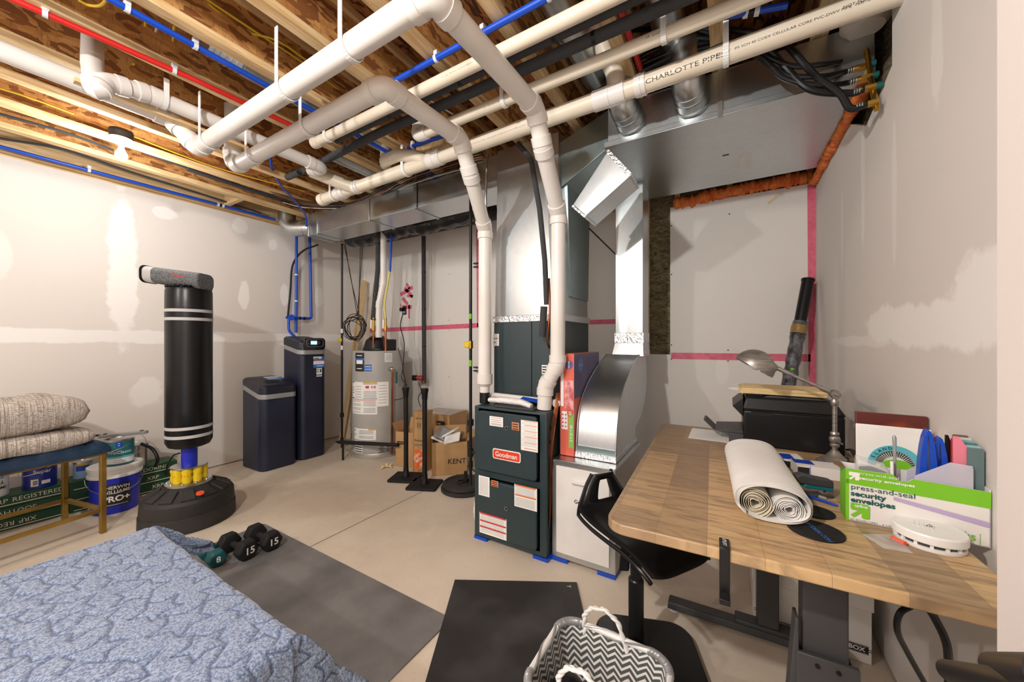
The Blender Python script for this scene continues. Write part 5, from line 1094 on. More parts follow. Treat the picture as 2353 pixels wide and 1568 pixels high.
M['plaid'] = plaid()
cq = bo+bw*.22-bd*.50+V((0, 0, .60))
for k, (hh, zo, gr, lab) in enumerate(((.13, 0.005, .0, 'folded taupe woven cushion lying on the navy bench, lower fold'), (.22, .130, -.03, 'taupe woven cushion on top of the fold on the bench'))):
    o = pillow('cushion', cq+bd*(.0-.01*k), bd, bw, .98+gr, .50+gr, hh, 'plaid', zo, 50, .30, .022, k*7, gr); tag(o, lab, 'cushion')
# ================================================================== FLOORING BOXES AND PAINT
def fbox(label, x0, x1, y0, y1, z0, z1, txt, flip=False):
    t = thing('flooring_box', label, 'box', ((x0+x1)/2, (y0+y1)/2, z0), 0, 'green flooring boxes by the left wall'); m = MB(); m.bb(x0, x1, y0, y1, z0, z1); m.build('carton', 'green', t, .003)
    m = MB(); m.quad(V((x1+.0008, y0+.02, z0+.012)), V((x1+.0008, y1-.02, z0+.012)), V((x1+.0008, y1-.02, z0+.018)), V((x1+.0008, y0+.02, z0+.018))); m.build('print_line', 'papercream', t, keep=True)
    u = V((0, -1 if flip else 1, 0)); v = V((0, 0, -1 if flip else 1))
    for s, y in txt: text(s, t, 'papercream', (x1+.0012, y, (z0+z1)/2+.006), u, v, .042)
    return t
fz = .078
fbox('bottom green flooring box lying along the left wall', -4.46, -4.25, -.35, .62, 0, fz, [('REGISTERED', .28), ('XRP', .45), ('WIND', .56)][:2], True)
fbox('green flooring box second up along the left wall', -4.46, -4.25, -.35, .62, fz+.001, 2*fz, [('SOUTHWIND', .36)], True)
fbox('top green flooring box under the paint cans', -4.46, -4.25, -.35, .62, 2*fz+.002, 3*fz, [('XRP', .33), ('REGISTERED', .50)])
fbox('lower green flooring box behind the blue bucket', -4.46, -4.25, .64, 1.26, 0, fz, [('XRP', 1.13), ('WIND', .75)])
fbox('middle green flooring box behind the blue bucket', -4.46, -4.25, .64, 1.26, fz+.001, 2*fz, [('XRP', 1.10)])
fbox('top green flooring box behind the blue bucket reading FLOORING', -4.46, -4.25, .64, 1.26, 2*fz+.002, 3*fz, [('FLOORING', 1.10)])
m = MB(); m.bb(-4.36, -4.28, 1.30, 1.38, 0, .12); o = m.build('white_block', 'white', bevel=.004); tag(o, 'small white block on the floor behind the punching bag', 'block')
def can(label, c, r, h, body, extra=None, handle=True, name='paint_can', rim='steel', cat='paint can'):
    t = thing(name, label, cat, c); m = MB(); m.lathe([(0, 0), (r, 0), (r, h-.012), (0, h-.012)], c, 40); m.build('body', body, t)
    m = MB(); m.lathe([(r-.002, h-.016), (r+.003, h-.014), (r+.003, h-.002), (r-.006, h), (r-.012, h-.006), (0, h-.006)], c, 40); m.build('lid', rim, t)
    if handle:
        m = MB(); a0 = R(-60); P = []
        for i in range(13): th = math.pi*i/12; P.append(c+V((math.sin(a0)*(-r*math.cos(th)), 0, 0))*0+V((-(r+.004)*math.cos(th)*math.cos(R(30)), -(r+.004)*math.cos(th)*math.sin(R(30)), h*.78))+V((math.sin(R(30)), -math.cos(R(30)), -.55)).normalized()*(r*1.05*math.sin(th))+V((math.sin(R(30)), -math.cos(R(30)), 0))*(r*.35*math.sin(th)))
        m.tube(P, .0022, 8); m.build('handle', 'steel', t)
    return t
ca = lambda c: math.degrees(math.atan2(-c.x, c.y))*-1   # angle of the camera seen from c, from -y toward +x
def cang(c): return math.degrees(math.atan2(0-c.x, c.y))
# blue bucket
c = V((-4.09, .845, 0)); ang = cang(c)
t = thing('paint_bucket', 'large blue paint bucket with white lid', 'bucket', c)
m = MB(); m.lathe([(0, 0), (.128, 0), (.142, .27), (.142, .275)], c, 48); m.build('body', 'bucketb', t)
m = MB(); m.lathe([(.143, .268), (.150, .272), (.150, .29), (.144, .295), (.146, .325), (.152, .33), (.152, .348), (.14, .352), (.13, .345), (0, .345)], c, 48); m.build('lid', 'white2', t)
cyl_label('label', t, c, .1395, ang-34, ang+34, .065, .225, ['blackink', 'paper'], [((9,), 1, .1, .9, .1)], 10)
def cyltext(s, par, c, r, ang, z, size, mat, sx=1, bold=.01, flip=False, sl=0):
    def f(a, b): 
        th = R(ang)+a/r; return V((c.x+math.sin(th)*(r+.0022), c.y-math.cos(th)*(r+.0022), z+b+a*sl))
    return text(s, par, mat, (0,0,0), (1,0,0), (0,0,1), size, wrap=f, sx=sx, bold=bold)
cyltext('SHERWIN', t, c, .1395, ang+2, .20, .033, 'paper'); cyltext('WILLIAMS', t, c, .1395, ang+2, .168, .033, 'paper'); cyltext('PRO+', t, c, .1395, ang+2, .115, .058, 'paper', bold=.03)
P = []
for i in range(17): th = math.pi*i/16; a = R(ang-90)+th; P.append(V((c.x+math.sin(a)*.156, c.y-math.cos(a)*.156, .26-.10*math.sin(th))))
m = MB(); m.tube(P, .0028, 8); m.build('handle', 'steel', t)
# teal can on bucket
c2 = c+V((.0, .02, .3515)); a2 = cang(c2)
t = can('teal and white paint can on the lid of the blue bucket', c2, .083, .19, pm('can_teal', srgb(34, 118, 128), .4))
cyl_label('label', t, c2, .083, a2-60, a2+75, .3515+.01, .3515+.065, ['paper', 'aqua', 'greyink'], [((0, 1), 1, 0, 1, .5), ((4, 6), 2, .3, .6, .2)], 8)
cyltext('ProClassic', t, c2, .083, a2+4, .3515+.095, .032, 'paper', bold=.005); cyl_label('crest', t, c2, .083, a2-12, a2+10, .3515+.135, .3515+.175, ['royal', 'paper'], [((1, 3), 1, .3, .7, .3)], 5)
p0 = c2+V((0, 0, .205)); t = thing('roller_tool', 'pale grey flat bar lying across the teal paint can', 'tool', p0); uu = V((.80, .6, .08)).normalized()
m = MB(); m.prism(rr(.34, .05, .024, 6), p0+uu*.03, uu, V((-uu.y, uu.x, 0)).normalized(), (0, 0, .024)); m.build('bar', 'silver', t, .004); 
for s_ in (-.13, .13): m = MB(); m.cyl(p0+uu*(.03+s_)+V((0, 0, .024)), p0+uu*(.03+s_)+V((0, 0, .03)), .012); m.build('pivot', 'charcoal', t)
m = MB(); m.tube([p0+V((-.10, -.08, .010)), p0+V((-.20, -.20, .02)), p0+V((-.24, -.28, .03))], .008, 10); m.build('handle_rod', 'black', t)
# silver can
c3b = V((-4.35, 1.02, 3*fz+.001)); t = can('bare metal paint can with wire handle behind the bucket', c3b, .078, .19, 'steel')
P = [c3b+V((.08*math.cos(math.pi*i/12)*.8, .05*math.cos(math.pi*i/12), .17+.11*math.sin(math.pi*i/12))) for i in range(13)]; m = MB(); m.tube(P, .002, 6); m.build('bail', 'steel', t)
hose('rubber_hose', 'thick black curved hose between bucket and metal can', 'hose', [at_d(325, 1020, 3.0), at_d(350, 1032, 3.0), at_d(362, 1055, 3.0), at_d(358, 1072, 3.02)], .012, 'black')
hose('base_cord', 'black cord rising behind the punching bag base', 'cord', [fl(380, 1112), at_d(385, 1072, 3.1), at_d(398, 1048, 3.1), at_d(412, 1042, 2.75)], .006, 'black')
# white and blue cans on the boxes
zc = 3*fz+.001
for (px, lab, body, txts, rad, hh) in ((38, 'white paint can on the green boxes under the bench', 'white2', (('WALL', .095, .03), ('SUPREME', .06, .026)), .082, .185), ):
    p = at_z(px, 1150, zc); c = V((-4.345, p.y, zc)); c.y = .30; t = can(lab, c, rad, hh, body); a = cang(c)
    for s, z, sz in txts: cyltext(s, t, c, rad, a+18, zc+z, sz, 'blackink', bold=.02)
    cyltext('PPG', t, c, rad, a+22, zc+.135, .036, 'bluelbl', bold=.02); cyl_label('label', t, c, rad, a-60, a-20, zc+.02, zc+.10, ['paper', 'greyink', 'redink'], [((1, 2, 3), 1, .1, .9, .2), ((6, 7), 2, .1, .25, .5)], 10)
c = V((-4.35, .515, zc)); t = can('blue paint can on the green boxes beside the white can', c, .080, .185, pm('can_blue', srgb(32, 44, 140), .35)); a = cang(c); cyltext('Super', t, c, .08, a+8, zc+.12, .036, 'paper'); cyl_label('label', t, c, .08, a-30, a-5, zc+.02, zc+.07, ['paper', 'blackink'], [((1, 2, 3, 4), 1, .3, .9, .3)], 6); cyl_label('label', t, c, .08, a+5, a+35, zc+.03, zc+.055, ['paper'])
c = V((-4.345, .72, zc)); t = can('small blue and white tin nearest the bucket on the green boxes', c, .05, .13, pm('can_paleblue', srgb(150, 190, 226), .4), handle=False); a = cang(c); cyl_label('label', t, c, .05, a-40, a+40, zc+.06, zc+.12, ['royal', 'yellow'], [((0,), 1, 0, 1, .5)], 3)
# ================================================================== QUILT
def quilt():
    rs = random.Random(11); N_, M_ = 440, 400
    a0, a1, b0, b1 = -2.62, -.80, -.75, .97; TX0, TX1, TY1, TZ = -2.34, -1.13, .59, .42
    A_ = np.linspace(a0, a1, N_); B_ = np.linspace(b0, b1, M_); AA, BB = np.meshgrid(A_, B_, indexing='ij')
    # quilting lines: stars
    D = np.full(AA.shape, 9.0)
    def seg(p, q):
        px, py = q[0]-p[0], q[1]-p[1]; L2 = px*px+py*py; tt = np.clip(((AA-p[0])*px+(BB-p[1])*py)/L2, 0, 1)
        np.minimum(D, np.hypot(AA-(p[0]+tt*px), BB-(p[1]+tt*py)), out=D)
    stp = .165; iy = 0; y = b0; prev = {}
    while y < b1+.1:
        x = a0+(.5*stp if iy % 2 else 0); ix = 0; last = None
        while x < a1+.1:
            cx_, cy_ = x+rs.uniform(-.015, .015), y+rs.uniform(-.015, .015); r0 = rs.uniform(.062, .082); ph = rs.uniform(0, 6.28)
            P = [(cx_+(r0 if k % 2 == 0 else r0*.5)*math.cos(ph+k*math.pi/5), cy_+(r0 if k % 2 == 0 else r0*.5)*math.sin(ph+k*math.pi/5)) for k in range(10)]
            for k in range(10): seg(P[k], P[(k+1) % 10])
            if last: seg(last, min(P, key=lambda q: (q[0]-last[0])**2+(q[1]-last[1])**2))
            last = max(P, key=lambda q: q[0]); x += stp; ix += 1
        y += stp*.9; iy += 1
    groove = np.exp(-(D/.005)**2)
    me = MB(); Vt = np.zeros((N_, M_, 3))
    for i in range(N_):
        for j in range(M_):
            a, b = A_[i], B_[j]; el = max(0, TX0-a); er = max(0, a-TX1); et = max(0, b-TY1)
            x, y, z = min(max(a, TX0), TX1), min(b, TY1), TZ
            ex = max(el, er)
            nz = NZ.noise(Vector((a*2.2, b*2.2, .3))); 
            if ex > 0 or et > 0:
                drop = math.hypot(ex, et) if not (ex > 0 and et > 0) else max(ex, et)+.18*min(ex, et)
                rnd_ = .03; k = min(drop, rnd_*1.57)
                out = rnd_*math.sin(min(1.57, k/rnd_)); dz = rnd_*(1-math.cos(min(1.57, k/rnd_)))+max(0, drop-rnd_*1.57)*.97
                s = math.hypot(ex, et) or 1; flare = .10*max(0, drop-.03)+.012*math.sin((a if et > ex else b)*21)*min(1, drop*5)
                if ex > 0 and et > 0: 
                    mn = min(ex, et); x += (ex/s)*(out+flare)*.7*(1 if er > 0 else -1); y += (et/s)*(out+flare)+mn*.62; x += mn*.05*(1 if er > 0 else -.2); dz *= .93
                    if el > 0: dz = dz*.55; x += mn*.3
                elif ex > 0: x += (out+flare)*(1 if er > 0 else -1)
                else: y += out+flare
                z -= min(dz, .40)
            z += .008*nz-.006*groove[i, j]*(1 if ex == 0 and et == 0 else .4)
            if ex > 0 or et > 0: 
                x += -.004*groove[i, j]*(1 if er > 0 else 0); y += -.004*groove[i, j]*(1 if et > 0 else 0)
            Vt[i, j] = (x, y, max(z, .006))
    vs = [[me.bm.verts.new(Vt[i, j]) for j in range(M_)] for i in range(N_)]
    for i in range(N_-1):
        for j in range(M_-1): me.face((vs[i][j], vs[i+1][j], vs[i+1][j+1], vs[i][j+1]))
    o = me.build('quilt', quiltmat(), None, sharp=180); ca_ = o.data.attributes.new('groove_shade', 'FLOAT', 'POINT'); ca_.data.foreach_set('value', np.exp(-(D/.0032)**2).astype(np.float32).ravel()); so = o.modifiers.new('solid', 'SOLIDIFY'); so.thickness = .006; so.offset = -1
    tag(o, 'blue quilted blanket with stitched stars draped over low furniture', 'quilt'); return o
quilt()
m = MB(); m.bb(-2.30, -1.17, -2.0, .55, .0, .400); o = m.build('ottoman', 'bluev', bevel=.02); tag(o, 'low furniture hidden under the blue quilt', 'furniture')
# ================================================================== MATS AND DUMBBELLS
m = MB(); P = rr(1.72, .62, .02, 4); m.prism(P, (-1.97, 1.0, 0.001), (1, 0, 0), (0, 1, 0), (0, 0, .007)); o = m.build('exercise_mat', 'matgrey', bevel=.002); tag(o, 'long dark grey exercise mat partly under the quilt', 'mat')
A_ = fl(1045, 1337); ux = V((math.cos(R(29)), math.sin(R(29)), 0)); uy = V((math.sin(R(29)), -math.cos(R(29)), 0))
t = thing('rubber_mat', 'black scuffed rubber mat on the floor in front of the furnace', 'mat', A_); m = MB(); m.prism([(0, 0), (.655, 0), (.655, -.95), (0, -.95)], A_, ux, -uy, (0, 0, .012)); 
m.build('mat', pm('rubber_black', srgb(38, 37, 37), .55, col2=srgb(70, 69, 68), vs=3, vd=8, lo=.5, hi=.8), t, .002)
text('Y', t, 'manila', fl(1307, 1354)+V((0, 0, .0128)), uy, ux, .03, bold=.02)
def dumbbell(label, c, rz, r, L, mat, num, tcol='papercream'):
    t = thing('dumbbell', label, 'dumbbell', c, rz, 'dumbbells on the grey mat'); zc_ = r*math.cos(R(30))
    m = MB(); m.tube([V((-L/2+.05, 0, zc_)), V((0, 0, zc_)), V((L/2-.05, 0, zc_))], [.016, .019, .016], 20); m.build('handle', mat, t, world=False)
    for s in (-1, 1):
        m = MB(); x0, x1 = s*(L/2-.062), s*L/2
        P = [V((0, r*math.cos(R(60*k)), r*math.sin(R(60*k)))) for k in range(6)]
        rings = []
        for x, sc_ in ((x0-s*.012, .55), (x0, 1), (x1-s*.012, 1), (x1, .80)): rings.append([m.bm.verts.new(V((x, p.y*sc_, zc_+p.z*sc_))) for p in P])
        for A, B in zip(rings, rings[1:]):
            for k in range(6): m.face((A[k], A[(k+1) % 6], B[(k+1) % 6], B[k]))
        m.face(rings[0]); m.face(rings[-1]); hd = m.build('weight_head', mat, t, .006, world=False, seg=3)
        if s == 1: 
            o = text(num, None, 'paper', (x1+.001, 0, zc_), (0, 1, 0), (0, 0, 1), r*.9, bold=.02); o.parent = hd
    return t
dumbbell('black hexagonal dumbbell marked 15 farthest from the quilt', V((-2.53, 1.165, .008)), R(2), .062, .25, 'matte', '15')
dumbbell('black hexagonal dumbbell marked 15 between the other two', V((-2.55, 1.035, .008)), R(6), .062, .25, 'matte', '15')
dumbbell('teal dumbbell beside the quilt edge', V((-2.60, .925, .008)), R(-2), .050, .20, 'teal', '8')
# ================================================================== STOOL
pc = V((-.325, 1.53, 0)); t = thing('active_stool', 'black sit stand stool with a curved handled backrest', 'stool', pc)
m = MB(); m.prism(rr(.40, .36, .09, 8), pc+V((.04, .02, .012)), V((math.cos(R(20)), math.sin(R(20)), 0)), V((-math.sin(R(20)), math.cos(R(20)), 0)), (0, 0, .035)); m.build('base', 'black', t, .012, seg=3)
m = MB(); m.lathe([(.045, .047), (.040, .07), (.030, .08), (.030, .33), (.026, .335)], pc, 28); m.build('outer_tube', 'blackmetal', t)
m = MB(); m.lathe([(.022, .33), (.022, .49)], pc, 24); m.build('gas_lift', 'blackmetal', t)
m = MB(); m.prism([(-.02, -.06), (.02, -.05), (.025, .06), (-.01, .065)], pc+V((-.05, .02, .40)), (1, 0, 0), (0, 0, 1), (0, -.02, 0)); m.build('lever', 'black', t, .004)
# seat shell: swept profile, backrest toward -x
n_, k_ = 26, 22; g = []; tilt = R(-32); ex_ = V((math.cos(tilt), math.sin(tilt), 0)); ey_ = V((-math.sin(tilt), math.cos(tilt), 0))
prof = [(-.205, .700), (-.208, .66), (-.200, .61), (-.18, .57), (-.135, .547), (-.07, .535), (.02, .53), (.10, .528), (.17, .515), (.205, .495), (.215, .48)]
prof = [(p.x, p.z) for p in spline([(a, 0, b) for a, b in prof], 4)]
hw = []
for i, (a, z) in enumerate(prof):
    f = i/(len(prof)-1); hw.append(.056+.109*min(1, (f/.35))**1.2 if f < .35 else .165-.015*max(0, (f-.8)/.2))
m = MB(); top = []; bot = []
for i, (a, z) in enumerate(prof):
    r_, b_ = [], []
    a_n = prof[min(i+1, len(prof)-1)]; a_p = prof[max(i-1, 0)]; tx, tz = a_n[0]-a_p[0], a_n[1]-a_p[1]; L_ = math.hypot(tx, tz); nx, nz_ = -tz/L_, tx/L_
    if nz_ < 0 or (abs(nz_) < .1 and nx < 0): nx, nz_ = -nx, -nz_
    nx, nz_ = (abs(nx) if tx < .5*abs(tz) or True else nx)*(1 if tz < 0 else -1), abs(nz_)
    for j in range(k_+1):
        b = (2*j/k_-1); y = b*hw[i]; up = .022*b**4 if i > 12 else 0
        p = pc+ex_*(a)+ey_*y+V((0, 0, z+up)); th = .018*(1-b**6)+.006; r_.append(m.bm.verts.new(p+ex_*nx*th+V((0, 0, nz_*th)))); b_.append(m.bm.verts.new(p-ex_*nx*.004-V((0, 0, nz_*.008))))
    top.append(r_); bot.append(b_)
hole = lambda i, j: 3 <= i <= 9 and 7 <= j <= k_-8
nI = len(prof)
for i in range(nI-1):
    for j in range(k_):
        if hole(i, j): continue
        m.face((top[i][j], top[i+1][j], top[i+1][j+1], top[i][j+1])); m.face((bot[i][j], bot[i][j+1], bot[i+1][j+1], bot[i+1][j]))
        for (di, dj, e) in ((0, -1, ((i, j), (i+1, j))), (0, 1, ((i, j+1), (i+1, j+1))), (-1, 0, ((i, j), (i, j+1))), (1, 0, ((i+1, j), (i+1, j+1)))):
            ii, jj = i+di, j+dj
            if ii < 0 or ii >= nI-1 or jj < 0 or jj >= k_ or hole(ii, jj): (p0, p1) = e; m.face((top[p0[0]][p0[1]], top[p1[0]][p1[1]], bot[p1[0]][p1[1]], bot[p0[0]][p0[1]]))
m.build('seat', 'leather', t, sharp=60, sub=1)
m = MB(); P = [pc+ex_*(a-.004)+ey_*(s*hw[i])+V((0, 0, z)) for s in (-1,) for i, (a, z) in enumerate(prof)]; m.tube(P, .008, 8); P = [pc+ex_*(a-.004)+ey_*(hw[i])+V((0, 0, z)) for i, (a, z) in enumerate(prof)]; m.tube(P, .008, 8); m.build('rim', 'black', t)
m = MB(); m.lathe([(.05, .49), (.07, .50), (.07, .53)], pc, 24); m.build('seat_mount', 'black', t)
# ================================================================== BASKET
rimz = .27; bx0, bx1, by0, by1 = -.53, -.155, .93, 1.265
t = thing('woven_basket', 'grey and white zigzag woven basket with rope handles', 'basket', ((bx0+bx1)/2, (by0+by1)/2, .012))
def basket_wall(g1, nm, flip):
    m = MB(); uvl = m.bm.loops.layers.uv.new('UVMap'); cxx, cyy = (bx0+bx1)/2, (by0+by1)/2; W_, D_ = bx1-bx0, by1-by0; rings = []
    for zi, z in enumerate((.014, .07, .14, .21, rimz)):
        s = .72+.28*(z/rimz); rings.append([V((cxx+a*s*g1, cyy+b*s*g1, z)) for a, b in rr(W_, D_, .07, 7)])
    n = len(rings[0]); per = [0]
    for i in range(n): per.append(per[-1]+(rings[-1][(i+1) % n]-rings[-1][i]).length)
    vs = [[m.bm.verts.new(p) for p in rg] for rg in rings]
    for k in range(4):
        for i in range(n):
            f = m.bm.faces.new((vs[k][i], vs[k][(i+1) % n], vs[k+1][(i+1) % n], vs[k+1][i])); 
            for lp_, (a, b) in zip(f.loops, ((i, k), (i+1, k), (i+1, k+1), (i, k+1))): lp_[uvl].uv = (per[a]/per[-1]*1.4, b/4)
    if not flip: m.face(vs[0])
    return m.build(nm, weave(), t, sharp=80)
MATS.pop('weave', None)
basket_wall(1.0, 'outer_weave', False)
b_in = basket_wall(.975, 'inner_weave', True)
m = MB(); cxx, cyy = (bx0+bx1)/2, (by0+by1)/2; m.tube([V((cxx+a, cyy+b, rimz+.004)) for a, b in rr(bx1-bx0, by1-by0, .07, 8)], .010, 10, closed=True); m.build('rim', 'white2', t)
NP = rr(bx1-bx0, by1-by0, .07, 14)
m = MB()
for k in range(2):
    P = []; tot = 480
    for i in range(tot):
        f = i/tot*len(NP); i0 = int(f) % len(NP); i1 = (i0+1) % len(NP); fr_ = f-int(f); a = NP[i0][0]*(1-fr_)+NP[i1][0]*fr_; b = NP[i0][1]*(1-fr_)+NP[i1][1]*fr_
        L_ = math.hypot(a, b); th = i/tot*2*math.pi*46+k*math.pi; P.append(V((cxx+a*(1+.010*math.cos(th)/L_), cyy+b*(1+.010*math.cos(th)/L_), rimz+.004+.010*math.sin(th))))
    m.tube(P, .004, 6, closed=True)
m.build('braided_edge', 'silver', t)
def rope(c, u, w_, h_, nm='rope_handle'):
    P = spline([c-u*w_/2+V((0, 0, -.03)), c-u*w_/2+V((0, 0, h_*.55)), c-u*w_*.15+V((0, 0, h_)), c+u*w_*.25+V((0, 0, h_*.75)), c+u*w_/2+V((0, 0, -.03))], 9)
    m = MB()
    for k in range(2): m.tube([p+V((math.cos(i*.9+k*math.pi)*.004, math.sin(i*.9+k*math.pi)*.004, .003*math.cos(i*.9))) for i, p in enumerate(P)], .0058, 8)
    m.build(nm, 'white2', t)
rope(V((-.37, by1-.005, rimz)), V((1, 0, 0)), .15, .085); rope(V((-.345, by0+.045, rimz-.0)), V((1, -.1, 0)), .16, .10)
for (x, y, z, r, mt, lab) in ((-.44, 1.085, .17, .060, 'black', 'black glossy ball inside the woven basket'), (-.33, 1.04, .17, .05, 'orangeink', 'orange ball inside the woven basket'), (-.25, 1.05, .15, .045, 'dkgreen', 'dark green ball inside the woven basket'), (-.44, 1.04, .075, .055, 'royal', 'blue ball at the bottom of the woven basket')):
    m = MB(); m.sphere((x, y, z), r, seg=28); o = m.build('ball', mt); tag(o, lab, 'ball')
m = MB(); m.prism(rr(.26, .22, .05, 5), ((bx0+bx1)/2, (by0+by1)/2, .02), (1, 0, 0), (0, 1, 0), (0, 0, .08)); o = m.build('folded_cloth', 'redink', bevel=.01); tag(o, 'dark red folded cloth filling the bottom of the basket', 'cloth')
# ================================================================== DESK
ZD = .80
def D(px, py): return at_z(px, py, ZD)
dr = R(2.0); dux = V((math.cos(dr), math.sin(dr), 0)); duy = V((-math.sin(dr), math.cos(dr), 0))
n0 = D(1388, 1197); DW, DL = .80, (D(1525, 973)-n0).length
dc = n0+dux*DW/2+duy*DL/2
t = desk = thing('standing_desk', 'standing desk with reclaimed wood top and dark steel legs', 'desk', (dc.x, dc.y, 0), dr)
M['desk'] = deskwood()
m = MB(); m.prism(rr(DW, DL, .055, 8), (0, 0, ZD-.030), (1, 0, 0), (0, 1, 0), (0, 0, .030)); m.build('desktop', 'desk', t, .004, world=False)
def dl(p): return WM[t.name].inverted()@Vector(p)
fy = dl(V((0, 1.92, 0))).y; ny = dl(V((.1, 1.20, 0))).y
def leg(lx, ly, nm, w_=.078, foot=(-.40, .27)):
    m = MB(); m.bb(lx-w_/2, lx+w_/2, ly-.028, ly+.028, .07, ZD-.06); lg = m.build('leg_column', 'charcoal', t, .004, world=False)
    m = MB(); m.bb(lx-w_/2-.012, lx+w_/2+.012, ly-.036, ly+.036, .07, .50 if nm == 'near' else .07001); m.build('outer_sleeve', 'charcoal', lg, .004, world=False) if nm == 'near' else m.bm.free()
    m = MB(); x0, x1 = lx+foot[0], lx+foot[1]; m.hexa([V((x0, ly-.035, .018)), V((x1, ly-.035, .018)), V((x1, ly+.035, .018)), V((x0, ly+.035, .018)), V((x0+.006, ly-.03, .05)), V((x1-.006, ly-.03, .05)), V((x1-.006, ly+.03, .05)), V((x0+.006, ly+.03, .05))]); m.bb(lx-.12, lx+.12, ly-.033, ly+.033, .05, .07); ft = m.build('foot', 'charcoal', t, .006, world=False)
    for x in (x0+.03, x1-.03): m = MB(); m.lathe([(.022, 0), (.022, .008), (.006, .010), (.006, .02)], (x, ly, 0), 16); m.build('leveling_pad', 'clearp', ft, world=False)
lxf = dl(V((.144, 1.9, 0))).x; lxn = dl(V((.205, 1.2, 0))).x
leg(lxf, fy, 'far'); leg(lxn, ny, 'near', .09, (-.36, .25))
m = MB(); m.bb(lxf-.02, lxf+.02, ny, fy, ZD-.075, ZD-.035); m.bb(-.26, .30, ny-.02, ny+.02, ZD-.05, ZD-.031); m.bb(-.26, .30, fy-.02, fy+.02, ZD-.05, ZD-.031); m.build('crossbar', 'charcoal', t, .003, world=False)
m = MB(); m.hexa([V((lxn-.10, ny-.045, .05)), V((lxn-.055, ny-.045, .05)), V((lxn-.055, ny+.0, .05)), V((lxn-.10, ny+.0, .05)), V((lxn-.062, ny-.045, .60)), V((lxn-.055, ny-.045, .60)), V((lxn-.055, ny, .60)), V((lxn-.062, ny, .60))]); m.bb(lxn-.06, lxn+.06, ny-.05, ny-.038, .18, .52); m.build('bracket', 'charcoal', t, .002, world=False)
for x in (-.02, .02): m = MB(); m.cyl((lxn+x, ny-.05, .50), (lxn+x, ny-.053, .50), .005); m.build('screw', 'black', t, world=False)
# headphone hook on the near edge
hp = D(1664, 1258); t = thing('headphone_hook', 'black clip on hook on the near edge of the desk', 'hook', hp+V((0, 0, -.03)))
ep = at_z(1666, 1262, ZD-.0); X_ = dux; Y_ = duy
y_e = hp.y-.018
def hk(pts, w_=.022, th=.004, nm='hook'):
    m = MB(); P = [Vector(p) for p in pts]
    for a, b in zip(P, P[1:]):
        d = (b-a).normalized(); n = d.cross(X_).normalized()*th/2; m.hexa([a-X_*w_/2-n, a+X_*w_/2-n, b+X_*w_/2-n, b-X_*w_/2-n, a-X_*w_/2+n, a+X_*w_/2+n, b+X_*w_/2+n, b-X_*w_/2+n])
    return m.build(nm, 'black', t, .0015)
e0 = D(1665, 1263); 
hk([e0+Y_*.045+V((0, 0, .004)), e0-Y_*.004+V((0, 0, .004)), e0-Y_*.004+V((0, 0, -.10)), e0-Y_*.004+V((0, 0, -.12)), e0-Y_*.010+V((0, 0, -.125))])
hk([e0-Y_*.004+V((0, 0, -.10)), e0-Y_*.03+V((0, 0, -.115)), e0-Y_*.034+V((0, 0, -.10))], nm='hook_lip')
text('UPLIFT', t, 'paper', e0+Y_*.022+V((0, 0, .0065)), Y_*-1, X_, .012)
# ---- cardboard storage boxes under the desk
def bank(label, x0, x1, y0, y1, h, full=True):
    t = thing('storage_box', label, 'box', ((x0+x1)/2, (y0+y1)/2, 0), 0); m = MB(); m.bb(x0, x1, y0, y1, 0, h-.05); m.build('carton', 'white', t, .003); m = MB(); m.bb(x0-.006, x1+.006, y0-.006, y1+.006, h-.06, h); m.build('lid', 'white', t, .004)
    for z in (.05, .058): m = MB(); m.quad(V((x0, y0-.0008, z)), V((x1, y0-.0008, z)), V((x1, y0-.0008, z+.003)), V((x0, y0-.0008, z+.003))); m.build('printed_line', 'blackink', t, keep=True)
    return t
pbx = at_y(2003, 1400, 1.99); pbl = at_y(1733, 1400, 2.0)
t = bank('white lidded storage box lettered BOX under the desk', pbx.x-.30, pbx.x, 1.985, 2.38, at_y(2000, 1373, 1.985).z)
q = at_y(1965, 1488, 1.984); label_part('name_plate', t, q+V((-.05, 0, -.016)), (1, 0, 0), (0, 0, 1), .09, .034, ['blackink', 'paper'], [((0, 5), 1, .03, .97, .08)], 6)
text('S BOX', t, 'paper', q+V((-.005, -.001, .001)), (1, 0, 0), (0, 0, 1), .024, bold=.03)
t = bank('white storage box behind the far desk leg', pbl.x, pbx.x-.31, 2.03, 2.40, at_y(1740, 1304, 2.03).z)
m = MB(); m.bb(pbl.x+.01, pbl.x+.03, 2.0285, 2.0295, .16, .20); m.build('hand_hole', 'blackink', t)
hose('desk_cable', 'black cable looping down below the right end of the desk, left loop', 'cable', [at_d(2100, 1390, .83), at_d(2068, 1410, .83), at_d(2062, 1450, .84), at_d(2085, 1500, .86), at_d(2130, 1580, .88)], .0062, 'black')
hose('desk_cable', 'black cable hanging straight below the right end of the desk', 'cable', [at_d(2130, 1395, .80), at_d(2150, 1425, .80), at_d(2175, 1480, .80), at_d(2180, 1540, .82), at_d(2180, 1600, .84)], .0075, 'black')
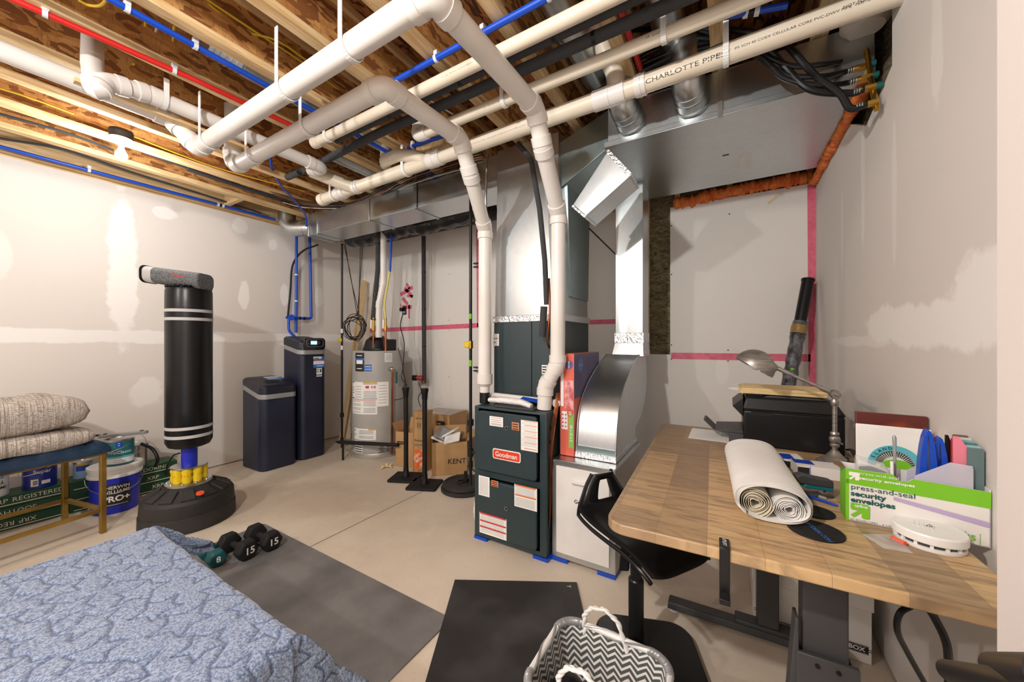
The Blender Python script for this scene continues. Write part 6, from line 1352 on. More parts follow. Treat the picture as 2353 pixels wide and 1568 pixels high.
# ---- printer
pf = D(1708, 1021); pw = D(1942, 1050)
x0, y0 = pf.x, (pf.y+pw.y)/2-.01; x1 = min(pw.x, XC-.07); y1 = y0+.30; S = 1
zA = at_y(1710, 943, y0).z; zT = at_y(1712, 905, y0+.02).z
t = thing('printer', 'black inkjet printer with open paper tray', 'printer', ((x0+x1)/2, (y0+y1)/2, ZD))
m = MB(); m.bb(x0, x1, y0, y1, ZD, zA); m.build('body', 'black', t, .008, seg=3)
m = MB(); m.bb(x0+.004, x1-.004, y0+.004, y1, zA, zA+.004); m.build('seam', 'matte', t)
m = MB(); m.hexa([V((x0-.004, y0-.003, zA+.004)), V((x1+.004, y0-.003, zA+.004)), V((x1+.004, y1+.003, zA+.004)), V((x0-.004, y1+.003, zA+.004)), V((x0+.01, y0+.012, zT-.014)), V((x1-.03, y0+.012, zT-.014)), V((x1-.03, y1-.01, zT-.014)), V((x0+.01, y1-.01, zT-.014))]); m.build('scanner_lid', 'black', t, .008, seg=3)
m = MB(); m.hexa([V((x0+.08, y0+.03, zT-.014)), V((x1-.04, y0+.03, zT-.014)), V((x1-.04, y1-.03, zT-.014)), V((x0+.08, y1-.03, zT-.014)), V((x0+.11, y0+.04, zT)), V((x1-.08, y0+.04, zT)), V((x1-.08, y1-.05, zT)), V((x0+.11, y1-.05, zT))]); m.build('document_feeder', 'charcoal', t, .006)
m = MB(); m.hexa([V((x0-.004, y0+.01, zA-.03)), V((x0, y0+.01, zA-.03)), V((x0, y1-.01, zA-.03)), V((x0-.004, y1-.01, zA-.03)), V((x0-.045, y0+.01, zA+.015)), V((x0, y0+.01, zT-.018)), V((x0, y1-.01, zT-.018)), V((x0-.045, y1-.01, zA+.015))]); cp = m.build('control_panel', 'black', t, .004)
m = MB(); 
for k in range(5): m.box((x0-.024, y0+.05+.04*k, zA+.028), (.012, .018, .004), 0, Matrix.Rotation(R(-45), 3, 'Y'))
m.build('buttons', 'greyink', cp)
m = MB(); m.rrect((x0+.075, y0-.001, zA-.012), (1, 0, 0), (0, 0, 1), (0, -.003, 0), .09, .018, .006); m.build('side_grip', 'matte', t)
m = MB(); m.hexa([V((x0-.12, y0+.04, ZD+.045)), V((x0, y0+.04, ZD+.028)), V((x0, y1-.04, ZD+.028)), V((x0-.12, y1-.04, ZD+.045)), V((x0-.12, y0+.04, ZD+.050)), V((x0, y0+.04, ZD+.062)), V((x0, y1-.04, ZD+.062)), V((x0-.12, y1-.04, ZD+.050))]); m.bb(x0-.06, x0+.01, y0+.02, y1-.02, ZD+.001, ZD+.045); tr = m.build('output_tray', 'charcoal', t, .003)
m = MB(); m.hexa([V((x0-.13, y0+.07, ZD+.044)), V((x0-.12, y0+.07, ZD+.044)), V((x0-.12, y1-.10, ZD+.044)), V((x0-.13, y1-.10, ZD+.044)), V((x0-.175, y0+.07, ZD+.088)), V((x0-.165, y0+.07, ZD+.088)), V((x0-.165, y1-.10, ZD+.088)), V((x0-.175, y1-.10, ZD+.088))]); m.build('tray_stop', 'charcoal', tr, .002)
m = MB(); m.bb(x0-.24, x0-.02, y0-.005, y1-.06, ZD+.0006, ZD+.002); o = m.build('paper_sheet', 'paper'); tag(o, 'blank white sheet of paper under the printer tray', 'paper')
for i in range(5):
    m = MB(); m.box((0, 0, 0), (.33, .24, .0045)); o = m.build('envelope', 'manila', bevel=.001); o.location = ((x0+x1)/2-.03+random.uniform(-.012, .012), y0+.14+random.uniform(-.01, .01), zT+.004+.0052*i); o.rotation_euler = (0, 0, R(random.uniform(-4, 4))); tag(o, ['lowest manila envelope of the stack on the printer', 'second lowest manila envelope of the stack on the printer', 'middle manila envelope of the stack on the printer', 'second highest manila envelope of the stack on the printer', 'topmost manila envelope of the stack on the printer'][i], 'envelope', 'manila envelopes on the printer')
m = MB(); m.lathe([(0, 0), (.05, .004), (.045, .016), (0, .018)], (x0-.01, y0+.16, zT+.001), 16, sx=1.2); o = m.build('plastic_wrap', pm('wrap_film', (.9, .9, .9), .1, alpha=.35, bump=1, bs=60)); tag(o, 'crumpled clear plastic under the manila envelopes', 'plastic')
# ---- tube in the corner
a = at_y(1857, 642, 3.30); b = at_y(1813, 878, 3.14); dd_ = (b-a).normalized(); foot = a+dd_*((a.z-.02)/-dd_.z); t = thing('poster_tube', 'black tube with bubble wrapped end leaning in the right corner', 'tube', foot)
k1 = a.lerp(b, .42); m = MB(); m.cyl(a, foot, .036); m.build('tube', 'black', t); m = MB(); m.cyl(a, a+dd_*.012, .04); m.build('cap', 'black', t)
m = MB(); n = 50; P = [k1.lerp(foot, i/n) for i in range(n+1)]; m.tube(P, [.042+.003*math.sin(i*2.1)+.002*math.sin(i*5) for i in range(n+1)], 20); m.build('bubble_wrap', pm('bubble_wrap', srgb(120, 122, 126), .15, col2=srgb(44, 46, 50), vs=22, bump=.7, bs=70, alpha=.8), t)
m = MB(); m.cyl(k1+dd_*.03, k1+dd_*.09, .047); m.build('packing_tape', pm('packing_tape', srgb(150, 120, 70), .2, bump=.5, bs=30), t); m = MB(); q = a.lerp(b, .875); m.sphere(q+V((.0, -.043, 0)), .014, .7, 12); m.build('green_sticker', 'greenL', t)
# ---- desk lamp
lb = D(1918, 1066); lb = V((lb.x, lb.y, ZD)); dL = lb.x*FW[0]+lb.y*FW[1]
def LP(px, py, dd=0): return at_d(px, py, dL+dd)
t = thing('desk_lamp', 'brushed pewter desk lamp with dome shade', 'lamp', lb)
j1, j2 = LP(1912, 1010), LP(1911, 906); j1.x = j2.x = lb.x; j1.y = j2.y = lb.y
m = MB(); m.lathe([(0, 0), (.062, 0), (.062, .006), (.05, .014), (.03, .03), (.016, .048), (.012, .055)], lb, 40); m.build('base', 'pewter', t)
m = MB(); m.lathe([(.009, .05), (.009, j1.z-lb.z)], lb, 16); m.sphere(j1, .019, seg=18); m.lathe([(.014, -.03), (.016, -.022), (.012, -.016)], j1, 18); m.lathe([(.012, .016), (.016, .022), (.013, .03)], j1, 18); m.build('lower_joint', 'pewter', t)
m = MB(); m.cyl(j1, j2, .0085, seg=16); m.lathe([(.010, -.05), (.014, -.04), (.014, -.03), (.01, -.02)], j2, 18); m.build('stem', 'pewter', t)
m = MB(); m.sphere(j2, .018, seg=18); m.cyl(j2+V((0, -.026, 0)), j2+V((0, .026, 0)), .016); m.build('upper_joint', 'pewter', t)
m = MB(); 
for jj in (j1, j2): m.cyl(jj+V((0, -.03, 0)), jj+V((0, -.026, 0)), .006); m.box(jj+V((.004, -.036, 0)), (.034, .004, .007), 0, Matrix.Rotation(R(35), 3, 'Y'))
m.build('wing_nut', 'pewter', t)
sk = LP(1783, 845, .10); arm_d = (sk-j2).normalized(); m = MB(); m.cyl(j2, sk, .0065, seg=14); m.cyl(j2+arm_d*.02, j2+arm_d*.05, .010, seg=14); m.cyl(sk-arm_d*.05, sk, .009, seg=14); m.build('arm', 'pewter', t)
sc_ = LP(1731, 845, .12); opn = V((-.49*RT[0]+.22*FW[0], -.49*RT[1]+.22*FW[1], -.87)).normalized()
prof = [(.080*math.cos(x), -.080*math.sin(x)) for x in [i*math.pi/2/10 for i in range(11)]]; prof = [(r, z) for r, z in prof]; prof[-1] = (.0, -.080)
inn = [(.077*math.cos(x), -.076*math.sin(x)) for x in [i*math.pi/2/10 for i in range(11)]][::-1]; inn[0] = (.0, -.076)
m = MB(); m.lathe(inn+[(.080, 0.0)]+prof[1:], sc_, 40, axis=opn); sh = m.build('shade', 'pewter', t)
m = MB(); q = sc_-opn*.052+(sk-sc_)*.35; m.sphere(sk.lerp(sc_, .18), .022, seg=18); m.cyl(sk, sk.lerp(sc_, .5), .014); m.build('shade_socket', 'pewter', sh)
m = MB(); m.sphere(sc_-opn*.02, .028, seg=18); m.build('bulb', 'white2', t)
# ---- rolled drawings
na, fa = D(1770, 1190), None
t = thing('paper_roll', 'large rolled bundle of white drawings lying on the desk', 'paper', V((na.x, na.y, ZD)))
pn1 = D(1736, 1196); pn2 = D(1815, 1190); fa1 = D(1708, 1028); ax_ = V((-.03, .53, 0)).normalized(); LL = .50
def scroll(c, r, nm, turns, mt, seed, sq=1.0):
    m = MB(); N_ = int(turns*40); th = .0012; P0 = []
    for i in range(N_+1):
        f = i/N_; a = f*turns*2*math.pi; rr2 = r*(.22+.78*f)+.0012*math.sin(a*3+seed)+.002*NZ.noise(Vector((a, seed, 0))); P0.append(V((math.cos(a)*rr2, 0, math.sin(a)*rr2*sq)))
    u = V((ax_.y, -ax_.x, 0)); out = [[], [], [], []]
    for i, p in enumerate(P0):
        off = .010*NZ.noise(Vector((i*.04, seed, 2))); A = c+u*p.x+V((0, 0, p.z)); n = (u*p.x+V((0, 0, p.z))).normalized()*th
        for k, q in enumerate((A+ax_*off, A+n+ax_*off, A+n+ax_*LL, A+ax_*LL)): out[k].append(m.bm.verts.new(q))
    for i in range(N_):
        for k in range(4): m.face((out[k][i], out[k][i+1], out[(k+1) % 4][i+1], out[(k+1) % 4][i]))
    return m.build(nm, mt, t, sharp=60)
u_ = V((ax_.y, -ax_.x, 0)); c1 = V((pn1.x, pn1.y+.01, ZD+.044)); r1_ = .042
scroll(c1, r1_, 'inner_roll', 6, 'papercream', 1); c2_ = c1+u_*.078+V((0, 0, -.003)); scroll(c2_, .037, 'inner_roll', 7, 'paper', 5)
# wrapping sheets round both
m = MB(); cen = (c1+c2_)/2+V((0, 0, .010)); 
for k in range(5):
    ra, rb = .088-.0022*k, .053-.0018*k; P = []; out = [[], [], [], []]
    for i in range(61):
        a = R(-100-8*k+ (330+6*k)*i/60); x = ra*math.copysign(abs(math.cos(a))**.85, math.cos(a)); z = rb*math.copysign(abs(math.sin(a))**.85, math.sin(a)); 
        if z < 0: z *= .95
        A = cen+u_*(x)+V((0, 0, z)); n = (u_*x/ra+V((0, 0, z/rb))).normalized()*.0009; off = -.004*k+.006*math.sin(a*2+k)
        for kk, q in enumerate((A+ax_*off, A+n+ax_*off, A+n+ax_*(LL+.01+off), A+ax_*(LL+.01+off))): q.z = max(q.z, ZD+.0008); out[kk].append(m.bm.verts.new(q))
    for i in range(60):
        for kk in range(4): m.face((out[kk][i], out[kk][i+1], out[(kk+1) % 4][i+1], out[(kk+1) % 4][i]))
m.build('outer_sheets', 'paper', t, sharp=60)
# ---- coasters
for (px, py, r, lab, txt) in ((1873, 1221, .060, 'larger black coaster with blue lettering on the desk', 'print'), (1872, 1178, .046, 'smaller black coaster behind the rolled drawings', '')):
    c = D(px, py); t = thing('coaster', lab, 'coaster', c); m = MB(); m.lathe([(0, 0), (r, 0), (r, .004), (r-.004, .005), (r-.007, .003), (0, .003)], c+V((0, 0, .0004)), 48); m.build('disc', 'matte', t)
    if txt:
        for k, s in enumerate(txt.split(' ')[:3]): text(s, t, 'bluelbl', c+V((-.0, .018-.0*k, .0042))+V((.006, -.018*k, 0)), V((.55, -.83, 0)), V((.83, .55, 0)), .019, bold=.01) if False else None
        text('UPLIFTDESK.COM', t, 'bluelbl', c+V((0, 0, .0042)), V((.35, -.93, 0)), V((.93, .35, 0)), .0155, bold=.02)
# ---- envelope box
eb = D(1944, 1195); er = D(2284, 1256); er.x = min(er.x, XC-.003); exx = V((er.x-eb.x, er.y-eb.y, 0)).normalized(); exx = (Matrix.Rotation(R(-4), 3, 'Z')@exx); eyy = V((-exx.y, exx.x, 0)); EW = (er-eb).length; ET = at_y(1941, 1076, eb.y).z-ZD; ED = .07
t = thing('envelope_box', 'green and white box of press-and-seal security envelopes', 'box', eb)
def ep(a, b, z): return eb+exx*a+eyy*b+V((0, 0, z))
m = MB()
g = .0025
topz = [(0, 0), (EW, 0), (EW, ET*.93), (EW*.50, ET*.97), (EW*.46, ET*.90), (EW*.40, ET*.90), (EW*.36, ET*1.0), (0, ET)]
m.prism(topz, eb+V((0, 0, .0005)), exx, (0, 0, 1), eyy*g); m.hexa([ep(0, ED-g, 0), ep(EW, ED-g, 0), ep(EW, ED, 0), ep(0, ED, 0), ep(0, ED-g, ET), ep(EW, ED-g, ET), ep(EW, ED, ET), ep(0, ED, ET)])
for a in (0, EW-g): m.hexa([ep(a, 0, 0), ep(a+g, 0, 0), ep(a+g, ED, 0), ep(a, ED, 0), ep(a, 0, ET*.97), ep(a+g, 0, ET*.97), ep(a+g, ED, ET), ep(a, ED, ET)])
m.hexa([ep(0, 0, 0.0005), ep(EW, 0, 0.0005), ep(EW, ED, 0.0005), ep(0, ED, 0.0005), ep(0, 0, .003), ep(EW, 0, .003), ep(EW, ED, .003), ep(0, ED, .003)])
m.build('carton', 'white', t)
fo = -.0008
m = MB(); m.prism([(0, ET*.72), (EW, ET*.66), (EW, ET*.935), (EW*.50, ET*.972), (EW*.46, ET*.905), (EW*.40, ET*.905), (EW*.36, ET*1.003), (0, ET*1.003)], ep(0, fo, 0), exx, (0, 0, 1), eyy*.0008); m.build('green_band', 'greenL', t)
m = MB(); m.hexa([ep(-.0008, 0, 0), ep(0, 0, 0), ep(0, ED, 0), ep(-.0008, ED, 0), ep(-.0008, 0, ET*.97), ep(0, 0, ET*.97), ep(0, ED, ET), ep(-.0008, ED, ET)]); m.prism([(0, 0), (.006, 0), (.006, ET*.8), (0, ET*.8)], ep(0, fo, 0), exx, (0, 0, 1), eyy*.0008); m.build('green_side', 'greenL', t)
m = MB(); m.hexa([ep(-.02, ED*.5, ET*.98), ep(0, ED*.1, ET*.98), ep(0, ED*.8, ET), ep(-.02, ED*.8, ET), ep(-.02, ED*.5, ET*.995), ep(0, ED*.1, ET*.995), ep(0, ED*.8, ET*1.01), ep(-.02, ED*.8, ET*1.01)]); m.build('side_flap', 'carddark', t)
ft = fo-.0010
sE = ET/.125
text('press-and-seal', t, 'paper', ep(EW*.10, ft, ET*.945), exx, (0, 0, 1), .0088*sE, align='LEFT', sx=1.35); text('security envelopes', t, 'paper', ep(EW*.10, ft, ET*.855), exx, (0, 0, 1), .0092*sE, align='LEFT', bold=.03, sx=1.35)
text('press-and-seal', t, 'dkgreen', ep(EW*.035, ft, ET*.665), exx, (0, 0, 1), .0165*sE, align='LEFT', sx=1.15); text('security', t, 'dkgreen', ep(EW*.035, ft, ET*.54), exx, (0, 0, 1), .0165*sE, align='LEFT', bold=.03, sx=1.15); text('envelopes', t, 'dkgreen', ep(EW*.035, ft, ET*.42), exx, (0, 0, 1), .0165*sE, align='LEFT', bold=.03, sx=1.15)
text('45 ENVELOPES - 4 1/8 IN x 9 1/2 IN', t, 'greyink', ep(EW*.03, ft, ET*.04), exx, (0, 0, 1), .0075*sE, align='LEFT')
def arrow(o, s, mt, nm):
    P = [(.12, .0), (0, .14), (.42, .52), (.05, .52), (-.0, .62), (.0, .95), (.06, 1), (.9, 1), (1, .9), (1, .08), (.9, 0), (.65, 0), (.58, .08), (.58, .42), (.22, .02)]
    m = MB(); m.prism([(a*s, b*s) for a, b in P], o, exx, (0, 0, 1), eyy*-.0004); return m.build(nm, mt, t)
arrow(ep(EW*.035, ft, ET*.09), ET*.27, 'greenL', 'arrow_logo'); arrow(ep(EW*.022, ft, ET*.80), ET*.15, 'paper', 'arrow_logo'); text('up&up', t, 'paper', ep(EW*.035+ET*.15, ft-.0012, ET*.32), exx, (0, 0, 1), .009*sE, bold=.03)
m = MB(); m.prism([(.36, .56), (.42, .56), (.42, .44), (.47, .44), (.47, .57), (.99, .40), (.99, .30), (.86, .33), (.84, .41), (.47, .50), (.40, .49), (.36, .53)][::1], ep(0, ft, 0), exx*EW, V((0, 0, ET)), eyy*-.0003) if False else m.prism([(EW*a, ET*b) for a, b in ((.36, .54), (.99, .34), (.99, .43), (.36, .60))], ep(0, ft, 0), exx, (0, 0, 1), eyy*-.0003); m.build('printed_envelope', 'lilac', t)
text('45', t, 'greenL', ep(EW*.87, ft, ET*.12), exx, (0, 0, 1), .016*sE, bold=.03)
m = MB(); m.prism([(EW*a, ET*b) for a, b in ((.84, .02), (.843, .02), (.843, .22), (.84, .22))], ep(0, ft, 0), exx, (0, 0, 1), eyy*-.0003); m.prism([(EW*a, ET*b) for a, b in ((.93, .02), (.933, .02), (.933, .22), (.93, .22))], ep(0, ft, 0), exx, (0, 0, 1), eyy*-.0003); m.build('print_divider', 'greenL', t)
# items standing in / behind the box
zb = ZD+.004
def slab(name, label, cat, c, u, w_, h_, th, mat, lean=0, par=None):
    u = Vector(u).normalized(); n = V((-u.y, u.x, 0)); v = (V((0, 0, 1))*math.cos(lean)+n*math.sin(lean)); t = thing(name, label, cat, c); m = MB()
    c = Vector(c); k = n*th; m.hexa([c, c+u*w_, c+u*w_+k, c+k, c+v*h_, c+u*w_+v*h_, c+u*w_+k+v*h_, c+k+v*h_]); m.build('cover', mat, t, .002); return t, u, n, v
def at_off(px, py, off): # on the plane parallel to the box front, off behind it
    a, b = ray(px); # solve (a*d,b*d)-eb . eyy = off
    d = (off+eb.x*eyy.x+eb.y*eyy.y)/(a*eyy.x+b*eyy.y); return at_d(px, py, d)
# album behind
off = .30; q0 = at_off(1968, 1080, off); q1 = at_off(2134, 1080, off); zt_ = at_off(1968, 948, off).z
t, u, n, v = slab('photo_album', 'dark red album standing behind the white card by the wall', 'album', V((q0.x, q0.y, ZD+.001)), exx, (q1-q0).length, zt_-ZD, .012, 'brown', R(3))
m = MB(); m.prism([(0.006, .006), ((q1-q0).length-.006, .006), ((q1-q0).length-.006, zt_-ZD-.006), (.006, zt_-ZD-.006), (.006, .010), (.010, .010), (.010, zt_-ZD-.010), ((q1-q0).length-.010, zt_-ZD-.010), ((q1-q0).length-.010, .010), (.006, .010)], V((q0.x, q0.y, ZD+.001))-n*.0008, u, v, n*.0004) if False else m.bm.free()
off = .26; q0 = at_off(1968, 1080, off); q1 = at_off(2140, 1080, off); zt_ = at_off(1968, 975, off).z; WC = (q1-q0).length
t, u, n, v = slab('white_card', 'large white card with a round blue emblem behind the envelope box', 'card', V((q0.x, q0.y, ZD+.001)), exx, WC, zt_-ZD, .006, 'paper', R(2))
ec = at_off(2056, 1070, off-.003)
m = MB(); 
for k in range(24): 
    a0, a1 = math.pi*k/23-.05, math.pi*(k+1)/23-.05
    p_ = [ec+u*math.cos(x)*r_+V((0, 0, math.sin(x)*r_)) for x, r_ in ((a0, .045), (a1, .045), (a1, .062), (a0, .062))]; m.quad(*p_)
m.build('blue_ring', 'aqua', t, keep=True)
m = MB()
for k in range(22): a0 = math.pi*k/22; a1 = a0+.07; m.quad(*[ec-n*.0006+u*math.cos(x)*r_+V((0, 0, math.sin(x)*r_)) for x, r_ in ((a0, .028), (a1, .028), (a1, .044), (a0, .044))])
m.build('black_rays', 'blackink', t, keep=True)
for k, s in enumerate('ISLAND'): a = R(172-14*k); text(s, t, 'dkgreen', ec-n*.0012+u*math.cos(a)*.0535+V((0, 0, math.sin(a)*.0535)), V((u.x*math.sin(a), u.y*math.sin(a), -math.cos(a))), V((u.x*math.cos(a), u.y*math.cos(a), math.sin(a))), .013, bold=.02)
m = MB(); m.lathe([(0, 0), (.034, 0), (.034, .002), (0, .002)], ec-n*.002+V((.004, 0, -.008)), 28, axis=-n, sx=1.1, sy=.8); m.build('green_disc', 'greenL', t)
# clear organizer and contents
def inbox(a, b, z): return ep(EW*a, ED*b, z)
t = thing('file_holder', 'frosted plastic file holder standing in the envelope box', 'holder', inbox(.6, .5, .004))
m = MB(); m.prism([(0, 0), (EW*.40, 0), (EW*.40, ET*1.28), (EW*.26, ET*1.30), (EW*.02, ET*.98)], inbox(.50, .12, .006), exx, (0, 0, 1), eyy*.0015); m.prism([(0, 0), (EW*.40, 0), (EW*.40, ET*1.28), (EW*.26, ET*1.30), (EW*.02, ET*.98)], inbox(.50, .9, .006), exx, (0, 0, 1), eyy*.0015); m.hexa([inbox(.90, .12, .006), inbox(.905, .12, .006), inbox(.905, .9, .006), inbox(.90, .9, .006), inbox(.90, .12, ET*1.28), inbox(.905, .12, ET*1.28), inbox(.905, .9, ET*1.28), inbox(.90, .9, ET*1.28)]); m.build('shell', pm('frosted', srgb(222, 222, 236), .3, alpha=.55), t)
# blue punch: arched body
t = thing('hole_punch', 'royal blue arched hole punch standing in the envelope box', 'punch', inbox(.42, .5, .004))
p0, p1 = at_off(2105, 1110, ED*.5), at_off(2185, 1110, ED*.5); ht = at_off(2140, 987, ED*.5).z
def arch(x0, x1, z0, z1, th): 
    o = []
    for i in range(15): a = math.pi*i/14; o.append(((x0+x1)/2-(x1-x0)/2*math.cos(a), z0+(z1-z0)*math.sin(a)**.8))
    inn_ = [((x0+x1)/2+(x-(x0+x1)/2)*(1-2*th/(x1-x0)), z0+(z-z0)*(1-th/(z1-z0))) for x, z in o][::-1]; return o+inn_
W_ = (p1-p0).length
for k, (sft, ww, hh) in enumerate(((0, W_*.62, ht-zb), (W_*.38, W_*.62, (ht-zb)*.93))):
    m = MB(); m.prism(arch(sft, sft+ww, 0, hh, .016), V((p0.x, p0.y, zb))+eyy*(-.012+.012*k), exx, (0, 0, 1), eyy*.024); m.build('arched_shell', 'royal', t, .005, seg=3)
m = MB(); m.bb(p0.x+.03, p0.x+.042, p0.y-.008, p0.y+.008, zb, zb+.075); m.build('metal_tongue', 'silver', t)
for k, (px0, px1, py_, mt, lab, oo) in enumerate(((2190, 2245, 1003, 'pinkp', 'pink folder standing in the frosted file holder', .35), (2186, 2240, 1008, 'redink', 'red folder standing behind the pink folder', .5), (2172, 2200, 1000, 'black', 'black spiral notebook edge behind the blue punch', .6))):
    q0, q1 = at_off(px0, 1100, ED*oo), at_off(px1, 1100, ED*oo); zt_ = at_off(px0, py_, ED*oo).z
    t = thing('folder', lab, 'folder', V((q0.x, q0.y, zb))); u = exx; w_ = (q1-q0).length; m = MB(); m.prism([(0, 0), (w_, 0), (w_, (zt_-zb)*.78), (w_*.25, zt_-zb), (0, zt_-zb)], V((q0.x, q0.y, zb)), exx, (0, 0, 1), eyy*.004); m.build('cover', mt, t)
cols = [(srgb(120, 96, 80)), srgb(206, 214, 214), srgb(140, 180, 182), srgb(90, 130, 140), srgb(160, 196, 200), srgb(96, 120, 122)]
for k in range(6):
    q0 = at_off(2207+k*7, 1100, ED*(.9-.12*k)); zt_ = at_off(2207, 1000+k*4, ED*.9).z; m = MB(); m.hexa([q0+V((0, 0, zb-q0.z)), q0+exx*.002+V((0, 0, zb-q0.z)), q0+exx*.002+eyy*.06+V((0, 0, zb-q0.z)), q0+eyy*.06+V((0, 0, zb-q0.z)), q0+V((0, 0, zt_-q0.z)), q0+exx*.002+V((0, 0, zt_-q0.z)), q0+exx*.002+eyy*.06+V((0, 0, zt_-q0.z)), q0+eyy*.06+V((0, 0, zt_-q0.z))])
    q = MB(); mm = q; o = None; m.bm.free()
    w_ = .028; q.prism(rr(w_, zt_-zb, .004, 3), V((q0.x, q0.y, (zt_+zb)/2)), exx, (0, 0, 1), eyy*.0025); o = q.build('card', pm('card_%d' % k, cols[k], .4)); tag(o, ['brown printed card at the back of the row by the wall', 'pale card second in the row by the wall', 'light teal card third in the row by the wall', 'slate teal card fourth in the row by the wall', 'pale aqua card fifth in the row by the wall', 'grey teal card nearest in the row by the wall'][k], 'card', 'cards standing at the right end of the envelope box')
t = thing('cable_pack', 'black packaged cable in clear plastic lying in the envelope box', 'pack', inbox(.18, .5, ET*.8)); m = MB(); m.hexa([inbox(.10, .3, ET*.75), inbox(.36, .3, ET*.72), inbox(.36, .9, ET*.75), inbox(.10, .9, ET*.78), inbox(.11, .3, ET*1.16), inbox(.35, .3, ET*1.02), inbox(.35, .9, ET*1.1), inbox(.11, .9, ET*1.2)]); m.build('clear_case', pm('clear_case', (.85, .88, .88), .1, alpha=.3), t, .004); m = MB(); m.tube([inbox(.13, .55, ET*.95), inbox(.22, .5, ET*1.0), inbox(.33, .55, ET*.93)], .011, 12, flat=.6); m.build('cable', 'black', t)
m = MB(); m.tube([inbox(.385, .4, .02), inbox(.375, .4, ET*1.2)], .0035, 10); o = m.build('pen', 'white2'); tag(o, 'white pen standing beside the blue hole punch', 'pen')
m = MB(); qa = at_off(2056, 1030, ED*.6); qb = at_off(2055, 1006, ED*.6); m.tube([V((qa.x, qa.y, zb)), qa], .0035, 8); m.tube([qa, qb, qb+V((0, 0, .006))], [.0038, .0045, .002], 12); o = m.build('brush_pen', 'silver'); tag(o, 'grey pen with brown tip sticking up before the round emblem', 'pen')
# ---- small boxes, stapler, pens
q = D(1830, 1100); t = thing('ink_box', 'white and blue ink cartridge box between printer and stapler', 'box', q); q1 = D(1938, 1112)
q0 = D(1833, 1095); q1 = D(1940, 1108); uu = V((q1.x-q0.x, q1.y-q0.y, 0)); wL = uu.length; uu.normalize(); vv = V((-uu.y, uu.x, 0)); hh = .040
m = MB(); m.hexa([q0, q0+uu*wL, q0+uu*wL+vv*.09, q0+vv*.09, q0+V((0, 0, hh)), q0+uu*wL+V((0, 0, hh)), q0+uu*wL+vv*.09+V((0, 0, hh)), q0+vv*.09+V((0, 0, hh))]); m.build('carton', 'white', t, .001)
m = MB(); m.quad(q0-vv*.0006, q0+uu*.035-vv*.0006, q0+uu*.035-vv*.0006+V((0, 0, hh-.004)), q0-vv*.0006+V((0, 0, hh-.004))); m.build('black_print', 'blackink', t, keep=True); m = MB(); k = V((0, 0, hh+.0006)); m.quad(q0+vv*.035+k, q0+uu*.06+vv*.03+k, q0+uu*.06+vv*.085+k, q0+vv*.085+k); m.build('blue_print', 'royal', t, keep=True); m = MB(); m.quad(q0+uu*.036-vv*.0008, q0+uu*.038-vv*.0008, q0+uu*.038-vv*.0008+V((0, 0, hh)), q0+uu*.036-vv*.0008+V((0, 0, hh))); m.build('blue_line', 'bluelbl', t, keep=True)
q0 = D(1800, 1073); t = thing('ink_box', 'second ink box with dark front farther back near the printer', 'box', q0); m = MB(); m.hexa([q0, q0+uu*.07, q0+uu*.07+vv*.10, q0+vv*.10, q0+V((0, 0, hh*.8)), q0+uu*.07+V((0, 0, hh*.8)), q0+uu*.07+vv*.10+V((0, 0, hh*.8)), q0+vv*.10+V((0, 0, hh*.8))]); m.build('carton', 'white', t, .001)
m = MB(); m.quad(q0-vv*.0006, q0+uu*.07-vv*.0006, q0+uu*.07-vv*.0006+V((0, 0, hh*.6)), q0-vv*.0006+V((0, 0, hh*.6))); m.build('black_print', 'blackink', t, keep=True); m = MB(); k = V((0, 0, hh*.8+.0006)); m.quad(q0+k, q0+uu*.04+k, q0+uu*.04+vv*.08+k, q0+vv*.08+k); m.build('blue_print', 'royal', t, keep=True)
q0 = D(1862, 1152); q1 = D(1940, 1158); q1.x -= .006; uu = V((q1.x-q0.x, q1.y-q0.y, 0)).normalized(); Ls = (q1-q0).length; vv = V((-uu.y, uu.x, 0)); t = thing('stapler', 'black and teal stapler beside the envelope box', 'stapler', q0+vv*.03)
o_ = q0+vv*.03
m = MB(); m.prism([(0, .0005), (Ls, .0005), (Ls, .010), (0, .008)], o_, uu, (0, 0, 1), vv*.035); m.build('base', 'charcoal', t, .003)
m = MB(); m.prism([(.0, .030), (.01, .026), (Ls, .02), (Ls, .035), (.005, .040)], o_+vv*.004, uu, (0, 0, 1), vv*.027); m.build('magazine', pm('stapler_teal', srgb(10, 108, 128), .35), t, .003)
m = MB(); m.prism([(-.022, .066), (-.014, .042), (.02, .036), (Ls, .03), (Ls, .055), (.04, .062), (0, .072)], o_+vv*.002, uu, (0, 0, 1), vv*.031); m.build('top_arm', 'charcoal', t, .005); m = MB(); m.prism([(Ls-.03, .008), (Ls, .008), (Ls, .035), (Ls-.012, .035)], o_+vv*.006, uu, (0, 0, 1), vv*.022); m.build('hinge', 'steel', t)
for a, b, mt, lab in (((1850, 1142), (1925, 1166), 'royal', 'blue pen lying beside the smaller coaster'), ((1856, 1136), (1900, 1150), 'greyink', 'grey clip pen lying behind the blue pen')):
    p0, p1 = D(*a)+V((0, 0, .0045)), D(*b)+V((0, 0, .0045)); m = MB(); m.tube([p0, p0.lerp(p1, .1), p0.lerp(p1, .9), p1], [.002, .0042, .0042, .003], 10); o = m.build('pen', mt); tag(o, lab, 'pen')
for k in range(3): hose('power_cord', 'black cord tangled behind the lamp base', 'cord', [D(1945+k*4, 1040)+V((0, 0, .012)), D(1962-k*3, 1052)+V((0, 0, .03)), D(1972, 1066+k*4)+V((0, 0, .012)), D(1952, 1075)+V((0, 0, .02)), D(1938+k*5, 1060)+V((0, 0, .012))], .0045, 'black', 'black cords behind the lamp')
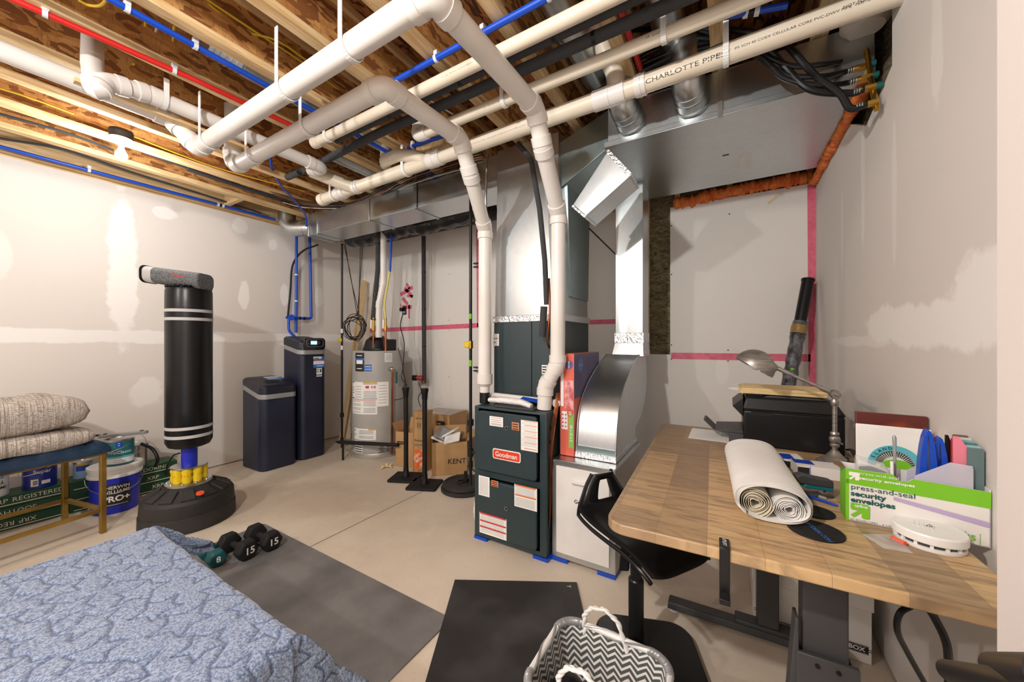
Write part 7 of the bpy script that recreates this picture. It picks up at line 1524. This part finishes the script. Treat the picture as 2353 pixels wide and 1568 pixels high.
# ---- smoke detector
q = D(2148, 1262); c = V((q.x+.004, q.y-.0, ZD)); ql, qr = D(2055, 1250), D(2250, 1280); R_ = (qr-ql).length/2*.86
c = V(((ql.x+qr.x)/2, (ql.y+qr.y)/2+.035, ZD)); t = thing('smoke_detector', 'round white smoke detector lying on the desk before the envelope box', 'detector', c); rr_s = min(R_, .080)
m = MB(); m.lathe([(0, .0005), (rr_s*.93, .0005), (rr_s*.95, .003), (rr_s*.95, .010), (0, .010)], c, 56); m.build('base', 'white2', t)
m = MB(); m.lathe([(0, .01), (rr_s*.86, .01), (rr_s*.86, .018), (0, .018)], c, 40); m.build('vent_gap', 'charcoal', t)
for k in range(14): a = 2*math.pi*k/14; m = MB(); m.box(c+V((math.cos(a)*rr_s*.88, math.sin(a)*rr_s*.88, .014)), (.006, .006, .009), a); m.build('rib', 'white2', t)
m = MB(); m.lathe([(rr_s*.96, .018), (rr_s, .020), (rr_s, .036), (rr_s*.97, .040), (rr_s*.4, .043), (0, .043)], c, 56); m.build('cover', 'white2', t, sharp=25)
for k in range(5): m = MB(); m.tube([c+V((-.03+.007*k, -.012-.004*k, .0432)), c+V((-.02+.007*k, .018-.005*k, .0432))], .0012, 6); m.build('groove', 'white2', t)
m = MB(); P = [(-.006, -.006), (.008, -.006), (.004, .008)]; 
for a, b in zip(P, P[1:]+P[:1]): m.tube([c+V((a[0], a[1], .0434)), c+V((b[0], b[1], .0434))], .0007, 6)
m.build('triangle_mark', 'blackink', t)
# ---- small bag with screwdriver
q = D(2035, 1248); t = thing('parts_bag', 'small clear bag holding an orange capped screw on the desk', 'bag', q)
a_, b_ = D(1985, 1236), D(2080, 1268); m = MB(); k = V((0, 0, .001)); m.hexa([D(1978, 1228)+k, D(2030, 1262)+k, D(2100, 1275)+k, D(2060, 1232)+k, D(1985, 1232)+V((0, 0, .005)), D(2030, 1258)+V((0, 0, .009)), D(2090, 1270)+V((0, 0, .006)), D(2055, 1236)+V((0, 0, .009))]); m.build('bag', pm('clear_bag', (.92, .92, .92), .12, alpha=.25, bump=.8, bs=50), t, .001)
m = MB(); m.tube([D(2048, 1240)+V((0, 0, .006)), D(2080, 1256)+V((0, 0, .006))], [.0045, .0055], 10); m.build('orange_anchor', pm('anchor_orange', srgb(238, 96, 66), .4), t); m = MB(); m.tube([D(2034, 1240)+V((0, 0, .005)), D(2046, 1246)+V((0, 0, .005))], .002, 8); m.build('screw', 'steel', t)
# ---- dark chair arms close to the camera
t = thing('office_chair', 'black chair arm ends at the lower right beside the partition', 'chair', (.27, .42, 0))
a = at_d(2175, 1542, .46); b = at_d(2400, 1600, .30); m = MB(); m.tube([a, a.lerp(b, .05), b], [.009, .012, .015], 20); m.build('armrest', 'black', t, sharp=50)
a = at_d(2292, 1538, .40); b = at_d(2440, 1570, .26); m = MB(); m.tube([a, a.lerp(b, .06), b], [.011, .015, .017], 20); m.build('armrest', 'black', t, sharp=50)
q = at_d(2420, 1650, .32); m = MB(); m.cyl(q, V((q.x, q.y, .02)), .015); m.build('post', 'black', t)
bpy.context.view_layer.update()
